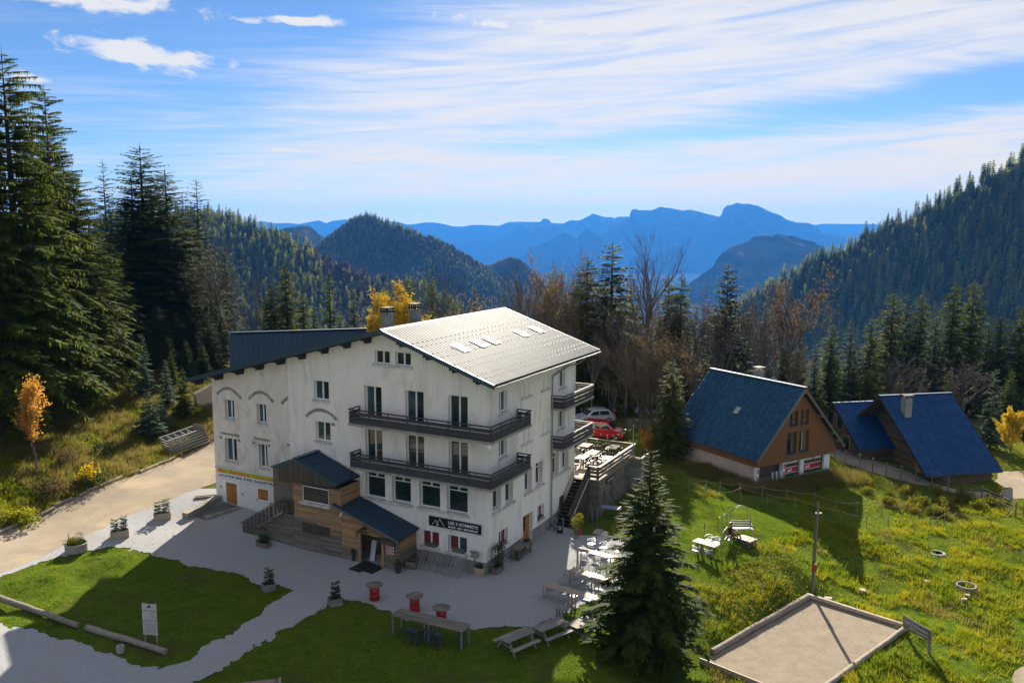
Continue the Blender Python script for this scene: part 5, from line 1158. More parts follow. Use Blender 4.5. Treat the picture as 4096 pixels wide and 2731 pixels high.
# string lights over the terrace on a post
sp_ = at_hotel(thing('string_light_post', 'thin wooden post on the terrace corner carrying festoon lights', 'post'), TX1 - 0.12, TY1 - 0.2, DZ)
mb = MB(); mb.tube([(0, 0, 0), (0, 0, 2.6)], 0.05, 8); mb.build('pole', PLANKG, sp_)
wires = at_hotel(thing('string_light', 'sagging festoon light wires between the terrace post and the hotel', 'string light'), 0, 0, 0)
BULB = pm('bulb_glass', (0.75, 0.62, 0.38), rough=0.2)
for q, (x1, y1, z1) in enumerate([(0.0, 14.0, 5.2), (-1.5, 13.9, 5.4), (0.9, 14.85, 6.3)]):
    A = Vector((TX1 - 0.12, TY1 - 0.2, DZ + 2.5)); B = Vector((x1, y1, z1)); pts = [A.lerp(B, t) + Vector((0, 0, -1.1 * t * (1 - t) * 2)) for t in np.linspace(0, 1, 15)]
    mb = MB(); mb.tube(pts, 0.012, 4); mb.build('wire', BLACKM, wires)
    for p in pts[1:-1:2]: mb = MB(); mb.lathe([(0.0, -0.13), (0.03, -0.1), (0.035, -0.06), (0.015, 0.0)], 6, p); mb.build('bulb', BULB, wires)

# ------------------------------------------------------------------ brown chalet
CHA = math.radians(31.0); CH0 = gz(*(2600 + 950 * 800 / 1792, 1350 + 1335 * 800 / 1792), -0.4)
CH = thing('brown_chalet', 'brown clad ski hire chalet with steep dark blue roof', 'building', CH0, CHA)
GW, GD = 9.7, 10.4                                       # gable width, depth
GF = Fac((0, 0, 0), (1, 0, 0), (0, -1, 0)); GL = Fac((0, 0, 0), (0, -1, 0), (-1, 0, 0))
APX, APZ = 4.95, 8.05
cz = lambda a: APZ - abs(a - APX) * 1.03
# concrete ground floor
wall('gable_base_wall', GF, 0.0, 0.25, -1.4, [(0, 1.9), (9.7, 1.9)], [], 0.3, WHITEP, CH)
for (a0, a1) in ((3.2, 3.55), (5.5, 5.95), (8.65, 9.4)): wall('pillar', GF, a0, a1, 0.2, [(0, 1.9), (9.7, 1.9)], [], 0.4, WHITEP, CH)
mb = MB(); GF.box(mb, 3.2, 9.4, -0.45, 0.02, -1.4, 0.2); mb.build('plinth', CONC, CH)
mb = MB(); GF.box(mb, 0.25, 9.4, -0.9, -0.6, -1.4, 1.9); mb.build('shop_back_wall', OLDWOOD, CH)
for (a0, a1) in ((3.55, 5.5), (5.95, 8.65)):
    f = MB(); GF.box(f, a0, a0 + 0.07, -0.3, -0.24, 0.2, 1.9); GF.box(f, a1 - 0.07, a1, -0.3, -0.24, 0.2, 1.9); GF.box(f, a0 + .07, a1 - .07, -0.3, -0.24, 0.2, 0.27); GF.box(f, a0 + .07, a1 - .07, -0.3, -0.24, 1.83, 1.9); f = f.build('shop_window', BLACKM, CH)
    mb = MB(); GF.box(mb, a0 + 0.07, a1 - 0.07, -0.285, -0.27, 0.27, 1.83); mb.build('pane', pm('shop_glass', (0.16, 0.14, 0.05), (0.03, 0.035, 0.03), 9, 0.1, stretch=(4, 4, 0.3), spec=0.6), f)
REDBAND = pm('red_banner', (0.42, 0.03, 0.03), rough=0.5)
for (a0, a1, nm) in ((3.7, 5.35, 0), (6.05, 8.45, 1)):
    bn = MB(); GF.box(bn, a0, a1, -0.235, -0.228, 0.55, 1.0); bn = bn.build('banner', REDBAND, CH)
    for z0, z1 in ((0.50, 0.55), (1.0, 1.06)): mb = MB(); GF.box(mb, a0, a1, -0.235, -0.226, z0, z1); mb.build('banner_edge', WHITEP, CH)
    o = link('lettering', text_mesh('esf', 0.42, WHITEP, bold=0.012, width=0.62), CH); o.location = (a0 + 0.35, 0.225, 0.64)
    w2 = MB(); GF.box(w2, a0, a1, -0.235, -0.228, 1.38, 1.84); w2.build('white_banner', WHITEP, CH)
o = link('lettering', text_mesh('LOCATION', 0.24, REDBAND, bold=0.008, width=1.5), CH); o.location = (6.6, 0.222, 1.66)
o = link('lettering', text_mesh('SKI', 0.24, REDBAND, bold=0.008, width=0.5), CH); o.location = (7.15, 0.222, 1.43)
o = link('lettering', text_mesh('esf', 0.2, STEEL, bold=0.004, width=0.4), CH); o.location = (4.2, 0.222, 1.5)
for a in (0.02, 3.26):
    fl = MB(); GF.box(fl, a, a + 0.26, 0.005, 0.02, 0.15, 1.85); fl = fl.build('pennant', WHITEP, CH)
    mb = MB(); GF.box(mb, a + 0.05, a + 0.21, 0.02, 0.024, 0.3, 0.85); mb.build('red_panel', REDBAND, fl); mb = MB(); GF.box(mb, a + 0.05, a + 0.21, 0.02, 0.024, 1.1, 1.5); mb.build('red_panel', REDBAND, fl)
# side wall
SW = Fac((0, 0, 0), (0, -1, 0), (-1, 0, 0))
mb = MB(); mb.box((0.0, 0.3, -1.4), (0.3, GD, 1.9)); mb.build('side_wall', GREYC, CH)
mb = MB(); mb.box((0.3, GD - 0.3, -1.4), (GW, GD, 2.8)); mb.build('back_wall', GREYC, CH); mb = MB(); mb.box((GW - 0.3, 0.4, -1.4), (GW, GD - 0.3, 1.9)); mb.build('far_wall', GREYC, CH)
# brown upper gable with openings
hC = [(3.4, 4.65, 2.4, 4.3), (4.98, 6.25, 2.4, 4.3), (3.62, 4.7, 4.9, 6.15), (5.02, 6.1, 4.9, 6.2)]
wall('gable_wall', Fac((0, -0.18, 0), (1, 0, 0), (0, -1, 0)), -0.12, GW + 0.12, 1.72, [(-0.12, cz(-0.12) - .2), (APX, APZ - .2), (GW + .12, cz(GW + .12) - .2)], hC, 0.4, BROWNC, CH)
mb = MB(); mb.box((-0.14, 0.22, 1.72), (0.0, GD, 2.7)); mb.build('side_cladding', BROWNC, CH)
for q, h in enumerate(hC):
    mb = MB(); f = Fac((0, -0.18, 0), (1, 0, 0), (0, -1, 0)); f.box(mb, h[0], h[1], -0.42, -0.36, h[2], h[3]); w_ = mb.build('window', GLASS, CH)
    mb = MB(); f.box(mb, h[0] - .04, h[1] + .04, -0.36, 0.05, h[2] - 0.05, h[2] + 0.004); mb.build('sill', TRIM, w_)
    mb = MB(); f.box(mb, h[1] - 0.42, h[1] - 0.02, -0.34, -0.30, h[2] + .01, h[3] - .01); mb.build('shutter', LOGW, w_)
    if q == 1: mb = MB(); f.box(mb, h[0] + 0.70, h[0] + 0.76, -0.36, -0.32, h[2] + .01, h[3] - .01); mb.build('mullion', PVC, w_)
# roof
E0, E1 = -0.62, 10.6
mb = MB(); y0, y1 = -0.62, GD + 0.6
mb.prism([(E0, y0, cz(E0) + 0.05), (APX, y0, APZ + 0.05), (E1, y0, cz(E1) + 0.05), (E1, y0, cz(E1) + .17), (APX, y0, APZ + .19), (E0, y0, cz(E0) + .17)], (0, y1 - y0, 0)); crf = mb.build('roof', OLDWOOD, CH)
ribbed('roof_sheet', (APX, y0 - 0.04, APZ + 0.22), (APX, y1, APZ + 0.22), (E0 - 0.05, y0 - 0.04, cz(E0 - 0.05) + 0.22), 0.30, 0.045, 0.06, ROOFC, crf, 4, 'round')
ribbed('roof_sheet', (APX, y0 - 0.04, APZ + 0.22), (APX, y1, APZ + 0.22), (E1 + 0.05, y0 - 0.04, cz(E1 + 0.05) + 0.22), 0.30, 0.045, 0.06, ROOFC, crf, 4, 'round')
mb = MB(); mb.beam((APX, y0 - 0.05, APZ + 0.27), (APX, y1, APZ + 0.27), 0.4, 0.06); mb.build('ridge_cap', ROOFC, crf)
for sg, xe in ((1, E1), (-1, E0)): mb = MB(); mb.beam((APX, y0 - 0.02, APZ + 0.05), (xe, y0 - 0.02, cz(xe) + 0.05), 0.04, 0.24, (0, 0, 1)); mb.build('barge_board', PLANKG, crf)
for (x, z) in ((APX, APZ - 0.2), (7.2, cz(7.2) - .22), (8.9, cz(8.9) - .22), (GW, cz(GW) - .22), (2.5, cz(2.5) - .22), (0.4, cz(.4) - .22)): mb = MB(); mb.box((x - 0.1, y0, z - 0.14), (x + 0.1, 0.0, z + 0.1)); mb.build('purlin', PLANKG, crf)
mb = MB()
for t_ in np.arange(0.5, 8.0, 0.95):
    for y_ in np.arange(-0.4, GD + 0.4, 0.62):
        q_ = Vector((APX, y_ + 0.15 * (int(t_ * 10) % 2), APZ + 0.22)) + Vector((E0 - APX, 0, cz(E0) - APZ)).normalized() * t_ + Vector((-0.717, 0, 0.697)) * 0.05; mb.cbox(q_, (0.05, 0.05, 0.05))
stuff(mb.build('roof_screw', ZINC, crf))
fr = MB(); e_l = Vector((E0 - APX, 0, cz(E0) - APZ)).normalized(); nr_ = Vector((-e_l.z, 0, e_l.x)) * (1 if -e_l.z < 0 else 1)
def csl(mb, t0, t1, ya, yb, h0, h1):
    P = []; n_ = Vector((-0.717, 0, 0.697))
    for h in (h0, h1):
        for t, y in ((t0, ya), (t1, ya), (t1, yb), (t0, yb)): P.append(Vector((APX, y, APZ + 0.22)) + e_l * t + n_ * h)
    mb.hexa(P)
f = MB(); csl(f, 3.4, 3.46, 4.3, 5.0, 0, 0.12); csl(f, 4.2, 4.26, 4.3, 5.0, 0, 0.12); csl(f, 3.46, 4.2, 4.3, 4.36, 0, 0.12); csl(f, 3.46, 4.2, 4.94, 5.0, 0, 0.12); f = f.build('skylight', TRIM, crf)
mb = MB(); csl(mb, 3.46, 4.2, 4.36, 4.94, 0.07, 0.10); mb.build('pane', SKYGLASS, f)
mb = MB(); mb.box((6.3, 6.0, 6.0), (7.0, 6.7, 8.7)); chm = mb.build('chimney', CONC, CH); mb = MB()
for dx in (6.34, 6.86):
    for dy in (6.04, 6.56): mb.box((dx, dy, 8.7), (dx + .1, dy + .1, 8.9))
mb.box((6.2, 5.9, 8.9), (7.1, 6.8, 8.98)); mb.build('chimney_cap', CONC, chm)
# pallets and boards stacked in the open bay of the chalet
for q, (a, rz, lab) in enumerate([(1.0, 0.1, 'grey wooden pallet leaning low in the open bay of the brown chalet')]):
    t = thing('leaning_pallet', lab, 'pallet'); t.matrix_world = CH.matrix_world if False else Matrix.Translation(CH0) @ Matrix.Rotation(CHA, 4, 'Z') @ Matrix.Translation((0.5, -0.3, -0.45)) @ Matrix.Rotation(-0.35, 4, 'X')
    for k in range(6): mb = MB(); mb.box((0, 0, k * 0.2), (1.3, 0.025, k * 0.2 + 0.12)); mb.build('slat', PLANKG, t)
    for k in range(3): mb = MB(); mb.box((k * 0.6, 0.025, 0), (k * 0.6 + 0.1, 0.10, 1.12)); mb.build('bearer', PLANKG, t)
for q in range(5):
    t = tag(MB().beam((0, 0, 0), (0.25, 0.35, 1.55), 0.12, 0.03).build('leaning_board', PLANKG if q % 2 else METALW), ['long grey board leaning in the chalet bay, nearest the pallet', 'pale board leaning in the chalet bay, second from the pallet', 'grey board leaning in the chalet bay, middle one of five', 'pale board leaning in the chalet bay, second from the pillar', 'grey board leaning in the chalet bay, next to the pillar'][[1, 0, 3, 2, 4][q] if False else q], 'board', 'boards leaning in the chalet bay')
    t.matrix_world = Matrix.Translation(CH0) @ Matrix.Rotation(CHA, 4, 'Z') @ Matrix.Translation((1.7 + q * 0.26, -0.35, -0.55))

# ------------------------------------------------------------------ log cabins with blue roofs
LCA = math.radians(11.5)
def log_wall(a, b, z0, z1, parent, r=0.13, mat=LOGW, topf=None):
    a = Vector(a); b = Vector(b); d = (b - a); n = max(1, round((z1 - z0) / (2 * r * 0.92))); st = (z1 - z0) / n
    for k in range(n):
        z = z0 + (k + 0.5) * st; ext = 0.18 if k % 2 else 0.0; p = a - d.normalized() * ext; q = b + d.normalized() * ext
        if topf is not None:
            w = topf(z);
            if w is None: continue
            p, q = a + d * w[0], a + d * w[1]
        mb = MB(); mb.tube([Vector((p.x, p.y, z)), Vector((q.x, q.y, z))], r * R_.uniform(0.95, 1.06), 7); mb.build('log', mat, parent)
def cabin(name, label, loc, L, run, rise, eave, floor, parentcat, ol=0.5, orr=0.5):
    """x along the eave, y back; front eave at y=0"""
    t = thing(name, label, 'cabin', loc, LCA)
    ydp = 2 * run - 1.2
    ft = eave + 0.35
    log_wall((ol, 0.55, 0), (L - orr, 0.55, 0), floor, ft, t)
    log_wall((ol, ydp, 0), (L - orr, ydp, 0), floor, ft, t)
    pitch = rise / run
    for x in (ol, L - orr):
        log_wall((x, 0.55, 0), (x, ydp, 0), floor, ft, t)
        def tf(z, x=x):
            lo = (z - eave) / pitch + 0.25; hi = 2 * run - lo
            if hi - lo < 0.5: return None
            return ((lo - 0.55) / (ydp - 0.55), (hi - 0.55) / (ydp - 0.55))
        log_wall((x, 0.55, 0), (x, ydp, 0), ft, eave + rise - 0.15, t, topf=tf)
    core = MB(); core.box((ol + 0.1, 0.65, floor), (L - orr - 0.1, ydp - 0.1, eave + 0.2)); core.build('interior_core', BEAMW, t)
    mb = MB(); mb.prism([(0, 0, eave - 0.02), (0, run, eave + rise - 0.02), (0, 2 * run, eave - 0.02), (0, 2 * run, eave - .14), (0, run, eave + rise - .16), (0, 0, eave - .14)], (L, 0, 0)); rf = mb.build('roof', OLDWOOD, t)
    ribbed('roof_sheet', (-0.03, run, eave + rise), (L + 0.03, run, eave + rise), (-0.03, -0.05, eave - 0.05 * pitch), 0.27, 0.035, 0.05, ROOFB, rf, 5, 'round')
    ribbed('roof_sheet', (-0.03, run, eave + rise), (L + 0.03, run, eave + rise), (-0.03, 2 * run + 0.05, eave - 0.05 * pitch), 0.27, 0.035, 0.05, ROOFB, rf, 5, 'round')
    mb = MB(); mb.beam((-0.03, run, eave + rise + 0.05), (L + 0.03, run, eave + rise + 0.05), 0.35, 0.05); mb.build('ridge_cap', ROOFB, rf)
    for x in (-0.02, L + 0.02): mb = MB(); mb.beam((x, 0, eave - 0.08), (x, run, eave + rise - 0.08), 0.04, 0.2); mb.build('barge_board', BEAMW, rf)
    return t, rf
BC = np.array([37.5, 74.59, 0.0])
big, brf = cabin('log_cabin', 'larger log cabin with a long bright blue roof reaching near the ground', BC, 8.0, 7.4, 5.9, -0.54, -1.9, 'cabin', 2.3, 0.7)
mb = MB(); mb.box((1.35, 5.2, 2.8), (2.05, 5.9, 5.55)); cc = mb.build('chimney', CONC, big); mb = MB()
for dx in (1.37, 1.93):
    for dy in (5.22, 5.78): mb.box((dx, dy, 5.55), (dx + .1, dy + .1, 5.7))
mb.box((1.22, 5.07, 5.7), (2.18, 6.03, 5.78)); mb.build('chimney_cap', BEAMW, cc)
mb = MB(); mb.box((2.02, 3.4, -1.4), (2.2, 4.3, 0.65)); mb.build('door', SHUTTER, big)
mb = MB(); mb.box((8.0, 3.3, 2.05), (8.35, 7.4, 2.1)); mb.build('verge_strip', ROOFB, big) if False else None
small, srf = cabin('log_cabin', 'smaller log cabin with blue roof joined to the left of the larger one', (34.2, 81.5, 0), 4.6, 4.9, 3.65, 0.04, -1.6, 'cabin', 0.6, 0.2)
for (y0, y1, z0, z1) in [(3.5, 4.5, 1.3, 2.6), (5.2, 6.2, 1.3, 2.6), (2.2, 3.3, -0.5, 0.7)]:
    mb = MB(); mb.box((0.36, y0, z0), (0.46, y1, z1)); f = mb.build('window', GLASS, small)
    mb = MB(); mb.box((0.33, y0 - 0.1, z0 - 0.1), (0.46, y0, z1 + 0.1)); mb.box((0.33, y1, z0 - 0.1), (0.46, y1 + 0.1, z1 + 0.1)); mb.box((0.33, y0, z1), (0.46, y1, z1 + 0.1)); mb.build('frame', PLANK, f)
# ------------------------------------------------------------------ trees
def conifer_meshes(seed, h=20.0, r=4.0, whorls=34, per=7, twigs=7, droop=0.35, rise=0.25, top_pow=0.85, bare=0.06, hang=True, mat=None, gap=0.0, flat=0.0, twl=0.30, bmat=None, hangl=0.0, lmin=0.25):
    """a conifer: stem with limbs, and a crown of needle sprays along each branch"""
    rr = np.random.default_rng(seed); V = []; F = []; tk = MB()
    tk.tube([(0, 0, -1.2), (0, 0, h * 0.3), (0, 0, h * 0.7), (0, 0, h * 0.985)], [h * 0.017, h * 0.0125, h * 0.006, 0.012], 7)
    nv = 0
    for w in range(whorls):
        t = bare + (0.985 - bare) * (w + rr.uniform(-0.3, 0.3)) / whorls
        z = h * t; prof = (1 - t) ** top_pow
        if flat and t > 1 - flat: prof = max(prof, (flat ** top_pow) * math.sqrt(max(0, (1 - t) / flat)) * 0.95)
        prof *= min(1.0, 0.55 + (t - bare) * 4.0)
        k = max(4, int(per * (0.6 + 0.5 * (1 - t)))); a0 = rr.uniform(0, 6.28)
        for b in range(k):
            if rr.random() < gap: continue
            a = a0 + 6.2832 * b / k + rr.uniform(-0.35, 0.35); L = max(lmin, r * prof * rr.uniform(0.5, 1.18))
            zz = z + rr.uniform(-1.1, 1.1) * h / whorls
            ca, sa = math.cos(a), math.sin(a); dr = droop * rr.uniform(0.35, 1.5) * (1.15 - t); ri = rise * rr.uniform(0.6, 1.3) * (0.4 + t)
            pt = lambda s: np.array([ca * L * s, sa * L * s, zz + L * (ri * s - dr * s * s)])
            if L > 0.9: tk.tube([pt(0), pt(0.5), pt(0.92)], [0.012 * L + 0.01, 0.008 * L + .006, 0.005], 3, False)
            ns = max(3, int(twigs * (0.5 + 0.5 * L / r)))
            for q in range(ns):
                s = 0.14 + 0.86 * (q + rr.uniform(0, 0.8)) / ns; p = pt(min(s, 1.0))
                tl = L * twl * (1.15 - 0.6 * s) * rr.uniform(0.7, 1.25) + 0.08
                for sd in (-1, 1):
                    aa = a + sd * rr.uniform(0.5, 1.1); d = np.array([math.cos(aa), math.sin(aa), rr.uniform(-0.45, 0.12) - 0.25 * s * droop])
                    sidev = np.array([-math.sin(aa), math.cos(aa), rr.uniform(-0.35, 0.35)]); wd = tl * rr.uniform(0.16, 0.26)
                    m = p + d * tl * 0.45
                    V += [p, m + sidev * wd, p + d * tl + np.array([0, 0, -0.06 * tl]), m - sidev * wd - np.array([0, 0, 0.05 * tl])]; F += [(nv, nv + 1, nv + 2), (nv, nv + 2, nv + 3)]; nv += 4
                if hang:
                    hl = max(tl * rr.uniform(0.5, 1.0), hangl * rr.uniform(0.3, 1.0) * min(1.0, L / r * 2.5)); sidev = np.array([ca, sa, 0]) * tl * (0.22 if hangl == 0 else 0.13)
                    V += [p - sidev, p + sidev, p + np.array([rr.uniform(-.1, .1) * hl, rr.uniform(-.1, .1) * hl, -hl])]; F += [(nv, nv + 1, nv + 2)]; nv += 3
            p = pt(0.82); d = (pt(1.0) - pt(0.8)); d /= np.linalg.norm(d); tl = L * 0.24 + 0.1; sv = np.array([-sa, ca, 0]) * tl * 0.25
            V += [p - sv, p + sv, p + d * tl * 1.2]; F += [(nv, nv + 1, nv + 2)]; nv += 3
    for b in range(6):                                # leader
        a = b * 1.05; V += [np.array([0, 0, h * 0.95]), np.array([math.cos(a) * .05, math.sin(a) * .05, h * 0.97]), np.array([math.cos(a) * 0.02, math.sin(a) * 0.02, h * 1.01])]; F += [(nv, nv + 1, nv + 2)]; nv += 3
    return np_mesh('crown', np.array(V), np.array(F), mat or NEEDLE), tk.mesh('trunk', bmat or BARK)
def bare_meshes(seed, h=16.0, spread=0.5, levels=4, n0=9, leaf=None, leafn=0, leafs=0.12, up=0.5, fine=5, trunk_t=0.35, multi=1):
    """a leafless broadleaf: trunk, limbs and a haze of twigs; a few leaves may hang on"""
    rr = random.Random(seed); tk = MB(); V = []; F = []; LV = []; LF = []; tips = []
    def grow(p, d, L, rad, lv):
        q = p; pts = [p]; dd = d
        for k in range(3):
            dd = (dd + Vector((rr.gauss(0, .12), rr.gauss(0, .12), rr.gauss(0, .08) + 0.05 * up))).normalized(); q = q + dd * L / 3; pts.append(q)
        if lv <= 1: tk.tube(pts, [rad, rad * .85, rad * .68, rad * .5], 5, False)
        else:
            s = dd.cross(Vector((rr.gauss(0, 1), rr.gauss(0, 1), rr.gauss(0, 1)))).normalized() * max(rad, 0.011)
            i = len(V); V.extend([pts[0] - s, pts[0] + s, pts[2] + s * .6, pts[2] - s * .6, pts[3]]); F.extend([(i, i + 1, i + 2), (i, i + 2, i + 3), (i + 3, i + 2, i + 4)])
        if lv >= levels: tips.append((pts[3], dd)); tips.append((pts[1], dd)); return
        n = n0 if lv == 0 else (fine + rr.randint(-1, 1))
        for k in range(n):
            t = trunk_t + (1 - trunk_t) * (k + rr.random()) / n if lv == 0 else 0.25 + 0.75 * (k + rr.random()) / n
            i = min(2, int(t * 3)); b = pts[i].lerp(pts[i + 1], t * 3 - i); a = rr.uniform(0, 6.28); e = rr.uniform(0.35, 0.95) * spread * 1.6
            side = Vector((math.cos(a), math.sin(a), 0)); side = (side - dd * side.dot(dd)).normalized(); nd = (dd * math.cos(e) + side * math.sin(e) + Vector((0, 0, up * 0.25))).normalized()
            grow(b, nd, L * rr.uniform(0.42, 0.62) * (1.12 - 0.45 * t if lv == 0 else 1.0), rad * (0.55 - 0.2 * t), lv + 1)
    for m in range(multi):
        a = 6.28 * m / multi; d = Vector((0, 0, 1)) if multi == 1 else Vector((math.cos(a) * 0.35, math.sin(a) * 0.35, 1)).normalized()
        grow(Vector((0, 0, -0.6)), d, h * 0.78, h * 0.013 / math.sqrt(multi), 0)
    if leaf is not None:
        for k in range(leafn):
            p, d = rr.choice(tips); p = p + Vector((rr.gauss(0, .16), rr.gauss(0, .16), rr.gauss(0, .16))); u = Vector((rr.gauss(0, 1), rr.gauss(0, 1), rr.gauss(0, 1))).normalized(); w = u.cross(Vector((.3, .7, .2))).normalized(); s = leafs * rr.uniform(.6, 1.3)
            i = len(LV); LV.extend([p, p + u * s + w * s * .5, p + u * s * 1.8, p + u * s - w * s * .5]); LF.extend([(i, i + 1, i + 2), (i, i + 2, i + 3)])
    return np_mesh('twig_crown', np.array(V), np.array(F), TWIG), tk.mesh('trunk', GBARK), (np_mesh('foliage', np.array(LV), np.array(LF), leaf) if leaf is not None else None)
def bush_mesh(seed, r=0.6, n=500, leaf=0.07, squash=0.8, mat=None, name='foliage'):
    rr = random.Random(seed); V = []; F = []
    cl = [(Vector((rr.gauss(0, .4), rr.gauss(0, .4), abs(rr.gauss(0.45, .28)))) * r, rr.uniform(.35, .6) * r) for _ in range(9)]
    for k in range(n):
        c, q = rr.choice(cl); d = Vector((rr.gauss(0, 1), rr.gauss(0, 1), rr.gauss(0.2, 1))).normalized(); p = c + d * q * rr.uniform(.6, 1.05); p.z = max(p.z * squash, 0.02)
        u = (d + Vector((rr.gauss(0, .7), rr.gauss(0, .7), rr.gauss(0, .7)))).normalized(); w = u.cross(Vector((rr.gauss(0, 1), rr.gauss(0, 1), 0.3))).normalized(); s = leaf * rr.uniform(.6, 1.4)
        i = len(V); V.extend([p, p + u * s + w * s * .5, p + u * s * 1.9, p + u * s - w * s * .5]); F.extend([(i, i + 1, i + 2), (i, i + 2, i + 3)])
    return np_mesh(name, np.array(V), np.array(F), mat or LEAFG)

CON = {}
CON['spruce_a'] = (20.0, conifer_meshes(21, 20, 3.5, 60, 8, 13, twl=0.22, hangl=0.6, lmin=0.4, droop=0.55, rise=0.22, mat=NEEDLE, top_pow=0.52))
CON['spruce_b'] = (20.0, conifer_meshes(22, 20, 4.0, 58, 8, 13, twl=0.22, hangl=0.6, lmin=0.4, droop=0.60, rise=0.20, mat=NEEDLE, gap=0.05, top_pow=0.48))
CON['spruce_thin'] = (20.0, conifer_meshes(23, 20, 2.9, 48, 7, 12, twl=0.24, hangl=0.4, lmin=0.35, droop=0.40, rise=0.30, mat=NEEDLE, gap=0.16, top_pow=0.55))
CON['fir_broad'] = (20.0, conifer_meshes(24, 20, 5.0, 74, 9, 13, twl=0.2, lmin=0.8, droop=0.12, rise=0.16, mat=NEEDLE2, hang=False, flat=0.42, gap=0.06, top_pow=0.5))
CON['fir_dark'] = (20.0, conifer_meshes(25, 20, 4.0, 60, 8, 12, twl=0.22, lmin=0.45, droop=0.20, rise=0.18, mat=NEEDLE2, hang=False, flat=0.10, top_pow=0.62))
CON['fir_gap'] = (20.0, conifer_meshes(26, 20, 5.2, 26, 6, 10, droop=0.28, rise=0.30, mat=NEEDLE2, hang=False, gap=0.16, bare=0.12))
CON['fir_silver'] = (6.0, conifer_meshes(27, 6, 1.6, 26, 8, 9, droop=0.25, rise=0.20, mat=NEEDLE3, hang=False, twl=0.34))
CON['fir_small'] = (4.0, conifer_meshes(28, 4, 1.55, 22, 9, 9, droop=0.22, rise=0.25, mat=NEEDLE3, hang=False, twl=0.36))
CON['young_green'] = (6.0, conifer_meshes(29, 6, 1.9, 26, 8, 9, droop=0.30, rise=0.22, mat=NEEDLE, twl=0.34))
CON['near_spruce'] = (11.0, conifer_meshes(30, 11, 2.95, 58, 12, 20, droop=0.36, rise=0.26, mat=NEEDLE2, hang=True, twl=0.19, hangl=0.22, gap=0.05, top_pow=0.85, bare=0.02))
CON['planter_fir'] = (1.0, conifer_meshes(31, 1.0, 0.36, 10, 6, 6, droop=0.1, rise=0.25, mat=NEEDLE3, hang=False, twl=0.4))
CON['giant_a'] = (32.0, conifer_meshes(32, 32, 6.4, 84, 9, 26, droop=0.55, rise=0.22, mat=NEEDLE, top_pow=0.44, twl=0.16, gap=0.05, hangl=0.75, lmin=0.7))
CON['giant_b'] = (32.0, conifer_meshes(33, 32, 5.4, 72, 8, 26, droop=0.48, rise=0.26, mat=NEEDLE, top_pow=0.46, twl=0.16, gap=0.12, hangl=0.65, lmin=0.6))
BAR = {}
BAR['bare_a'] = (16.0, bare_meshes(41, 16, 0.42, 4, 12, up=0.6, fine=5))
BAR['bare_b'] = (16.0, bare_meshes(42, 16, 0.34, 4, 12, up=0.8, fine=5))
BAR['bare_wide'] = (14.0, bare_meshes(43, 14, 0.62, 4, 13, up=0.25, fine=6, trunk_t=0.15))
BAR['bare_rust'] = (15.0, bare_meshes(44, 15, 0.45, 4, 12, LEAFB, 2600, 0.11, up=0.5))
BAR['bare_gold'] = (15.0, bare_meshes(45, 15, 0.45, 4, 12, LEAFK, 700, 0.11, up=0.5))
BAR['hazel'] = (7.5, bare_meshes(46, 7.5, 0.40, 4, 9, LEAFB, 9000, 0.055, up=0.7, multi=5, trunk_t=0.12))
BAR['yellow'] = (13.0, bare_meshes(47, 13, 0.55, 4, 12, LEAFY, 16000, 0.15, up=0.45, trunk_t=0.3))
BAR['sapling'] = (7.0, bare_meshes(48, 7.0, 0.36, 3, 12, LEAFO, 2100, 0.115, up=0.7, trunk_t=0.3))
BAR['pale_bare'] = (9.0, bare_meshes(49, 9, 0.55, 4, 11, up=0.35, fine=6, trunk_t=0.2))
_seen = {}
def put_tree(kind, pos, h, label, group=None, lean=0.0, wide=1.0, name=None, rz=None):
    con = kind in CON; h0, ms = CON[kind] if con else BAR[kind]
    t = thing(name or (('fir_tree' if 'fir' in kind else 'spruce_tree') if con else 'broadleaf_tree'), label, 'tree', pos, R_.uniform(0, 6.28) if rz is None else rz, group)
    s = h / h0; t.scale = (s * wide, s * wide, s)
    if lean: t.rotation_euler = (lean, 0, t.rotation_euler[2])
    link('trunk', ms[1], t); link('crown', ms[0], t)
    if not con and ms[2] is not None: link('foliage', ms[2], t)
    return t
def tree_top(kind, px, py, dist, label, group=None, wide=1.0, **kw):
    p = gd(px, py, dist); z = tz1(p[0], p[1]); h = max(p[2] - z, 2.0)
    return put_tree(kind, (p[0], p[1], z), h, label, group, wide=wide, **kw)
DD = 1.7415
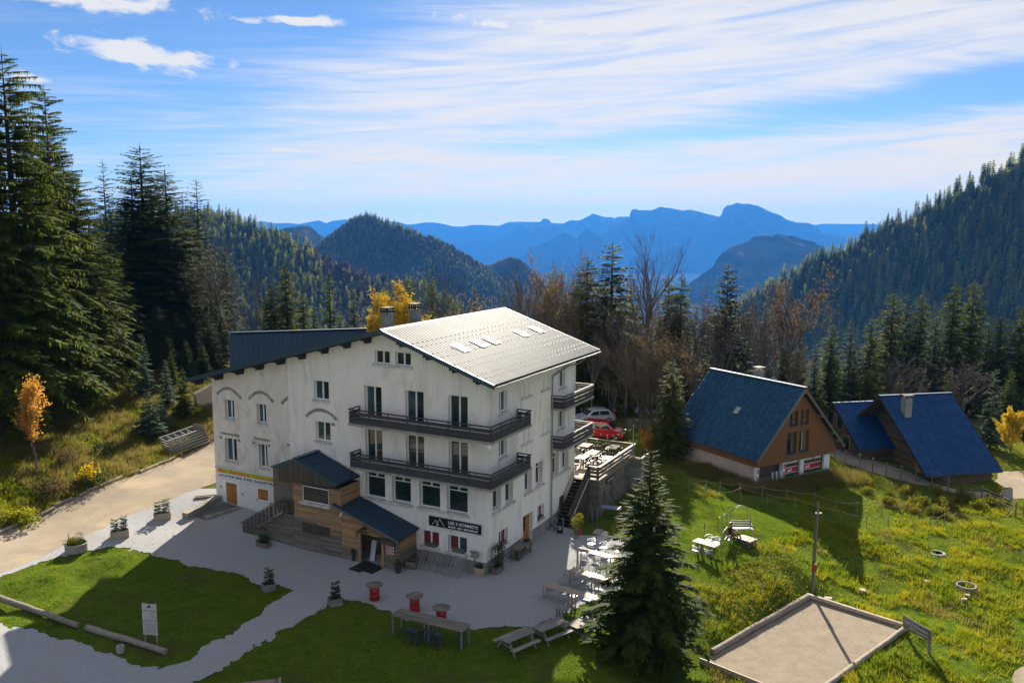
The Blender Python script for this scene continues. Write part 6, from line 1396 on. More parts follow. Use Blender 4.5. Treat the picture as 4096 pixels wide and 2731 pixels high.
# -- left stand
for kind, x, y, d, w, lab in [
        ('giant_a', 2, 112, 72, 1.15, 'tallest conifer at the left edge, towering over the road'),
        ('giant_b', 100, 195, 84, 1.05, 'tall thin spruce with bare spiky top just right of the tallest one'),
        ('giant_a', 165, 385, 80, 1.2, 'bright yellow green conifer with drooping branches beside the tall spruces'),
        ('giant_a', 110, 300, 86, 1.1, 'full bodied spruce filling the gap below the spiky topped one'),
        ('fir_dark', 235, 368, 100, 0.8, 'narrow dark conifer with pointed top between the tall spruces and the round fir'),
        ('fir_broad', 320, 332, 112, 1.35, 'broad round topped dark fir standing highest above the bare trees'),
        ('fir_broad', 378, 388, 108, 1.3, 'olive green fir leaning against the round topped fir on its right'),
        ('fir_dark', 450, 410, 120, 1.1, 'pointed dark fir at the right end of the tall left stand'),
        ('fir_broad', 345, 405, 116, 1.35, 'dark fir filling the middle of the round topped group'),
        ('fir_dark', 300, 400, 110, 1.4, 'dark fir on the left flank of the round topped fir'),
        ('fir_dark', 418, 445, 116, 1.4, 'dark fir between the olive fir and the pointed one'),
        ('spruce_a', -75, 200, 68, 1.3, 'conifer cut off by the left edge, lower branches over the bank'),
        ('fir_dark', 55, 300, 90, 1.2, 'dark conifer half hidden behind the two tallest spruces'),
        ('fir_dark', 200, 470, 98, 1.2, 'dark conifer deep in the left stand behind the drooping spruce'),
        ('fir_dark', 285, 450, 108, 1.4, 'dark conifer deep in the left stand behind the narrow one'),
        ('fir_dark', 415, 480, 118, 1.1, 'dark conifer deep in the left stand behind the round topped fir'),
        ('spruce_b', 30, 520, 74, 1.2, 'shadowed conifer low on the left bank above the orange sapling'),
        ('spruce_b', 245, 560, 94, 1.5, 'shadowed conifer above the small silver firs'),
        ('fir_dark', 515, 560, 124, 1.1, 'dark conifer behind the brown bare tree left of the hotel roof')]:
    tree_top(kind, x * DD, y * DD, d, lab, wide=w)
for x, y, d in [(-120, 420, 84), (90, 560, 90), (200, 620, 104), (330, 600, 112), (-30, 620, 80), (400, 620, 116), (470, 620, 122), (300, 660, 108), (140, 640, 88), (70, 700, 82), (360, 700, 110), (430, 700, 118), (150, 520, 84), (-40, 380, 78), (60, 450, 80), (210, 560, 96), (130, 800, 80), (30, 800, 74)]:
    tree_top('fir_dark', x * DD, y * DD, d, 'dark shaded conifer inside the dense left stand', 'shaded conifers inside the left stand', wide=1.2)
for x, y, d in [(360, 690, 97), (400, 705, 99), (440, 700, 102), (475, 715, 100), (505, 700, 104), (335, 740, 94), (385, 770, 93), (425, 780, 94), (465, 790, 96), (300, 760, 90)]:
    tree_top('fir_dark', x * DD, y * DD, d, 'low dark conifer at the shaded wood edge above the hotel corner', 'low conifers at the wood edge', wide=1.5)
for x, y, d in [(1300, 650, 118), (1330, 700, 110), (1430, 690, 118), (1500, 700, 120), (1600, 690, 120), (1720, 700, 118), (1640, 720, 116), (1030, 680, 122), (1060, 690, 118), (1120, 700, 120), (1180, 690, 118), (720, 690, 112), (780, 700, 110), (860, 680, 118), (1390, 640, 116), (1760, 690, 120)]:
    tree_top('spruce_b' if (x // 10) % 2 else 'fir_dark', x * DD, y * DD, d, 'dark green conifer half hidden in the belt of trees behind the hotel', 'conifers half hidden in the tree belt')
for kind, x, y, h, lab in [('fir_silver', 332, 905, 6.2, 'tallest of the young silver green firs on the left bank'), ('fir_small', 345, 1005, 4.4, 'bushy young fir low on the left bank above the road'),
                           ('fir_silver', 385, 940, 5.0, 'young silver fir between the bushy one and the hotel'), ('young_green', 425, 965, 5.2, 'young yellow green spruce nearest the hotel corner'), ('fir_small', 372, 985, 3.0, 'smallest young fir beside the bushy one on the left bank'), ('young_green', 395, 890, 4.0, 'young green spruce higher up the bank behind the silver firs')]:
    put_tree(kind, gp(x * DD, y * DD), h, lab)
for kind, x, y, d, w, lab in [('bare_wide', 530, 575, 108, 1.15, 'wide leafless brown tree beside the tall left stand'), ('bare_wide', 480, 640, 106, 1.0, 'leafless tree with drooping twigs at the edge of the left stand'), ('bare_a', 600, 660, 110, 1.0, 'leafless tree between the brown bare tree and the green spruces'), ('bare_a', 570, 720, 104, 1.0, 'lower leafless tree in front of the green spruces left of the roof')]:
    tree_top(kind, x * DD, y * DD, d, lab, wide=w)
# -- behind the hotel
for kind, x, y, d, w, lab in [
        ('spruce_a', 655, 598, 104, 1.1, 'green spruce above the left end of the rear roof'), ('spruce_b', 620, 655, 100, 1.0, 'green spruce left of the pair above the rear roof'), ('spruce_a', 695, 665, 102, 1.0, 'green spruce right of the pair above the rear roof'),
        ('spruce_thin', 755, 618, 104, 1.1, 'slim olive spruce above the middle of the rear roof'), ('fir_dark', 812, 658, 106, 1.0, 'dark fir between the slim spruce and the yellow tree'),
        ('fir_dark', 895, 640, 118, 0.9, 'dark fir rising behind the yellow tree'), ('spruce_b', 937, 636, 122, 0.9, 'dark spruce behind the right chimney'), ('spruce_thin', 992, 613, 122, 0.9, 'slim pointed spruce right of the chimneys'),
        ('spruce_thin', 1090, 655, 108, 1.0, 'small pointed spruce above the roof ridge'), ('fir_gap', 1146, 657, 110, 0.8, 'small gappy spruce above the far end of the ridge'),
        ('spruce_a', 1350, 580, 100, 1.3, 'pointed spruce left of the tallest one in the middle row'), ('spruce_b', 1407, 553, 101, 1.3, 'tallest spruce in the middle row against the blue mountains'),
        ('spruce_a', 1537, 622, 102, 1.0, 'slim spruce right of the tall leafless tree'), ('spruce_a', 1566, 620, 103, 1.0, 'slim spruce beside another, right of the tall leafless tree'), ('fir_broad', 1673, 600, 98, 0.85, 'wide open branched fir standing alone above the bare trees'),
        ('spruce_a', 1450, 650, 112, 1.0, 'spruce partly hidden behind the tall leafless tree'), ('spruce_b', 1270, 620, 112, 0.9, 'dark spruce behind the rusty trees by the ridge end')]:
    tree_top(kind, x * DD, y * DD, d, lab, wide=w)
tree_top('yellow', 925 * DD, 688 * DD, 88, 'yellow leaved tree glowing behind the two chimneys', wide=0.8)
tree_top('yellow', 858 * DD, 722 * DD, 87, 'lower yellow leaved tree left of the chimneys', wide=0.5)
tree_top('bare_gold', 1075 * DD, 705 * DD, 95, 'small tree with thin golden leaves above the ridge', wide=0.8)
for kind, x, y, d, w, lab in [
        ('bare_a', 1010, 640, 112, 1.0, 'leafless grey tree right of the chimneys'), ('bare_gold', 1250, 640, 100, 1.1, 'brown tree with golden leaves behind the roof corner'), ('bare_b', 1205, 645, 99, 1.0, 'leafless tree at the far end of the roof ridge'),
        ('bare_gold', 1315, 680, 98, 1.0, 'tree with scattered gold leaves right of the roof'), ('bare_rust', 1280, 640, 104, 1.0, 'rust brown tree behind the gold leaved ones'), ('bare_b', 1480, 588, 100, 1.1, 'tallest leafless tree with fine upright twigs in the middle row'),
        ('bare_rust', 1335, 640, 101, 1.0, 'rusty tree below the pointed spruce'), ('bare_a', 1390, 690, 98, 1.0, 'leafless tree in front of the tallest spruce'), ('bare_a', 1440, 720, 96, 1.0, 'grey leafless tree left of the rusty hazel'), ('bare_rust', 1540, 720, 101, 1.0, 'rusty leafless tree below the two slim spruces'),
        ('bare_a', 1600, 710, 98, 1.0, 'leafless tree left of the wide open fir'), ('bare_b', 1640, 730, 97, 1.0, 'leafless upright tree below the wide open fir'), ('bare_a', 1700, 715, 100, 1.1, 'leafless tree right below the wide open fir'), ('bare_rust', 1785, 670, 104, 1.15, 'broad reddish bare tree at the foot of the right hillside'),
        ('bare_b', 1750, 740, 95, 1.0, 'double stemmed leafless tree right behind the chalet ridge'), ('bare_a', 1670, 780, 92, 1.0, 'lower leafless tree just above the chalet roof'), ('bare_a', 1590, 800, 92, 0.9, 'lower leafless tree left above the chalet roof'), ('bare_b', 1360, 790, 94, 0.9, 'leafless tree between the roof corner and the hazel'), ('bare_a', 1410, 900, 90, 0.8, 'small bare tree on the grass behind the parked cars')]:
    tree_top(kind, x * DD, y * DD, d, lab, wide=w)
for x, y, d in [(1345, 760, 103), (1420, 770, 104), (1500, 770, 106), (1560, 790, 104), (1620, 790, 107), (1720, 800, 104), (1810, 760, 108), (1290, 720, 106), (1240, 720, 104), (1690, 850, 98), (1460, 840, 99), (1770, 850, 100), (1480, 720, 112), (1520, 740, 114), (1575, 730, 116), (1625, 740, 114), (1330, 720, 112), (1380, 740, 113), (1215, 700, 108), (1740, 720, 112), (1655, 700, 118), (1500, 860, 96), (1545, 820, 100), (1400, 830, 97)]:
    tree_top(['bare_a', 'bare_b', 'bare_a', 'bare_rust'][(x // 5) % 4], x * DD, y * DD, d, 'slender leafless tree in the thicket behind the parked cars', 'slender bare trees in the thicket')
tree_top('hazel', 1487 * DD, 770 * DD, 89, 'dense rust leaved hazel clump behind the young spruce', wide=1.15)
tree_top('spruce_a', 1545 * DD, 822 * DD, 78, 'green spruce standing against the left side of the brown chalet', wide=1.35)
tree_top('young_green', 1500 * DD, 960 * DD, 82, 'dark young spruce behind the terrace corner', wide=1.0)
# -- right side
for kind, x, y, d, w, lab in [
        ('spruce_b', 3576, 1165, 122, 1.1, 'dark spruce with rounded top left of the big cabin chimney'), ('fir_dark', 3632, 1172, 124, 1.0, 'dark fir touching the rounded spruce on its right'), ('spruce_a', 3692, 1164, 122, 1.1, 'tall olive spruce above the big cabin chimney'),
        ('spruce_a', 3822, 1120, 118, 1.15, 'tallest bright spruce above the big blue roof'), ('spruce_b', 3900, 1124, 120, 1.1, 'tall bright spruce right of the tallest one over the blue roof'), ('spruce_a', 4008, 1254, 112, 1.1, 'bright spruce near the right edge'), ('spruce_b', 4094, 1214, 108, 1.1, 'spruce cut off by the right edge'),
        ('spruce_b', 3330, 1294, 112, 1.1, 'spruce above the ridge of the brown chalet'), ('fir_dark', 3408, 1274, 116, 1.0, 'dark fir right of the spruce above the chalet'), ('fir_dark', 3200, 1292, 116, 0.9, 'dark fir left of the spruce above the chalet'), ('spruce_a', 3136, 1372, 100, 1.0, 'drooping dark spruce behind the chalet chimney'),
        ('spruce_b', 3490, 1268, 114, 1.0, 'spruce over the small cabin roof'), ('fir_dark', 3748, 1236, 112, 1.0, 'dark fir between the olive spruce and the tallest bright one'), ('fir_dark', 3265, 1370, 104, 1.0, 'dark fir low behind the chalet gable'), ('fir_dark', 3960, 1260, 110, 1.0, 'dark fir behind the silver fir at the right')]:
    tree_top(kind, x, y, d, lab, wide=w)
put_tree('fir_silver', gp(3958, 1790), 8.6, 'pale silver fir right of the big blue roof', wide=0.95)
tree_top('pale_bare', 3871, 1435, 96, 'pale leafless tree catching the light behind the big cabin', wide=1.3); tree_top('pale_bare', 3600, 1420, 97, 'small crooked leafless tree behind the small cabin')
tree_top('bare_rust', 3170, 1440, 100, 'leafless grey tree just right of the chalet ridge', wide=0.9)
for x, y, d in [(3300, 1400, 126), (3420, 1390, 130), (3540, 1380, 128), (3660, 1390, 126), (3780, 1370, 126), (3880, 1360, 124), (3960, 1380, 120), (4060, 1380, 118), (4120, 1330, 112), (3220, 1430, 120), (3480, 1470, 108), (3380, 1480, 106), (3700, 1480, 104), (3800, 1480, 103), (4050, 1480, 98), (4000, 1540, 100), (3150, 1500, 112), (3060, 1420, 118), (4110, 1560, 94), (3600, 1500, 108)]:
    tree_top('fir_dark' if (x // 20) % 2 else 'spruce_b', x, y, d, 'dark conifer in the mass behind the log cabins', 'dark conifers behind the cabins')
# -- the big spruce in front
put_tree('near_spruce', (7.2, 42.7, tz1(7.2, 42.7)), 11.35, 'big dark spruce in the foreground between picnic tables and boules court', rz=0.4, wide=1.2)
# -- saplings and yellow shrubs
sap = put_tree('sapling', gp(148, 1886), 6.6, 'thin leaning sapling with orange leaves on the left bank', rz=0.0); sap.rotation_euler = (-0.12, 0.10, 0.8)
tree_top('yellow', 4050, 1650, 82, 'small yellow leaved tree at the right edge', wide=0.8)
def shrub(pos, me, s, label, group=None, name='shrub', wide=1.0):
    t = thing(name, label, 'shrub', pos, R_.uniform(0, 6.28), group); t.scale = (s * wide, s * wide, s); link('foliage', me, t)
    mb = MB();
    for k in range(4): a = k * 1.6; mb.tube([(0, 0, -0.1), (0.25 * math.cos(a), 0.25 * math.sin(a), 0.5)], [0.02, 0.008], 4, False)
    mb.build('stem', BARK, t); return t
BY = bush_mesh(61, 0.8, 900, 0.075, 1.2, LEAFY); BG = [bush_mesh(62 + k, 0.75, 800, 0.062, 0.95, LEAFG) for k in range(3)]; BD = bush_mesh(66, 0.7, 800, 0.055, 1.0, LEAFD); BR = bush_mesh(67, 0.7, 700, 0.06, 1.0, LEAFB); BO = bush_mesh(68, .8, 700, .07, 1.3, LEAFO)
shrub(gp(360, 1935), BY, 1.3, 'bright yellow shrub beside the road edge logs on the left', wide=0.8); shrub(gp(2790, 1830), BO, 2.2, 'golden shrub at the left corner of the brown chalet', wide=0.65); shrub(gp(2592, 1800), BO, 1.9, 'golden brown shrub behind the terrace corner', wide=0.8)
shrub(gp(75, 2095), bush_mesh(69, 0.8, 900, 0.09, 0.9, BLADEM), 1.3, 'bright yellow green tuft at the far left road edge')
for k, (x, y) in enumerate([(420, 1085), (440, 1045), (225, 1090), (250, 1110), (480, 1010), (300, 1030)]): shrub(gp(x * 0.87, y * 1.74 + 60), BR if k % 2 else BD, R_.uniform(0.9, 1.5), 'low brownish shrub on the left roadside bank', 'low shrubs on the left bank')
rs = random.Random(17)
for k in range(46):                                  # the shrubby slope below the wire fence
    t = rs.random(); x = 620 + t * 1360; ylo = 1175 + t * 150; y = rs.uniform(ylo, ylo + 90 + 150 * math.sin(math.pi * min(1, t * 1.1)))
    p = gp(*z8(x, y)); shrub(p, rs.choice(BG), rs.uniform(0.55, 1.05), 'yellow green shrub in the thicket below the wire fence', 'shrubs below the wire fence')
# ------------------------------------------------------------------ furniture and small things
def surf(mb, poly, z, th):  # flat polygon plate
    return mb.prism([(x, y, z) for x, y in poly], (0, 0, th))
def ground_pose(t, px, py, rz=0.0, dz=0.0):
    p = gp(px, py); t.location = (p[0], p[1], p[2] + dz); t.rotation_euler = (0, 0, rz); return t
# barrel tables
def barrel_table(label):
    t = thing('barrel_table', label, 'table', group='red barrel tables on the forecourt')
    prof = [(0.27, 0.0), (0.29, 0.01), (0.29, 0.27), (0.30, 0.285), (0.30, 0.305), (0.29, 0.32), (0.29, 0.56), (0.30, 0.575), (0.30, 0.595), (0.29, 0.61), (0.29, 0.86), (0.27, 0.88)]
    MB().lathe(prof, 28).build('barrel', REDM, t, True)
    xs = np.linspace(-0.5, 0.5, 7)
    for a, b in zip(xs, xs[1:]):
        pts = []; r = 0.5
        for x in np.linspace(a + 0.003, b - 0.003, 6): pts.append((x, -math.sqrt(max(r * r - x * x, 0.0004))))
        for x in np.linspace(b - 0.003, a + 0.003, 6): pts.append((x, math.sqrt(max(r * r - x * x, 0.0004))))
        mb = MB(); surf(mb, pts, 0.90, 0.035); mb.build('plank', PLANKG, t)
    mb = MB(); mb.box((-0.4, -0.05, 0.865), (0.4, 0.05, 0.90)); mb.build('brace', GREYW, t)
    return t
for (x, y, lab) in [(1736, 750, 'red barrel table with round wooden top nearest the entrance'), (2134, 862, 'middle of the three red barrel tables, at the end of the long bar table'), (2399, 985, 'right one of the three red barrel tables, behind the long bar table')]:
    ground_pose(barrel_table(lab), 800 + x * 900 / 2236, 2100 + (y - 12) * 900 / 2236, R_.uniform(0, 3))
# long bar table with folding legs
def plank_table(name, label, L, Wd, H, n, mat, split=True, group=None, legs=((0.06, 0.06),), legmat=None):
    t = thing(name, label, 'table', group=group); w = Wd / n
    segs = [(-L / 2, -0.003), (0.003, L / 2)] if split else [(-L / 2, L / 2)]
    for (a, b) in segs:
        for k in range(n): mb = MB(); mb.box((a, -Wd / 2 + k * w + 0.004, H - 0.035), (b, -Wd / 2 + (k + 1) * w - 0.004, H)); mb.build('plank', mat, t)
    for (a, b) in segs:
        for x in (a + 0.12, b - 0.12):
            mb = MB(); mb.box((x - 0.03, -Wd / 2 + 0.03, H - 0.12), (x + 0.03, Wd / 2 - 0.03, H - 0.036)); mb.build('cross_bar', legmat or mat, t)
            for y in (-Wd / 2 + 0.06, Wd / 2 - 0.06): mb = MB(); mb.box((x - 0.04, y - 0.035, 0), (x + 0.04, y + 0.035, H - 0.12)); mb.build('leg', legmat or mat, t)
    return t
bt = plank_table('bar_table', 'long grey bar table with dark stools on the shaded lawn', 4.4, 0.95, 1.05, 7, PLANKG, legmat=STEEL)
pA = gz(*b3(257, 760), 1.05); pB = gz(*b3(725, 868), 1.05); mid = (gz(*b3(257, 760), 1.05) + gz(*b3(790, 795), 1.05)) / 2
ang = math.atan2(pB[1] - pA[1], pB[0] - pA[0])
bt.location = (mid[0], mid[1], tz1(mid[0], mid[1])); bt.rotation_euler = (0, 0, ang)
def stool(label):
    t = thing('bar_stool', label, 'stool', group='blue metal bar stools'); H = 0.75
    MB().prism([(x * 0.16, y * 0.16, H - 0.02) for x, y in ((-1, -.8), (-.8, -1), (.8, -1), (1, -.8), (1, .8), (.8, 1), (-.8, 1), (-1, .8))], (0, 0, 0.02)).build('seat', BLUEM, t)
    mb = MB(); mb.box((-0.05, -0.018, H), (0.05, 0.018, H + 0.002)); mb.build('seat_slot', BLACKM, t)
    for sx_ in (-1, 1):
        for sy_ in (-1, 1): MB().beam((sx_ * 0.13, sy_ * 0.13, H - 0.02), (sx_ * 0.21, sy_ * 0.21, 0), 0.045, 0.02).build('leg', BLUEM, t)
    for a, b in (((-.175, -.175), (.175, -.175)), ((.175, -.175), (.175, .175)), ((.175, .175), (-.175, .175)), ((-.175, .175), (-.175, -.175))): MB().beam((*a, 0.3), (*b, 0.3), 0.02, 0.02).build('foot_rail', BLUEM, t)
    return t
for q, (x, y) in enumerate([(318, 985), (380, 1005), (455, 985), (528, 1015), (600, 1045), (815, 1025)]):
    ground_pose(stool(['leftmost of the blue metal stools at the bar table', 'second blue metal stool from the left at the bar table', 'third blue metal stool from the left at the bar table', 'fourth blue metal stool from the left at the bar table', 'fifth blue metal stool, standing farthest out from the bar table', 'blue metal stool alone at the right end of the bar table'][q]), *b3(x, y - 6), ang + R_.uniform(-.2, .2))
# picnic tables
def picnic(label):
    t = thing('picnic_table', label, 'picnic table', group='wooden picnic tables'); L = 1.9
    for k in range(5): MB().box((-L / 2, -0.36 + k * 0.147, 0.72), (L / 2, -0.36 + k * 0.147 + 0.135, 0.755)).build('table_plank', GREYW, t)
    for sd in (-1, 1):
        for k in range(2): y = sd * 0.72 + (k - 0.5) * 0.145; MB().box((-L / 2, y - 0.066, 0.42), (L / 2, y + 0.066, 0.455)).build('seat_plank', GREYW, t)
    for x in (-0.72, 0.72):
        for sd in (-1, 1): MB().beam((x, sd * 0.25, 0.70), (x, sd * 0.72, 0.0), 0.04, 0.11).build('leg', GREYW, t)
        MB().beam((x + 0.045, -0.82, 0.375), (x + 0.045, 0.82, 0.375), 0.04, 0.09).build('seat_bearer', GREYW, t)
        MB().beam((x - 0.045, -0.34, 0.675), (x - 0.045, 0.34, 0.675), 0.04, 0.085).build('top_bearer', GREYW, t)
    return t
for (pts, lab) in [([(1128, 970), (1430, 855), (1515, 910), (1255, 1025)], 'left of the three picnic tables, wholly in shade'), ([(1490, 855), (1725, 760), (1810, 820), (1570, 910)], 'middle picnic table with the shadow edge across it'), ([(1810, 790), (2010, 690), (2110, 740), (1905, 850)], 'right picnic table, sunlit beside the big spruce')]:
    P = [gz(*b3(*p), 0.75 - 0.1) for p in pts]; c = sum(P) / 4; e = (P[1] - P[0]) + (P[2] - P[3]); t = picnic(lab)
    t.location = (c[0], c[1], tz1(c[0], c[1])); t.rotation_euler = (0, 0, math.atan2(e[1], e[0]))
st = plank_table('low_table', 'small square slatted wooden table beside the picnic tables', 0.62, 0.55, 0.55, 4, GREYW, split=False); ground_pose(st, *b3(1752, 745), ang)
# long sunny tables and aluminium chairs
LT = []
for (a, b, lab) in [((1610, 375), (2150, 515), 'front one of the three long pale wooden tables, reaching into the sun'), ((1862, 225), (2335, 345), 'middle one of the three long pale wooden tables'), ((1928, 60), (2560, 215), 'back one of the three long pale wooden tables, nearest the stair')]:
    A = gz(*b3(*a), 0.95); B = gz(*b3(*b), 0.95)
    t = plank_table('long_table', lab, float(np.linalg.norm(B - A)), 0.62, 0.93, 5, TABLEW, group='long wooden tables'); e = B - A; an = math.atan2(e[1], e[0])
    c = (A + B) / 2 + np.array([math.sin(an), -math.cos(an), 0]) * 0.28
    t.location = (c[0], c[1], tz1(c[0], c[1])); t.rotation_euler = (0, 0, an); LT.append((c, an))
def alu_chair():
    t = thing('aluminium_chair', 'aluminium bistro chair', 'chair', group='aluminium bistro chairs')
    for k in range(6): MB().box((-0.21, -0.21 + k * 0.072, 0.435), (0.21, -0.21 + k * 0.072 + 0.058, 0.45)).build('seat_slat', ALU, t)
    def arc(n=13, z=0.70):
        P = []
        for k in range(n): a = math.pi * (-0.12 + 1.24 * k / (n - 1)); P.append((0.27 * math.cos(a), 0.02 + 0.27 * math.sin(a) - (0.0), z + 0.07 * math.sin(a) ** 2 if math.sin(a) > 0 else z - 0.02))
        return P
    MB().tube(arc(), 0.016, 6).build('arm_rail', ALU, t)
    for k in range(3):
        z = 0.55 + k * 0.07; P = [(0.25 * math.cos(a), 0.01 + 0.25 * math.sin(a), z) for a in np.linspace(0.22 * math.pi, 0.78 * math.pi, 7)]
        V = []; 
        mb = MB()
        for p, q in zip(P, P[1:]): mb.beam(p, q, 0.006, 0.045)
        mb.build('back_slat', ALU, t)
    for sx_ in (-1, 1):
        MB().tube([(sx_ * 0.26, -0.06, 0.68), (sx_ * 0.25, -0.20, 0.44), (sx_ * 0.24, -0.23, 0.0)], 0.013, 6).build('leg', ALU, t)
        MB().tube([(sx_ * 0.19, 0.22, 0.74), (sx_ * 0.20, 0.22, 0.44), (sx_ * 0.22, 0.27, 0.0)], 0.013, 6).build('leg', ALU, t)
    MB().tube([(-0.22, 0, 0.42), (0.22, 0, 0.42)], 0.011, 5).build('seat_frame', ALU, t)
    return t
ALU0 = alu_chair(); _used = [False]
def chair_at(pos, rz, lab, grp='aluminium bistro chairs'):
    t = ALU0 if not _used[0] else copy_tree(ALU0); _used[0] = True
    t['group'] = grp; return place(t, pos, rz, lab)
def chair_px(x, y, rz, lab): p = gp(*b3(x, y)); return chair_at(p, rz, lab)
A1 = LT[0][1]; A2 = LT[1][1]; A3 = LT[2][1]
for (x, y, rz, lab) in [
        (1655, 555, A1 + math.pi, 'aluminium chair at the left end of the front long table, back to the camera'), (1775, 582, A1 + math.pi, 'second aluminium chair along the near side of the front long table'), (1872, 608, A1 + math.pi, 'third aluminium chair along the near side of the front long table'), (2005, 640, A1 + math.pi, 'aluminium chair at the sunny right end of the front long table, near side'),
        (1785, 455, A1, 'aluminium chair on the far side of the front table, leftmost'), (1882, 480, A1 + 0.5, 'aluminium chair on the far side of the front table, square backed one'), (1985, 520, A1, 'aluminium chair on the far side of the front table, third from left'), (2095, 555, A1, 'aluminium chair on the far side of the front table, rightmost'),
        (1905, 375, A2 + math.pi, 'aluminium chair at the left of the middle table, near side'), (2025, 420, A2 + math.pi, 'second aluminium chair on the near side of the middle table'), (2115, 440, A2 + math.pi, 'third aluminium chair on the near side of the middle table, half behind spruce twigs'), (2225, 470, A2 + math.pi, 'aluminium chair of the middle table mostly hidden by the spruce'),
        (1962, 290, A2, 'aluminium chair on the far side of the middle table, leftmost'), (2062, 318, A2, 'second aluminium chair on the far side of the middle table'), (2132, 345, A2, 'third aluminium chair on the far side of the middle table'),
        (1958, 195, A3 + math.pi, 'aluminium chair at the left of the back table, near side'), (2112, 220, A3 + math.pi, 'second aluminium chair on the near side of the back table'), (2225, 270, A3 + math.pi, 'third aluminium chair on the near side of the back table'), (2350, 300, A3 + math.pi, 'aluminium chair of the back table hidden behind the spruce'),
        (2035, 115, A3, 'aluminium chair on the far side of the back table, nearest the stair'), (2150, 150, A3, 'second aluminium chair on the far side of the back table'), (2300, 185, A3, 'third aluminium chair on the far side of the back table')]:
    chair_px(x, y, rz, lab)
# lawn table with four chairs and a pole
lt = thing('lawn_table', 'pale plywood table with four chairs on the sunny lawn', 'table')
P = [gz(*d7(*p), 0.76) for p in [(56, 530), (138, 478), (420, 562), (345, 612)]]; c = sum(P) / 4; e = (P[2] - P[1]) + (P[3] - P[0]); lan = math.atan2(e[1], e[0]); Lx = float(np.linalg.norm(e)) / 2
MB().box((-Lx / 2, -0.4, 0.73), (Lx / 2, 0.4, 0.76)).build('table_top', TABLEW, lt)
for x in (-Lx / 2 + 0.35, Lx / 2 - 0.35):
    for y in (-0.25, 0.25): MB().box((x - 0.06, y - 0.05, 0), (x + 0.06, y + 0.05, 0.73)).build('leg', PLANKG, lt)
    MB().box((x - 0.05, -0.2, 0.55), (x + 0.05, 0.2, 0.6)).build('cross_bar', PLANKG, lt)
lt.location = (c[0], c[1], tz1(c[0], c[1])); lt.rotation_euler = (0, 0, lan)
for (x, y, rz, lab) in [(110, 715, lan + math.pi, 'left near chair at the pale table on the lawn'), (262, 755, lan + math.pi, 'right near chair at the pale table on the lawn'), (262, 590, lan, 'left far chair at the pale table on the lawn'), (360, 620, lan, 'right far chair at the pale table on the lawn')]:
    p = gp(*d7(x, y)); chair_at(p, rz, lab, 'chairs at the lawn table')
up_ = thing('parasol_pole', 'thin dark pole rising through the table on the lawn', 'pole', (c[0] - 0.15, c[1], tz1(c[0], c[1])))
MB().tube([(0, 0, 0.0), (0, 0, 2.0)], 0.018, 6).build('pole', BLACKM, up_); MB().lathe([(0.0, 1.98), (0.035, 2.0), (0.035, 2.08), (0.0, 2.1)], 8).build('finial', BLACKM, up_)
# chairlift seats used as garden benches
def lift_seat(label):
    t = thing('chairlift_seat', label, 'bench', group='old chairlift seats'); Wd = 1.5
    for k in range(4): MB().box((-Wd / 2, -0.22 + k * 0.115, 0.43), (Wd / 2, -0.22 + k * 0.115 + 0.09, 0.455)).build('seat_slat', STEEL, t)
    for k in range(4): MB().beam((-Wd / 2, 0.24 + k * 0.035, 0.56 + k * 0.11), (Wd / 2, 0.24 + k * 0.035, 0.56 + k * 0.11), 0.02, 0.075).build('back_slat', BLUEM, t)
    # big rounded frame behind, smaller one in front
    def hoop(y0, y1, h, wd):
        P = [(-wd / 2, y0, 0.42)] + [(-wd / 2, y0 + (y1 - y0) * q, 0.42 + (h - 0.42 - wd / 2) * q) for q in (0.5, 1.0)]
        for k in range(1, 10): a = math.pi * (1 - k / 10); P.append((wd / 2 * math.cos(a), y1, h - wd / 2 + wd / 2 * math.sin(a)))
        P += [(wd / 2, y0 + (y1 - y0) * q, 0.42 + (h - 0.42 - wd / 2) * q) for q in (1.0, 0.5)] + [(wd / 2, y0, 0.42)]; return P
    MB().tube(hoop(0.26, 0.42, 2.0, 1.46), 0.03, 7).build('hoop', STEEL, t); MB().tube(hoop(0.30, 0.75, 1.75, 1.3), 0.016, 6).build('rear_hoop', BLACKM, t)
    for sx_ in (-1, 1):
        MB().tube([(sx_ * 0.72, -0.22, 0.45), (sx_ * 0.72, 0.28, 0.45), (sx_ * 0.72, 0.34, 0.95)], 0.02, 6).build('side_frame', STEEL, t)
        MB().tube([(sx_ * 0.72, -0.2, 0.45), (sx_ * 0.72, -0.32, 0.0)], 0.018, 6).build('leg', STEEL, t); MB().tube([(sx_ * 0.72, 0.26, 0.45), (sx_ * 0.72, 0.42, 0.0)], 0.018, 6).build('leg', STEEL, t)
        MB().tube([(sx_ * 0.72, 0.3, 0.75), (sx_ * 0.72, -0.1, 0.70), (sx_ * 0.72, -0.2, 0.46)], 0.016, 6).build('arm', STEEL, t)
    MB().tube([(-0.7, 0.35, 0.5), (0, 0.5, 1.15), (0.7, 0.35, 0.5)], 0.01, 5).build('brace', BLACKM, t)
    return t
s1 = lift_seat('grey chairlift seat facing the camera beyond the pallet table'); ground_pose(s1, *d7(690, 440), 0.05)
p = gp(*d7(520, 600)); s2 = lift_seat('chairlift seat with a person on it, facing right'); place(s2, (15.1, 56.35, tz1(15.1, 56.35)), math.radians(62))
S2 = s2
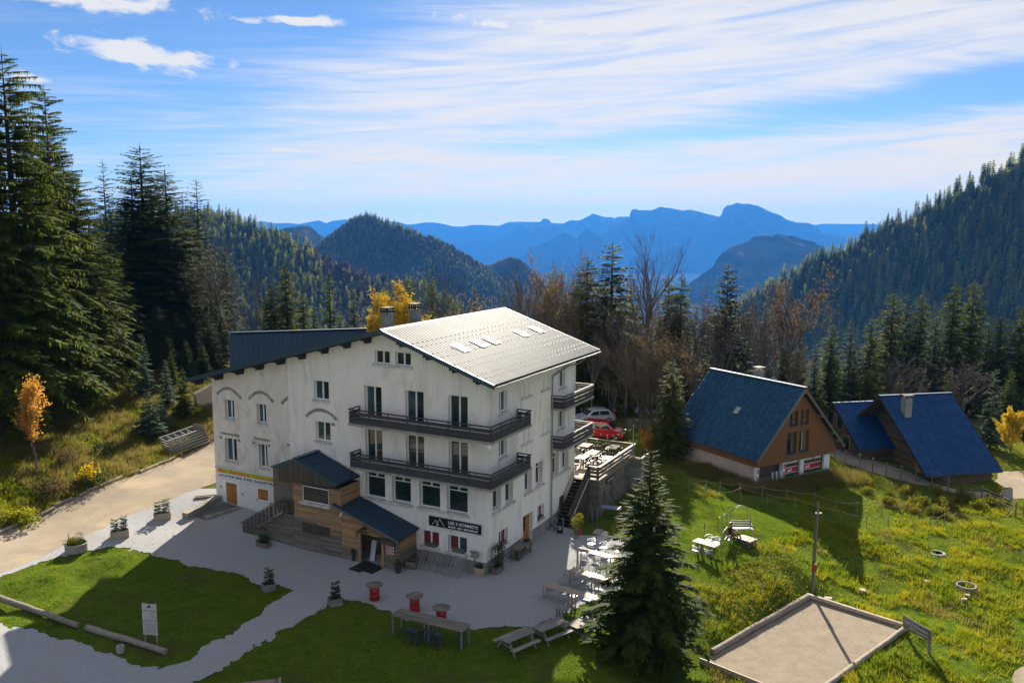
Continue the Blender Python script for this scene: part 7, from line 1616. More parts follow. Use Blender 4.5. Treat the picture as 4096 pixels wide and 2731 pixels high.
# pallet table
pal = thing('pallet_table', 'low table made of stacked pallets beside the chairlift seats', 'table')
for k in range(5): MB().box((-0.6, -0.45 + k * 0.185, 0.40), (0.6, -0.45 + k * 0.185 + 0.14, 0.425)).build('top_slat', TABLEW, pal)
for lv in range(2):
    for y in (-0.42, -0.05, 0.32):
        for x in (-0.55, -0.06, 0.43): MB().box((x, y, 0.025 + lv * 0.2), (x + 0.12, y + 0.1, 0.13 + lv * 0.2)).build('block', PLANKG, pal)
    for x in (-0.55, -0.06, 0.43): MB().box((x, -0.45, 0.13 + lv * 0.2), (x + 0.12, 0.45, 0.155 + lv * 0.2)).build('bearer', PLANKG, pal)
    for k in range(3): MB().box((-0.6, -0.45 + k * 0.37, 0.0 + lv * 0.2), (0.6, -0.45 + k * 0.37 + 0.1, 0.024 + lv * 0.2)).build('bottom_slat', PLANKG, pal)
ground_pose(pal, *d7(750, 560), math.radians(35)); pal.rotation_euler = (0, 0, math.radians(-50))
# person on the chairlift seat
def person():
    C_ = [('pel', (0, 0, 0.56), .15), ('sp1', (0, 0.05, 0.72), .135), ('sp2', (0, 0.09, 0.90), .145), ('sp3', (0, 0.10, 1.02), .12), ('nk', (0, 0.08, 1.12), .055), ('hd0', (0, 0.05, 1.19), .075), ('hd1', (0, 0.03, 1.27), .098), ('hd2', (0, 0.04, 1.36), .08),
          ('hl', (-.10, -.02, .55), .095), ('kl', (-.13, -.44, .58), .065), ('al', (-.13, -.55, .13), .045), ('tl', (-.13, -.72, .05), .04), ('hr', (.10, -.02, .55), .095), ('kr', (.12, -.46, .62), .065), ('ar', (.10, -.75, .28), .045), ('tr', (.10, -.92, .33), .04),
          ('sl', (-.18, .09, 1.0), .065), ('el', (-.25, -.06, .78), .048), ('wl', (-.10, -.28, .82), .032), ('sr', (.18, .09, 1.0), .065), ('er', (.25, -.06, .78), .048), ('wr', (.10, -.28, .82), .032), ('pl', (-.07, -.34, .84), .03), ('pr', (.07, -.34, .84), .03), ('nose', (0, -.075, 1.25), .014)]
    E_ = [('pel', 'sp1'), ('sp1', 'sp2'), ('sp2', 'sp3'), ('sp3', 'nk'), ('nk', 'hd0'), ('hd0', 'hd1'), ('hd1', 'hd2'), ('pel', 'hl'), ('hl', 'kl'), ('kl', 'al'), ('al', 'tl'), ('pel', 'hr'), ('hr', 'kr'), ('kr', 'ar'), ('ar', 'tr'), ('sp3', 'sl'), ('sl', 'el'), ('el', 'wl'), ('wl', 'pl'), ('sp3', 'sr'), ('sr', 'er'), ('er', 'wr'), ('wr', 'pr'), ('hd1', 'nose')]
    for s, sg in (('l', -1), ('r', 1)):
        for k in range(4):
            a = f'f{s}{k}'; C_ += [(a + 'a', (sg * .07 + (k - 1.5) * .02, -.385, .845 + (0.004 if k in (1, 2) else 0)), .009), (a + 'b', (sg * .06 + (k - 1.5) * .018, -.41 - .006 * (k in (1, 2)), .825), .008)]; E_ += [('p' + s, a + 'a'), (a + 'a', a + 'b')]
        C_ += [(f't{s}a', (sg * .03, -.345, .862), .010), (f't{s}b', (sg * .012, -.375, .868), .009)]; E_ += [('p' + s, f't{s}a'), (f't{s}a', f't{s}b')]
    ix = {n: i for i, (n, _, _) in enumerate(C_)}
    me = bpy.data.meshes.new('body'); me.from_pydata([p for _, p, _ in C_], [(ix[a], ix[b]) for a, b in E_], [])
    o = bpy.data.objects.new('body', me); COL.objects.link(o); o.modifiers.new('skin', 'SKIN'); 
    for i, (_, _, r) in enumerate(C_): me.skin_vertices[0].data[i].radius = (r, r)
    me.skin_vertices[0].data[0].use_root = True
    sm = o.modifiers.new('sub', 'SUBSURF'); sm.levels = 1; sm.render_levels = 1
    bpy.context.view_layer.update()
    m2_ = bpy.data.meshes.new_from_object(o.evaluated_get(bpy.context.evaluated_depsgraph_get())); bpy.data.objects.remove(o)
    SKIN = pm('skin', (0.42, 0.24, 0.17), rough=0.6); JK = pm('dark_jacket', (0.020, 0.022, 0.028), rough=0.8); TR = pm('rust_trouser', (0.22, 0.065, 0.025), rough=0.85); SH = pm('dark_shoe', (0.02, 0.02, 0.02), rough=0.6); YL = pm('dark_jeans', (0.03, 0.04, 0.055), rough=0.85)
    for m_ in (JK, SKIN, TR, SH, YL): m2_.materials.append(m_)
    for p in m2_.polygons:
        c = p.center
        if c.z > 1.10: k = 1
        elif c.y < -0.30 and c.z > 0.76: k = 1
        elif c.z < 0.63 and c.y < 0.06 and c.y > -0.42: k = 2
        elif c.y <= -0.42: k = 3 if (c.z < 0.12 or c.y < -0.78) else 4
        else: k = 0
        p.material_index = k; p.use_smooth = True
    return m2_, JK, YL
pm_, JK, _ = person()
per = thing('person', 'person in black cap and dark jacket reading on the chairlift seat', 'person')
link('body', pm_, per)
cp_ = MB(); cp_.lathe([(0.104, 1.285), (0.106, 1.32), (0.095, 1.37), (0.06, 1.405), (0.0, 1.415)], 14, (0, 0.035, 0)); cp_.prism([(-0.07, -0.06, 1.29), (0.07, -0.06, 1.29), (0.055, -0.135, 1.285), (-0.055, -0.135, 1.285)], (0, 0, 0.012)); cp_.build('cap', BLACKP, per, False)
EYE = pm('eye', (0.03, 0.02, 0.015), rough=0.3); LIP = pm('lip', (0.32, 0.12, 0.10), rough=0.6)
for sx_ in (-1, 1): MB().lathe([(0, -.009), (.009, 0), (0, .009)], 6, (sx_ * 0.034, -0.058, 1.265)).build('eye', EYE, per); MB().lathe([(0.0, -.03), (.014, -.01), (.014, .015), (0, .03)], 6, (sx_ * 0.098, 0.035, 1.255)).build('ear', MATS['skin'], per)
MB().box((-0.022, -0.066, 1.198), (0.022, -0.055, 1.208)).build('mouth', LIP, per)
YP = pm('yellow_cushion', (0.45, 0.30, 0.02), rough=0.8)
_m = Matrix.Translation(S2.location) @ Matrix.Rotation(S2.rotation_euler[2], 4, 'Z') @ Matrix.Translation((0.28, 0.0, -0.02)); per.matrix_world = _m
bk = tag(MB().hexa([(-0.13, -0.44, 0.86), (0.13, -0.44, 0.86), (0.13, -0.43, 0.86), (-0.13, -0.43, 0.86), (-0.13, -0.36, 1.03), (0.13, -0.36, 1.03), (0.13, -0.35, 1.03), (-0.13, -0.35, 1.03)]).build('open_book', WHITEP), 'open book held by the person on the chairlift seat', 'book'); bk.matrix_world = _m
cu = tag(MB().hexa([(-0.3, 0.16, 0.50), (0.3, 0.16, 0.50), (0.3, 0.24, 0.50), (-0.3, 0.24, 0.50), (-0.3, 0.26, 0.85), (0.3, 0.26, 0.85), (0.3, 0.33, 0.85), (-0.3, 0.33, 0.85)]).build('yellow_cushion', YP), 'yellow cushion behind the person on the chairlift seat', 'cushion'); cu.matrix_world = _m
# terrace furniture
def ter(o, x, y, z=2.7, rz=0.0): return at_hotel(o, x, y, z, rz)
for (x, y, lab) in [(-1.9, 20.5, 'terrace table farthest left, under the balcony corner'), (0.35, 21.0, 'terrace table in the far right corner'), (-0.5, 18.5, 'bright sunlit terrace table in the middle'), (-0.7, 16.9, 'bright sunlit terrace table nearest the stair'), (1.2, 17.6, 'terrace table against the side railing')]:
    t = plank_table('terrace_table', lab, 0.85, 1.15, 0.74, 7, TABLEW, split=False, group='terrace tables', legmat=BLACKM); ter(t, x, y)
def dark_chair():
    t = thing('terrace_chair', 'dark chair', 'chair', group='dark terrace chairs')
    MB().box((-0.21, -0.2, 0.43), (0.21, 0.2, 0.455)).build('seat', BLACKM, t); MB().hexa([(-0.2, 0.19, 0.5), (0.2, 0.19, 0.5), (0.2, 0.215, 0.5), (-0.2, 0.215, 0.5), (-0.2, 0.26, 0.84), (0.2, 0.26, 0.84), (0.2, 0.285, 0.84), (-0.2, 0.285, 0.84)]).build('backrest', BLACKM, t)
    for sx_ in (-1, 1):
        MB().tube([(sx_ * .19, -.18, .44), (sx_ * .2, -.22, 0)], .014, 5).build('leg', BLACKM, t); MB().tube([(sx_ * .19, .27, .84), (sx_ * .19, .19, .44), (sx_ * .2, .24, 0)], .014, 5).build('leg', BLACKM, t)
    return t
DC = dark_chair(); first = True
for (x, y, rz, lab) in [(-0.1, 16.5, -1.6, 'dark chair on the near right of the terrace table by the stair'), (-0.1, 17.2, -1.6, 'dark chair on the far right of the terrace table by the stair'), (-1.3, 16.7, 1.6, 'dark chair by the hotel wall at the nearest terrace table'), (0.1, 18.2, -1.6, 'dark chair right of the middle terrace table, near one'), (0.1, 18.9, -1.6, 'dark chair right of the middle terrace table, far one'), (-1.1, 18.6, 1.6, 'dark chair left of the middle terrace table'), (-1.3, 20.2, -1.5, 'dark chair right of the farthest left terrace table'), (-2.5, 20.3, 1.6, 'dark chair left of the farthest left terrace table'), (0.95, 20.7, -1.5, 'dark chair in the far corner of the terrace'), (-0.25, 21.1, 1.6, 'dark chair left of the far corner terrace table'), (-0.6, 15.6, 0.4, 'dark chair alone at the top of the stair'), (0.65, 17.4, 1.6, 'dark chair at the terrace table by the side railing'), (-0.6, 20.0, 0.2, 'dark chair with its back to the far railing'), (-1.6, 15.2, 2.6, 'dark chair tucked by the hotel wall near the stair')]:
    t = DC if first else copy_tree(DC); first = False; t['label'] = lab; ter(t, x, y, 2.7, rz)
# stacked plastic chairs and a folding table below the terrace
for q, (x, y, lab) in enumerate([(1660, 700, 'left stack of grey plastic garden chairs below the terrace'), (1760, 690, 'right stack of grey plastic garden chairs below the terrace')]):
    base = gp(*d2(x, y)); n_ = 7
    for k in range(n_):
        t = thing('plastic_chair', ['lowest', 'second', 'third', 'fourth', 'fifth', 'sixth', 'topmost'][k] + ' chair in the ' + ('left' if q == 0 else 'right') + ' stack of grey plastic chairs', 'chair', (base[0], base[1], base[2] + 0.095 * k), YAW + 2.9, 'stacked plastic chairs')
        MB().hexa([(-.22, -.24, .42), (.22, -.24, .42), (.2, .2, .40), (-.2, .2, .40), (-.22, -.24, .44), (.22, -.24, .44), (.2, .2, .42), (-.2, .2, .42)]).build('seat', PLASTIC, t)
        mb = MB(); P_ = [(-.2, .2, .42), (-.2, .33, .86), (-.1, .37, .93), (.1, .37, .93), (.2, .33, .86), (.2, .2, .42)]; mb.prism(P_, (0, .02, 0)); mb.build('backrest', PLASTIC, t)
        for sx_ in (-1, 1):
            MB().beam((sx_ * .24, -.22, .65), (sx_ * .24, .27, .67), .05, .02).build('arm', PLASTIC, t); MB().beam((sx_ * .24, -.22, .65), (sx_ * .26, -.27, 0), .05, .025).build('leg', PLASTIC, t); MB().beam((sx_ * .21, .2, .42), (sx_ * .25, .3, 0), .05, .025).build('leg', PLASTIC, t)
ft = thing('folding_table', 'blue grey folding table below the terrace wall', 'table'); ground_pose(ft, 2445, 2065, YAW + 0.2)
MB().box((-.75, -.38, .70), (.75, .38, .73)).build('table_top', pm('blue_grey_plastic', (0.20, 0.27, 0.36), rough=0.5), ft)
for x in (-.55, .55):
    for y in (-.28, .28): MB().tube([(x, y, 0), (x, y, .7)], .015, 5).build('leg', STEEL, ft)
# menu stand, small sign posts, flagstones, hose
ms = thing('menu_stand', 'black chalkboard stand with steel frame at the foot of the stair', 'sign'); ground_pose(ms, *d2(985, 970), YAW + 0.25)
MB().tube([(-.25, 0, 0), (-.24, .1, 1.2), (.24, .1, 1.2), (.25, 0, 0)], .018, 6).build('frame', ALU, ms); MB().tube([(-.22, .55, 0), (-.2, .1, 1.15)], .014, 5).build('rear_leg', ALU, ms); MB().tube([(.22, .55, 0), (.2, .1, 1.15)], .014, 5).build('rear_leg', ALU, ms)
MB().hexa([(-.22, -.012, .08), (.22, -.012, .08), (.22, .012, .08), (-.22, .012, .08), (-.22, .05, .78), (.22, .05, .78), (.22, .074, .78), (-.22, .074, .78)]).build('board', BLACKP, ms)
for z in (.35, .45, .55): MB().box((-.14, -.02 + (z - .08) * .088, z), (.14, -.012 + (z - .08) * .088, z + .03)).build('chalk_line', WHITEP, ms)
def sign_post(label, h, boards, mat, px, py, rz):
    t = thing('sign_post', label, 'sign'); ground_pose(t, px, py, rz); MB().box((-.035, -.035, 0), (.035, .035, h)).build('post', PLANKG, t)
    for (z, x0, x1, hh) in boards:
        mb = MB(); mb.prism([(x0, -.06, z), (x1, -.06, z), (x1 + .1, -.06, z + hh / 2), (x1, -.06, z + hh), (x0, -.06, z + hh)], (0, .022, 0)); mb.build('board', mat, t)
    return t
sign_post('grey wooden arrow sign on a post before the bike rack', 1.55, [(1.15, -.32, .28, .14), (1.30, -.22, .36, .14), (1.45, -.32, .25, .14)], GREYW, *b3(938, 350), YAW); sign_post('grey arrow sign on a post left of the entrance', 1.5, [(1.1, -.28, .22, .15), (1.28, -.3, .2, .15)], GREYW, *(1100 + 1112 * 600 / 2352, 2000 + 900 * 600 / 2352), YAW)
sign_post('low wooden sign on a post by the red flower pot', 0.85, [(.75, -.3, .2, .13)], PLANKG, *d2(1330, 1070), YAW - .6)
for q, (x, y) in enumerate([(1760, 945), (1890, 985), (1800, 895), (1930, 940)]):
    t = tag(MB().box((-.25, -.25, 0), (.25, .25, .04)).build('paving_slab', SANDBLK), ['left', 'front', 'back', 'right'][q] + ' one of four square paving slabs on the grass by the stair', 'paving slab', 'square paving slabs'); ground_pose(t, *d2(x, y), YAW)
# doormat
M_ = [gz(*(1100 + x * 600 / 2352, 2000 + y * 600 / 2352), 0.03) for x, y in [(1150, 1070), (1420, 948), (1722, 1052), (1520, 1152), (1385, 1105), (1325, 1125)]]
tag(MB().prism([(p[0], p[1], tz1(p[0], p[1]) + 0.02) for p in M_], (0, 0, 0.02)).build('doormat', pm('black_rubber', (0.012, 0.012, 0.012), rough=0.9)), 'black stepped rubber mat before the entrance', 'mat')
# bike rack: two panels of slanting bars
for q, (x0, lab) in enumerate([(-4.45, 'left grey bike rack panel leaning by the plinth'), (-2.75, 'right grey bike rack panel leaning by the plinth')]):
    t = at_hotel(thing('bike_rack', lab, 'bike rack', group='bike racks'), x0, -0.4, 0.0)
    for k in range(6): MB().beam((0.1 + k * 0.28, -0.85, 0.02), (0.1 + k * 0.28, 0.0, 0.98), 0.045, 0.03).build('bar', GREYW, t)
    MB().beam((0, -0.85, 0.02), (1.6, -0.85, 0.02), 0.06, 0.05).build('bottom_rail', GREYW, t); MB().beam((0, 0.0, 0.98), (1.6, 0.0, 0.98), 0.06, 0.05).build('top_rail', GREYW, t)
    for x in (0.03, 1.57): MB().beam((x, 0.03, 0.0), (x, 0.0, 0.96), 0.04, 0.04).build('rear_leg', GREYW, t)
# work bench by the right wall
wb = at_hotel(thing('work_bench', 'old grey wooden work bench against the right wall of the hotel', 'bench'), 0.55, 3.9, 0.0, math.pi / 2)
MB().box((-1.0, -0.28, 0.72), (1.0, 0.28, 0.78)).build('bench_top', PLANKG, wb)
for x in (-0.85, 0.85):
    for y in (-0.22, 0.22): MB().box((x - .06, y - .05, 0), (x + .06, y + .05, .72)).build('leg', PLANKG, wb)
MB().box((-.85, -.22, .18), (.85, .22, .22)).build('shelf', PLANKG, wb); MB().box((-.85, -.25, .08), (.85, -.19, .18)).build('rail', PLANKG, wb)
tag(at_hotel(MB().box((-.2, -.15, 0), (.2, .15, .14)).build('tool_box', BLACKM), 0.55, 4.6, 0.78, math.pi / 2), 'small dark box on the old work bench', 'box')
# planters
def box_planter(label, L, Wd, H, mat, n=2, name='wooden_planter'):
    t = thing(name, label, 'planter'); h = H / n
    for k in range(n):
        for y in (-Wd / 2, Wd / 2 - .025): MB().box((-L / 2, y, k * h + .003), (L / 2, y + .025, (k + 1) * h - .003)).build('plank', mat, t)
        for x in (-L / 2, L / 2 - .025): MB().box((x, -Wd / 2 + .026, k * h + .003), (x + .025, Wd / 2 - .026, (k + 1) * h - .003)).build('plank', mat, t)
    MB().box((-L / 2 + .026, -Wd / 2 + .026, .02), (L / 2 - .026, Wd / 2 - .026, H - .06)).build('soil', SOIL, t); return t
def plant_in(t, kind, h, label, dx=0.0, dy=0.0, base=0.4, mesh=None, s=1.0):
    p = Vector(t.location) + Matrix.Rotation(t.rotation_euler[2], 3, 'Z') @ Vector((dx, dy, base))
    if mesh is None: return put_tree(kind, p, h, label, name='potted_fir')
    o = thing('potted_plant', label, 'plant', p, R_.uniform(0, 6)); o.scale = (s,) * 3; link('foliage', mesh, o); MB().tube([(0, 0, -.1), (0, 0, .3)], .015, 4).build('stem', BARK, o); return o
ra = 0.42
for (x, y, lab) in [(1225, 345, 'upper of the two timber troughs beside the road'), (905, 482, 'lower of the two timber troughs beside the road')]:
    t = box_planter(lab, 1.15, 0.5, 0.48, TABLEW, 2, 'planter_trough'); ground_pose(t, *b1(x, y - 15), ra)
    for k, dx in enumerate((-0.28, 0.25)): plant_in(t, 'planter_fir', (0.85, 0.95)[k], ('left' if k == 0 else 'right') + ' little fir in the ' + lab.split(' of')[0] + ' roadside trough', dx, 0, 0.42)
rp = thing('round_planter', 'round concrete planter with green plants at the lawn edge', 'planter'); ground_pose(rp, *b1(578, 570))
MB().lathe([(.66, 0), (.68, .02), (.68, .55), (.60, .55), (.60, .42)], 28).build('ring', CONC, rp, False); MB().lathe([(0, .40), (.60, .42)], 20).build('soil', SOIL, rp)
for q, (dx, dy, s) in enumerate([(-.25, 0, .55), (.2, .1, .6), (.05, -.25, .5)]): plant_in(rp, '', 0, ['left', 'right', 'front'][q] + ' clump of green plants in the round concrete planter', dx, dy, .42, BD if q == 1 else BG[0], s)
stk = thing('wooden_stake', 'thin wooden stake standing in the round concrete planter', 'stake', Vector(rp.location) + Vector((-.52, .1, .3))); MB().box((-.025, -.025, 0), (.025, .025, .85)).build('stake', TABLEW, stk)
for (x, y, lab, pl) in [(683, 655, 'pale wooden planter at the point of the left lawn', 'small fir in the planter at the point of the left lawn'), (1343, 800, 'pale wooden planter at the tip of the shaded front lawn', 'small bushy fir in the planter at the tip of the front lawn')]:
    t = box_planter(lab, 0.72, 0.62, 0.45, GREYW, 2); ground_pose(t, *b2(x, y - 12), YAW + 1.0); plant_in(t, 'planter_fir', 0.95, pl, 0.05, 0, .38)
t = box_planter('low wooden planter with a round dark shrub by the porch stair', 0.95, 0.5, 0.34, PLANKG, 1); ground_pose(t, 700 + 925 * 800 / 2091, 1650 + 1395 * 800 / 2091, YAW); plant_in(t, '', 0, 'round dark shrub in the planter by the porch stair', 0, 0, .25, BD, .85)
t = box_planter('pale square planter at the hotel corner', .58, .58, .55, TABLEW, 2); ground_pose(t, *b3(990, 350), YAW + .1); plant_in(t, '', 0, 'low green plant in the pale square planter at the corner', 0, 0, .42, BD, .5)
t = box_planter('brown planter with a trellis at the hotel corner', .9, .45, .45, PLANKG, 2); at_hotel(t, 0.42, 0.75, 0, math.pi / 2)
tr_ = t
for x in (-.4, .4): MB().box((x - .03, .17, .45), (x + .03, .21, 1.75)).build('trellis_post', PLANKG, tr_)
for z in (1.5, 1.65): MB().box((-.42, .165, z), (.42, .205, z + .08)).build('trellis_rail', PLANKG, tr_)
plant_in(t, '', 0, 'climbing plant in the brown trellis planter', 0, 0, .4, bush_mesh(71, .55, 900, .05, 1.9, LEAFD), 1.0)
t = box_planter('empty timber box right of the entrance porch', .7, .5, .5, PLANKG, 2); at_hotel(t, -4.75, -1.3, 0, .2)
POT = pm('dark_blue_pot', (0.030, 0.042, 0.055), rough=0.55)
for (x, y, lab, pl) in [(1245, 955, 'tall dark pot left of the entrance doorway', 'grassy plant in the dark pot left of the doorway'), (1930, 1150, 'tall dark pot at the right corner of the entrance porch', 'yellowing plant in the dark pot at the porch corner')]:
    t = thing('tall_pot', lab, 'pot'); ground_pose(t, 1100 + x * 600 / 2352, 2000 + (y - 12) * 600 / 2352); MB().lathe([(.15, 0), (.16, .01), (.21, .68), (.19, .68), (.18, .6)], 20).build('pot', POT, t, False); MB().lathe([(0, .58), (.185, .6)], 16).build('soil', SOIL, t)
    plant_in(t, '', 0, pl, 0, 0, .58, BG[1] if 'yellow' in pl else BD, .38)
t = thing('flower_pot', 'red plastic flower pot at the foot of the terrace stair', 'pot'); ground_pose(t, *d2(1370, 975)); MB().lathe([(.22, 0), (.3, .45), (.31, .45), (.31, .5), (.27, .5), (.26, .42)], 20).build('pot', TERRA, t); MB().lathe([(0, .41), (.26, .43)], 16).build('soil', SOIL, t); plant_in(t, '', 0, 'tall yellow green plant in the red pot by the stair', -.05, .05, .4, bush_mesh(72, .5, 700, .06, 2.0, LEAFG), .9)
for q, (x, lab) in enumerate([(-4.1, 'wooden window box under the left red curtained window'), (-2.0, 'wooden window box under the right red curtained window')]):
    t = box_planter(lab, .85, .24, .22, PLANKG, 1, 'window_box'); at_hotel(t, x, -0.02, 1.15)
for q, (y, lab) in enumerate([(2.2, 'wooden window box on the low window near the corner, right wall'), (7.75, 'wooden window box on the low window right of the side door')]):
    t = box_planter(lab, .75, .24, .22, PLANKG, 1, 'window_box'); at_hotel(t, 0.0, y, 1.25, math.pi / 2)
# stone ramp walls by the cellar door
def stone_wall(name, label, a, b, w, h0, h1, nrow, seed):
    rr = random.Random(seed); a = Vector(a); b = Vector(b); L = (b - a).length; d = (b - a) / L; t = thing(name, label, 'wall', a, math.atan2(d.y, d.x))
    MB().hexa([(0, -w / 2 + .04, -.5), (L, -w / 2 + .04, -.5), (L, w / 2 - .04, -.5), (0, w / 2 - .04, -.5), (0, -w / 2 + .04, h0 - .03), (L, -w / 2 + .04, h1 - .03), (L, w / 2 - .04, h1 - .03), (0, w / 2 - .04, h0 - .03)]).build('core', PLINTH, t)
    for r in range(nrow):
        x = 0.0
        while x < L - .05:
            l = min(rr.uniform(.28, .55), L - x); 
            def zt(x_, f): return -.35 + (h0 + (h1 - h0) * x_ / L + .35) * f
            f0, f1 = r / nrow, (r + 1) / nrow; o = rr.uniform(0, .04); x0, x1 = x + .01, x + l - .01
            MB().hexa([(x0, -w / 2 - o, zt(x0, f0) + .01), (x1, -w / 2 - o, zt(x1, f0) + .01), (x1, w / 2 + o, zt(x1, f0) + .01), (x0, w / 2 + o, zt(x0, f0) + .01), (x0, -w / 2 - o, zt(x0, f1) - .01), (x1, -w / 2 - o, zt(x1, f1) - .01), (x1, w / 2 + o, zt(x1, f1) - .01), (x0, w / 2 + o, zt(x0, f1) - .01)]).build('stone', STONE, t); x += l
    return t
w0 = gz(740, 2075, .9); w1 = wor(23.1, 0.0, .9); stone_wall('ramp_wall', 'left stone retaining wall beside the cellar door ramp', (w0[0], w0[1], tz1(w0[0], w0[1])), (w1[0], w1[1], 1.0), .5, .45, .75, 3, 1)
w0 = gz(818, 2082, .7); w1 = wor(20.9, -0.05, .9); stone_wall('ramp_wall', 'right low stone wall beside the cellar door ramp', (w0[0], w0[1], tz1(w0[0], w0[1])), (w1[0], w1[1], 1.0), .4, .22, .30, 2, 2)
mb = MB(); 
cpt = [wor(22.55, -.05, 0.82), wor(21.15, -.05, 0.82), gz(815, 2086, .62), gz(758, 2080, .62)]
mb.prism([(p[0], p[1], tz1(p[0], p[1]) + .035) for p in cpt], (0, 0, .01)); struct(mb.build('cellar_ramp', pm('dark_ramp', (0.12, 0.12, 0.115), rough=.95)))
for q, (y0, y1, h, lab) in enumerate([(-.12, .12, .16, 'thicker grey timber beam lying by the left corner of the hotel'), (-.32, -.16, .12, 'thinner grey timber beam lying in front of the thicker one by the hotel corner')]):
    tb = tag(MB().box((-.75, y0, 0), (.75, y1, h)).build('timber_beam', PLANKG), lab, 'timber', 'timber beams by the corner'); ground_pose(tb, 700 + 320 * .3826, 1650 + 880 * .3826, 0.35)
# logs: road edge, lawn edge, court
def log(label, a, b, r, mat=LOGG, group=None, dz=0.0, name='log'):
    a = np.asarray(a, float); b = np.asarray(b, float); o = Vector(((a[0] + b[0]) / 2, (a[1] + b[1]) / 2, (a[2] + b[2]) / 2 + r * .8 + dz)); A = Vector(a) + Vector((0, 0, r * .8 + dz)) - o; B = Vector(b) + Vector((0, 0, r * .8 + dz)) - o
    n = 9; rr = random.Random(sum(map(ord, label))); pts = [A.lerp(B, k / (n - 1)) + Vector((rr.gauss(0, .012), rr.gauss(0, .012), rr.gauss(0, .01))) for k in range(n)]
    t = tag(MB().tube(pts, [r * (1.05 - .15 * k / n) * rr.uniform(.95, 1.05) for k in range(n)], 12).build(name, mat), label, 'log', group); t.location = o; return t
rd = [((-20, 1545), (135, 1475)), ((240, 1440), (425, 1345)), ((425, 1330), (565, 1268)), ((620, 1250), (680, 1222)), ((685, 1210), (830, 1155)), ((835, 1150), (955, 1100)), ((1025, 1075), (1085, 1050)), ((1095, 1062), (1240, 1000)), ((1240, 1000), (1370, 950))]
nm = ['road edge log cut by the left edge', 'long road edge log beside the bright yellow tuft', 'third road edge log from the left', 'short stub of road edge log before the yellow shrub', 'road edge log under the yellow shrub', 'road edge log right of the yellow shrub', 'short road edge log lying alone', 'road edge log, second from the scaffold pile', 'road edge log next to the scaffold pile']
for (a, b), l in zip(rd, nm): log(l, gp(*b7(*a)), gp(*b7(*b)), .13, group='road edge logs')
log('long pale log at the edge of the sunlit left lawn', gp(*b1(-40, 930)), gp(*b1(590, 1150)), .17); log('long grey log lying under the information board', gp(*b1(655, 1165)), gp(*b1(1255, 1350)), .17)
ce3 = lambda a, b, z=COURT_Z: np.array([*(CT_FL + _ce * a + _cl * b), z])
log('bark covered log along the bank side of the boules court', ce3(-.15, .1), ce3(-.15, CT_L * .9), .2, LOGG); log('squared pale beam at the far end of the boules court', ce3(-.3, -.15), ce3(CT_W + .1, -.15), .17, TABLEW)
log('pale pole log at the right side of the boules court, far part', ce3(CT_W + .12, 0.1), ce3(CT_W + .12, 4.6), .15, LOGG); log('pale pole log at the right side of the boules court, near part', ce3(CT_W + .12, 4.7), ce3(CT_W + .12, CT_L), .15, LOGG)
tag(MB().beam(ce3(-.1, CT_L + .1, COURT_Z + .14), ce3(CT_W + .1, CT_L + .1, COURT_Z + .14), .06, .3).build('court_board', TABLEW), 'upright pale board closing the near end of the boules court', 'board')
# concrete ring and stump things
t = thing('concrete_bollard', 'short hollow concrete cylinder beside the lawn log', 'bollard'); ground_pose(t, *b1(910, 1335)); MB().lathe([(.2, 0), (.2, .36), (.09, .36), (.09, .2)], 18).build('ring', CONC, t)
t = thing('well_ring', 'open concrete well ring in the right meadow', 'well ring'); ground_pose(t, *b6(1065, 850)); MB().lathe([(.62, -.2), (.62, .22), (.54, .22), (.54, -.1)], 28).build('ring', CONC, t); MB().lathe([(0, -.05), (.54, -.05)], 20).build('soil', SOIL, t)
t = thing('manhole_cover', 'round grey manhole cover in the right meadow', 'manhole cover'); ground_pose(t, *b6(845, 592)); MB().lathe([(.55, -.1), (.55, .10), (.47, .10), (.46, .08), (0, .08)], 28).build('cover', CONC, t); MB().lathe([(.40, .08), (.40, .1), (.36, .1), (.36, .08)], 24).build('rim', PLINTH, t)
for q, (x, y, s, lab) in enumerate([(1050, 945, .38, 'left pale block beside the well ring'), (1072, 915, .38, 'right pale block beside the well ring'), (285, 870, .55, 'flat pale stone in the meadow left of the well ring'), (765, 800, .4, 'small pale stone in the meadow between manhole and well ring'), (25, 930, .5, 'pale stone beside the far court beam')]):
    t = tag(MB().hexa([(-.5, -.4, -.1), (.5, -.35, -.1), (.45, .4, -.1), (-.45, .35, -.1), (-.42, -.33, .45), (.44, -.3, .4), (.38, .33, .42), (-.4, .3, .47)]).build('stone_block', SANDBLK), lab, 'stone'); t.scale = (s, s, s * (.9 if q < 2 else .35)); ground_pose(t, *b6(x, y), R_.uniform(0, 3))
# information board
ib = thing('information_board', 'tall white information panel on two posts on the left lawn', 'sign'); ground_pose(ib, *b1(1145, 1285), math.radians(-8))
for x in (-.32, .32): MB().box((x - .04, -.03, -.1), (x + .04, .03, 2.35)).build('post', GREYW, ib)
MB().box((-.4, -.05, .62), (.4, -.03, 2.3)).build('panel', pm('white_panel', (0.55, 0.53, 0.52), (0.46, 0.44, 0.44), 3, .6), ib)
for z in (1.38, 1.92): MB().box((-.4, -.056, z), (.4, -.05, z + .02)).build('blue_line', NAVYP, ib)
for z in (.75, .85, .95, 1.05, 1.15): MB().box((-.3, -.056, z), (.1 + .2 * ((z * 20) % 2), -.05, z + .025)).build('text_line', STEEL, ib)
for z in (1.5, 1.6, 1.7, 1.8): MB().box((.0, -.056, z), (.3, -.05, z + .02)).build('text_line', STEEL, ib)
o = link('lettering', text_mesh('RESPECTEZ', .09, STEEL, width=.4), ib); o.location = (-.05, -.056, 1.22)
MB().tube([(-.1, -.06, 2.08), (-.02, -.06, 2.18), (.06, -.06, 2.1), (.0, -.06, 2.25)], .03, 6).build('skier_emblem', BLACKP, ib)
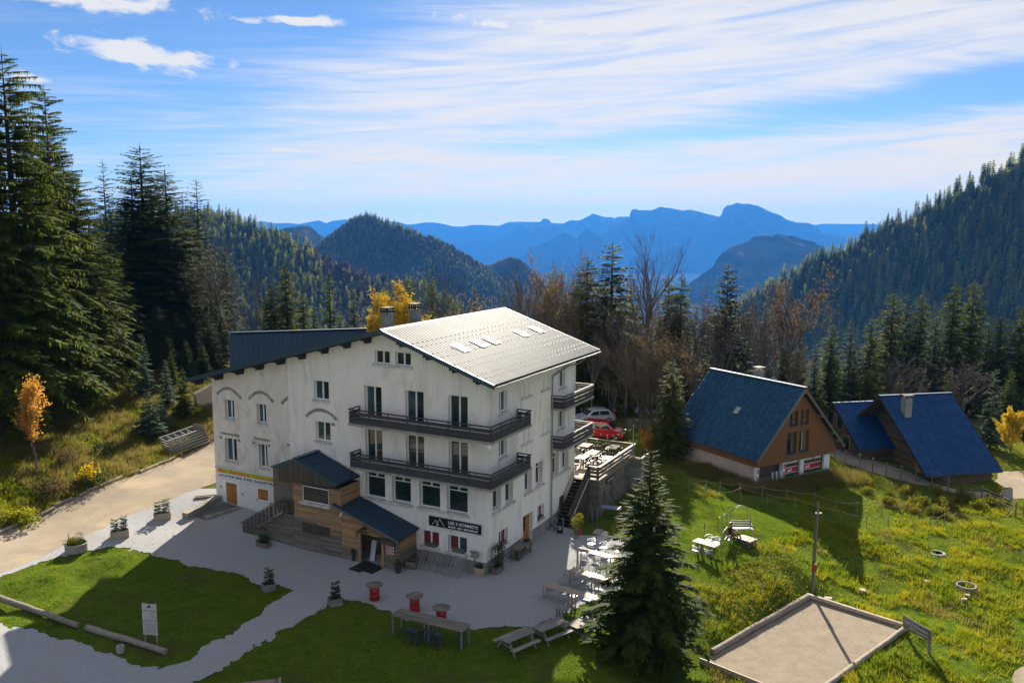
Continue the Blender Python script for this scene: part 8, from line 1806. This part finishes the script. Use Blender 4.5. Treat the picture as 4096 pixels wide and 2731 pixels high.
# wooden board with carved name at the court corner
wbd = thing('carved_sign', 'weathered grey board with carved mountains and lettering at the court corner', 'sign'); q0 = gp(*b6(600, 1175)); q1 = gp(*b6(785, 1345)); dq = q1 - q0; an_ = math.atan2(dq[1], dq[0]); Lb = float(np.hypot(dq[0], dq[1]))
wbd.location = q0; wbd.rotation_euler = (0, 0, an_)
hz0 = 0.0; dzb = q1[2] - q0[2]
MB().box((-.06, -.05, -.2), (.06, .05, .75)).build('post', GREYW, wbd); MB().box((Lb - .06, -.05, dzb - .2), (Lb + .06, .05, dzb + 1.35)).build('post', GREYW, wbd)
MB().box((-.1, -.085, .45), (Lb + .12, -.055, 1.15)).build('board', pm('silver_board', (0.235, 0.215, 0.20), (0.17, 0.155, 0.145), 2, .85, stretch=(.4, 3, 3)), wbd) if False else MB().hexa([(-.1, -.085, .28), (Lb + .12, -.085, .58 + dzb * .6), (Lb + .12, -.055, .58 + dzb * .6), (-.1, -.055, .28), (-.1, -.085, .98), (Lb + .12, -.085, 1.25 + dzb * .6), (Lb + .12, -.055, 1.25 + dzb * .6), (-.1, -.055, .98)]).build('board', pm('silver_board', (0.235, 0.215, 0.20), (0.17, 0.155, 0.145), 2, .85, stretch=(.4, 3, 3)), wbd)
sl_ = (.30 + dzb * .6) / (Lb + .22)
for txt, x, z, w, sz in [('Les 3 Sommets', .1, .62, Lb - .25, .2), ('RESTAURANT', .45, .40, Lb - .55, .15)]:
    o = link('lettering', text_mesh(txt, sz, WHITEP, width=w), wbd); o.location = (x, -.09, z + .0); o.rotation_euler = (0, -math.atan(sl_), 0)
mb = MB(); pk = [(.1, .84), (.3, 1.0), (.45, .88), (.6, .95), (.8, .86), (1.0, .97), (1.2, .9)]
sc_ = (Lb - .2) / 1.3
for (x0, z0), (x1, z1) in zip(pk, pk[1:]): mb.beam((x0 * sc_, -.09, z0 + x0 * sc_ * sl_ * .8), (x1 * sc_, -.09, z1 - .05 + x1 * sc_ * sl_ * .8), .006, .014)
mb.build('mountain_outline', WHITEP, wbd)
# lamp pole at the court corner
pl_ = thing('court_pole', 'tall wooden pole with red box at the corner of the boules court', 'pole'); pp = gp(*b5(1366, 655)); pl_.location = pp
MB().tube([(0, 0, -.3), (0, 0, 3), (.08, 0, 5.75)], [.11, .10, .08], 10).build('pole', PLANKG, pl_); MB().lathe([(.085, 5.75), (.0, 6.0)], 10, (.08, 0, 0)).build('pole_tip', PLANKG, pl_)
MB().box((-.12, -.17, 5.15), (.28, -.08, 5.25)).build('cross_plate', STEEL, pl_); MB().box((-.11, -.2, 1.35), (.11, -.1, 2.05)).build('red_box', pm('rust_red_box', (0.26, 0.04, 0.025), rough=.6), pl_); MB().box((-.02, -.21, 1.85), (.1, -.20, 2.0)).build('white_label', WHITEP, pl_); MB().tube([(.06, -.1, .2), (.06, -.1, 4.9)], .02, 5).build('cable_guard', ZINC, pl_)
# kiosk roof at the bottom edge
kp = gz(1105, 2712, 2.1); ks = thing('kiosk', 'low kiosk with pinkish shingle roof cut by the bottom edge', 'kiosk', (kp[0], kp[1], tz1(kp[0], kp[1])), math.radians(14))
zz = 2.1 - tz1(kp[0], kp[1])
KR = pm('pink_shingle', (0.30, 0.185, 0.165), (0.22, 0.14, 0.13), 6, .9, bump=.3)
MB().box((-2.6, -2.1, 0), (-.25, -.35, zz - .25)).build('wall', PLANKG, ks)
for r in range(5):
    for k in range(9):
        x0 = -2.8 + k * .34 + (.17 if r % 2 else 0); y0, y1 = -.0 - r * .3, -.3 - r * .3; z0, z1 = zz - .02 - r * .075, zz - .10 - r * .075
        if x0 + .33 > .12: continue
        MB().hexa([(x0, y1, z1), (x0 + .33, y1, z1), (x0 + .33, y0, z0), (x0, y0, z0), (x0, y1, z1 + .03), (x0 + .33, y1, z1 + .03), (x0 + .33, y0, z0 + .02), (x0, y0, z0 + .02)]).build('shingle', KR, ks)
MB().hexa([(-2.85, -1.9, zz - .62), (.12, -1.9, zz - .62), (.12, 0.02, zz - .08), (-2.85, 0.02, zz - .08), (-2.85, -1.9, zz - .5), (.12, -1.9, zz - .5), (.12, 0.02, zz - .02), (-2.85, .02, zz - .02)]).build('roof', PLANKG, ks)
MB().box((.12, -1.9, zz - .6), (.2, .05, zz + .02)).build('verge_board', ZINC, ks)
# scaffold frames piled by the road, boards by the wall
sc0 = gp(*b7(1345, 935)); sc1 = gp(*b7(1640, 835)); sa = math.atan2(sc1[1] - sc0[1], sc1[0] - sc0[0])
for k in range(6):
    t = thing('scaffold_frame', ['lowest', 'second', 'third', 'fourth', 'fifth', 'topmost'][k] + ' grey metal frame in the leaning pile by the road', 'frame', (sc0[0] - math.sin(sa) * .1 * k, sc0[1] + math.cos(sa) * .1 * k, sc0[2] + .12 + .23 * k), sa, 'scaffold frames')
    t.rotation_euler = (0.25, -0.05, sa)
    for y in (0, .9): MB().beam((0, y, 0), (4.6, y, 0), .05, .17).build('side_rail', STEEL, t)
    for x in np.arange(.1, 4.6, .75): MB().beam((x, 0, 0), (x, .9, 0), .05, .05).build('rung', STEEL, t)
t = tag(MB().hexa([(0, 0, 0), (.08, 0, 0), (.08, 1.3, 0), (0, 1.3, 0), (.5, .2, 1.9), (.58, .2, 1.9), (.58, 1.5, 1.9), (.5, 1.5, 1.9)]).build('plywood_board', TABLEW), 'pale plywood board standing at the end of the scaffold pile', 'board'); t.location = sc0 + np.array([math.cos(sa), math.sin(sa), 0]) * 4.75; t.rotation_euler = (0, -.55, sa)
pb_ = gp(*b7(1560, 560)); 
for k in range(3):
    t = tag(MB().hexa([(0, 0, 0), (2.6, 0, .3), (2.6, .06, .3), (0, .06, 0), (0, .5, 1.9), (2.4, .5, 2.5), (2.4, .56, 2.5), (0, .56, 1.9)]).build('plywood_board', SANDBLK if k else TABLEW), ['front', 'middle', 'rear'][k] + ' brown board leaning on the bank behind the hotel corner', 'board', 'boards behind the hotel corner'); t.location = pb_ + np.array([-.2 * k, .25 * k, -.4]); t.rotation_euler = (0, 0, 1.05)
# ------------------------------------------------------------------ fences
def rope_fence(label, pts, tops, slack=.14):
    t = thing('rope_fence', label, 'fence'); P = [gp(*p) for p in pts]; t.location = P[0]; o = np.array(P[0]); T = []
    for p, h in zip(P, tops):
        q = Vector(p - o); MB().tube([q - Vector((0, 0, .2)), q + Vector((R_.uniform(-.04, .04), R_.uniform(-.04, .04), h))], .03, 6).build('post', GREYW, t); T.append(q + Vector((0, 0, h - .06)))
    for a, b in zip(T, T[1:]): MB().tube([a.lerp(b, s) - Vector((0, 0, slack * 4 * s * (1 - s))) for s in np.linspace(0, 1, 9)], .014, 5).build('rope', ROPE, t)
    return t
z7 = lambda x, y: (2600 + x * 800 / 1792, 1350 + y * 800 / 1792)
rope_fence('nearer sagging rope fence across the lawn below the brown chalet', [z7(*p) for p in [(350, 1380), (490, 1425), (638, 1490), (815, 1440), (1050, 1500), (1300, 1545)]] + [z8(*p) for p in [(395, 1545), (640, 1590), (855, 1600), (1078, 1618), (1255, 1600), (1395, 1570), (1500, 1560), (1650, 1580), (1840, 1600)]], [1.0] * 15)
rope_fence('farther rope fence running past the chalet wall towards the shrubs', [z7(*p) for p in [(350, 1350), (500, 1375), (625, 1390), (800, 1400), (1005, 1430), (1225, 1460), (1470, 1490)]] + [z8(*p) for p in [(345, 1440), (550, 1450), (785, 1465), (995, 1490), (1285, 1500)]], [0.95] * 12)
wf = thing('wire_fence', 'post and wire fence along the path before the log cabins', 'fence'); WP = [gp(*z8(*p)) for p in [(330, 940), (437, 975), (573, 1015), (698, 1055), (828, 1100), (972, 1125), (1115, 1150), (1270, 1185), (1425, 1240), (1580, 1300), (1750, 1340), (1925, 1415), (2075, 1490), (2150, 1510)]]
wf.location = WP[0]; o_ = np.array(WP[0]); T = []
for p in WP: q = Vector(p - o_); MB().tube([q - Vector((0, 0, .2)), q + Vector((0, 0, 1.35))], .055, 7).build('post', PLANKG, wf); T.append(q)
for z in (.35, .65, .95, 1.22):
    for a, b in zip(T, T[1:]): MB().tube([a + Vector((0, 0, z)), b + Vector((0, 0, z))], .008, 4).build('wire', STEEL, wf)
for s_ in (-1, 1): MB().beam(T[-2] + Vector((0, 0, 1.2)), T[-2] + Vector((1.3 * s_, -.5, 0.0)), .06, .06).build('brace', PLANKG, wf)
sf = thing('slat_fence', 'grey slatted fence panel behind the parked red van', 'fence'); f0 = gp(2500, 1715); f1 = gp(2620, 1722); fa_ = math.atan2(f1[1] - f0[1], f1[0] - f0[0]); Lf = float(np.hypot(*(f1 - f0)[:2])) + 1.5; sf.location = f0; sf.rotation_euler = (0, 0, fa_)
for k in range(int(Lf / .16)): MB().box((k * .16, -.02, .05), (k * .16 + .1, .02, 1.0)).build('slat', PLANKG, sf)
for z in (.25, .8, 1.05): MB().box((0, .02, z), (Lf, .05, z + .08)).build('rail', PLANKG, sf)
# ------------------------------------------------------------------ cars
def car(name, label, prof, roofp, W_, paint, wheels, wr, loc, rz, win):
    """prof: side outline (x, z) of the lower body; roofp: outline of the glasshouse"""
    t = thing(name, label, 'car', loc, rz); n = len(prof)
    def loft(outline, wl, name_, mat, tuck):
        V = []; F = []; ys = [(-W_ / 2 * wl, 1 - tuck), (-W_ / 2 * wl * 1.0, 1.0), (W_ / 2 * wl, 1.0), (W_ / 2 * wl, 1 - tuck)]
        m = len(outline); zmin = min(z for _, z in outline); 
        for sgn in (-1, 1):
            for (x, z) in outline:
                k = (z - zmin) / (max(q for _, q in outline) - zmin + 1e-6); V.append((x, sgn * W_ / 2 * wl * (1 - tuck * k * k), z))
        F = [tuple(range(m)), tuple(range(2 * m - 1, m - 1, -1))] + [(i, i + m, (i + 1) % m + m, (i + 1) % m) for i in range(m)]
        mb = MB(); mb.add(V, F); o = mb.build(name_, mat, t); bv = o.modifiers.new('bevel', 'BEVEL'); bv.width = .05; bv.segments = 3; bv.limit_method = 'ANGLE'; bv.angle_limit = .5; return o
    body = loft(prof, 1.0, 'body', paint, .04); cab = loft(roofp, .97, 'cabin', paint, .16)
    zr0 = min(z for _, z in roofp); zr1 = max(z for _, z in roofp)
    for sgn in (-1, 1):
        for (poly) in win:
            P = []
            for (x, z) in poly:
                k = (z - zr0) / (zr1 - zr0); P.append((x, sgn * (W_ / 2 * .97 * (1 - .16 * k * k) - .012), z))
            mb = MB(); mb.prism(P, (0, sgn * .02, 0)); mb.build('side_window', CARGLASS, t)
    # windscreen and rear window: first and last slopes of the cabin outline
    for (a, b) in ((0, 1), (len(roofp) - 2, len(roofp) - 1)):
        (xa, za), (xb, zb) = roofp[a], roofp[b]
        if za > zb: xa, za, xb, zb = xb, zb, xa, za
        ex, ez_ = xb - xa, zb - za; L = math.hypot(ex, ez_); nx, nz = -ez_ / L, ex / L; sgn = 1 if nx * (xa - sum(x for x, _ in roofp) / len(roofp)) > 0 else -1
        P = []
        for f, yy in ((.1, -.43), (.1, .43), (.88, .36), (.88, -.36)): P.append((xa + ex * f + nx * sgn * .004, yy * W_, za + ez_ * f + nz * sgn * .004))
        mb = MB(); mb.prism(P, (nx * sgn * .012, 0, nz * sgn * .012)); mb.build('windscreen' if a == 0 else 'rear_window', CARGLASS, t)
    for x in wheels:
        for sgn in (-1, 1):
            w = MB(); w.tube([(x, sgn * (W_ / 2 - .2), wr), (x, sgn * (W_ / 2 + .015), wr)], wr, 20); w = w.build('wheel', TYRE, t); mb = MB(); mb.tube([(x, sgn * (W_ / 2 + .014), wr), (x, sgn * (W_ / 2 + .03), wr)], wr * .62, 16); mb.build('rim', STEEL, w)
    xf = max(x for x, _ in prof); xb_ = min(x for x, _ in prof)
    for sgn in (-1, 1):
        MB().cbox((xf - .12, sgn * (W_ / 2 - .24), .80), (.25, .36, .2)).build('headlight', SKYGLASS, t); MB().cbox((xb_ + .05, sgn * (W_ / 2 - .12), .95), (.14, .2, .4)).build('tail_light', CARRED, t); MB().cbox((xf * .38, sgn * (W_ / 2 + .08), 1.05), (.18, .16, .14)).build('mirror', paint, t)
    return t
vp = gp(2484, 1760); van_a = math.radians(-18)
car('red_van', 'red leisure van parked behind the terrace', [(-2.05, .28), (2.0, .28), (2.08, .5), (2.02, .78), (1.85, .95), (1.05, 1.12), (-1.98, 1.12), (-2.07, .7)], [(1.12, 1.10), (.42, 1.72), (.1, 1.80), (-1.9, 1.80), (-2.02, 1.10)], 1.75, CARRED, (-1.3, 1.35), .32, (vp[0] - 1.35 * math.cos(van_a) - .3, vp[1] - 1.35 * math.sin(van_a) + .5, tz1(vp[0], vp[1])), van_a,
    [[(.86, 1.14), (.38, 1.62), (-.2, 1.64), (-.2, 1.14)], [(-.32, 1.14), (-.32, 1.64), (-1.2, 1.64), (-1.2, 1.14)], [(-1.3, 1.14), (-1.3, 1.64), (-1.82, 1.62), (-1.9, 1.14)]])
vp2 = gp(2395, 1705); 
car('pale_car', 'pale blue grey car parked behind the red van', [(-2.1, .3), (2.1, .3), (2.18, .55), (2.1, .8), (1.3, .98), (-2.0, 1.0), (-2.15, .7)], [(1.25, .96), (.45, 1.50), (-.2, 1.58), (-1.4, 1.52), (-2.05, .98)], 1.8, CARSIL, (-1.35, 1.35), .33, (vp2[0] - .3, vp2[1] + 2.0, tz1(vp2[0], vp2[1] + 2)), math.radians(196), [[(.95, 1.0), (.42, 1.40), (-.25, 1.46), (-.25, 1.0)], [(-.35, 1.0), (-.35, 1.46), (-1.3, 1.42), (-1.5, 1.0)]])
# ------------------------------------------------------------------ grass, litter and other ground cover
LAWN3 = px_poly([b4(*p) for p in [(540, 470), (620, 520), (760, 580), (1150, 720), (1290, 770), (1480, 700), (1640, 610), (1900, 440), (1950, 300), (1600, 185), (1150, 110), (780, 60), (700, 230), (600, 420)]])
HOTB = np.array([wor(24, -.2)[:2], wor(24, 14.5)[:2], wor(-.2, 14.5)[:2], wor(-.2, 22)[:2], wor(-2.1, 22)[:2], wor(-2.1, 13.8)[:2], wor(-1.3, 13.8)[:2], wor(-1.3, 10.2)[:2], wor(0, 10.2)[:2], wor(0, -.1)[:2]])
_c, _s = math.cos(CHA), math.sin(CHA); CHB = np.array([(CH0[0] + x * _c - y * _s, CH0[1] + x * _s + y * _c) for x, y in ((0, -.2), (GW, -.2), (GW, GD), (0, GD))])
_c, _s = math.cos(LCA), math.sin(LCA); LCB = np.array([(BC[0] + x * _c - y * _s, BC[1] + x * _s + y * _c) for x, y in ((0.5, .3), (7.6, .3), (7.6, 14), (-4, 14), (-4, 7))])
def clear(X): return ~bare(X) & (poly_sd(HOTB, X) < 0) & (poly_sd(CHB, X) < 0) & (poly_sd(LCB, X) < 0)
def scatter(n, x0, x1, y0, y1, keep): 
    X = np.c_[NR.uniform(x0, x1, n), NR.uniform(y0, y1, n)]
    P3 = np.c_[X, np.zeros(n)]; X = X[in_view(P3, 0.02)]
    return X[keep(X)]
def blades(name, X, hlo, hhi, wid, lean, mat, per=1, spread=0.0, segs=1):
    """one mesh of many leaning triangles; per > 1 makes tufts"""
    n = len(X); Z = tzr(X[:, 0], X[:, 1])
    B = np.repeat(np.c_[X, Z], per, 0); N = len(B); a = NR.uniform(0, 6.283, N); r = NR.random(N) ** 0.7 * spread
    hs = np.repeat(NR.uniform(0.7, 1.2, n), per) if per > 1 else 1.0
    B[:, 0] += np.cos(a) * r; B[:, 1] += np.sin(a) * r
    h = NR.uniform(hlo, hhi, N) * hs; ln = NR.uniform(0.1, 1, N) * lean * h; b = NR.uniform(0, 6.283, N); w = wid * NR.uniform(0.6, 1.4, N)
    out = a if per > 1 else NR.uniform(0, 6.283, N)
    V = np.empty((N, 3, 3)); V[:, 0] = B + np.c_[np.cos(b) * w, np.sin(b) * w, np.full(N, -0.02)]; V[:, 1] = B - np.c_[np.cos(b) * w, np.sin(b) * w, np.full(N, 0.02)]
    V[:, 2] = B + np.c_[np.cos(out) * ln, np.sin(out) * ln, h]
    me = np_mesh(name, V.reshape(-1, 3), np.arange(N * 3).reshape(-1, 3), mat); return stuff(link(name, me))
mown = lambda X: (poly_sd(LAWN1, X) > -1) | (poly_sd(LAWN2, X) > -1) | (poly_sd(LAWN3, X) > fbm2(X, .5, 4, 2) * 2.0)
leftb = lambda X: (X[:, 0] < -24) & (poly_sd(ROAD, X) < 0) & (poly_sd(FORE, X) < 0)
# clipped lawns
L_ = scatter(420000, -34, 30, 33, 72, lambda X: clear(X) & mown(X) & ~leftb(X))
stu = blades('lawn_grass', L_, 0.05, 0.11, 0.018, 0.9, BLADE)
# stray tufts creeping over the gravel edge
E_ = scatter(70000, -34, 12, 33, 62, lambda X: (sd_fore(X) > 0) & (np.maximum(poly_sd(LAWN1, X), poly_sd(LAWN2, X)) > -1.6 - 1.2 * NR.random(len(X))) & (NR.random(len(X)) < np.exp(np.maximum(poly_sd(LAWN1, X), poly_sd(LAWN2, X)) * 2.2) * .6) & (fbm2(X, 2.2, 12, 2) > .05))
blades('edge_weed', E_, 0.03, 0.08, 0.03, 1.2, BLADE, 3, 0.07)
# meadow on the right: tufts, long grass, dry patches
Mk = lambda X: clear(X) & ~mown(X) & (X[:, 0] > 7) & (X[:, 1] < 92)
T1 = scatter(26000, 7, 48, 34, 92, lambda X: Mk(X) & (fbm2(X, .45, 21, 3) > -.05) & (X[:, 1] < 70))
blades('meadow_grass', T1, 0.14, 0.42, 0.020, 0.85, BLADEM, 16, 0.20)
T2 = scatter(150000, 7, 60, 34, 92, Mk); blades('short_meadow_grass', T2, 0.05, 0.16, 0.024, 1.0, BLADEM)
T3 = scatter(9000, 7, 46, 36, 80, lambda X: Mk(X) & (fbm2(X, .4, 31, 3) > .16)); blades('dry_grass', T3, 0.15, 0.40, 0.018, 0.8, BLADED, 14, 0.22)
# long grass along the chalet and under the rope fences
T4 = scatter(9000, 10, 34, 62, 76, lambda X: clear(X) & ((np.abs(poly_sd(CHB, X)) < 2.6 + fbm2(X, .5, 2, 2)) ) ); blades('tall_grass', T4, 0.35, 0.85, 0.020, 0.5, BLADED, 14, 0.25)
# left bank
LB = scatter(26000, -48, -24, 44, 92, leftb); LBk = fbm2(LB, .4, 41, 3)
blades('bank_grass', LB[LBk > -.12], 0.20, 0.62, 0.024, 0.8, BLADED, 15, 0.28); blades('green_bank_grass', LB[LBk <= -.12], 0.15, 0.45, 0.024, 0.8, BLADEM, 15, 0.28)
# behind the hotel, by the cars and beyond the cabins
T5 = scatter(60000, -20, 62, 64, 112, lambda X: clear(X) & (X[:, 1] > 66) & ((X[:, 0] < 8) | (X[:, 1] > 74))); blades('rough_grass', T5, 0.08, 0.28, 0.03, 0.9, BLADED)
# bramble mats on the bank above the court
rb = scatter(2600, 7.5, 19, 43, 56, lambda X: clear(X) & ~mown(X) & (fbm2(X, .7, 51, 3) > -.1))
V = []; F = []
rq = random.Random(5); Zb = tzr(rb[:, 0], rb[:, 1])
for (x, y), z in zip(rb, Zb):
    for k in range(14):
        p = Vector((x + rq.gauss(0, .18), y + rq.gauss(0, .18), z + abs(rq.gauss(0, .14)))); u = Vector((rq.gauss(0, 1), rq.gauss(0, 1), rq.gauss(.3, .6))).normalized(); w = u.cross(Vector((rq.gauss(0, 1), rq.gauss(0, 1), 1))).normalized(); s = rq.uniform(.03, .075)
        i = len(V); V += [p, p + u * s + w * s * .6, p + u * s * 1.9, p + u * s - w * s * .6]; F += [(i, i + 1, i + 2), (i, i + 2, i + 3)]
stuff(link('bramble', np_mesh('bramble', np.array(V), np.array(F), LEAFG)))
# fallen leaves: road edge, lawns, foot of the trees
def flakes(name, X, s0, s1, mat, dz=0.03):
    n = len(X); Z = tz(X[:, 0], X[:, 1]) + dz; a = NR.uniform(0, 6.283, n); s = NR.uniform(s0, s1, n); C_ = np.c_[X, Z]; V = np.empty((n, 4, 3))
    for k in range(4):
        b = a + k * 1.571; V[:, k] = C_ + np.c_[np.cos(b) * s, np.sin(b) * s * .8, NR.uniform(0, .04, n)]
    return stuff(link(name, np_mesh(name, V.reshape(-1, 3), np.arange(n * 4).reshape(-1, 4), mat)))
RL_ = scatter(60000, -46, -14, 44, 86, lambda X: (np.abs(poly_sd(ROAD, X) - .35) < .55) & (X[:, 0] < -20) & (NR.random(len(X)) < .8) & (poly_sd(FORE, X) < -1))
flakes('fallen_leaf', RL_, .025, .06, LITTER, .045)
LL_ = scatter(3500, -34, 8, 33, 60, lambda X: (poly_sd(LAWN1, X) > 0) | (poly_sd(LAWN2, X) > 0)); flakes('lawn_leaf', LL_, .02, .045, LITTER, .08)
GL_ = scatter(5200, -34, 10, 33, 64, lambda X: sd_fore(X) > .1); flakes('dark_pebble', GL_, .008, .03, PLINTH, .024)
GW_ = scatter(16000, -34, 10, 33, 64, lambda X: sd_fore(X) > .1); flakes('pale_pebble', GW_, .008, .026, SILLM, .022)
TF = scatter(9000, -6, 46, 84, 112, lambda X: X[:, 1] > 84); flakes('wood_litter', TF, .04, .1, LITTER, .04)

CP_ = scatter(900, 9, 24, 38, 52, lambda X: poly_sd(COURT, X) > .15); flakes('court_pebble', CP_, .012, .035, SILLM, .014)
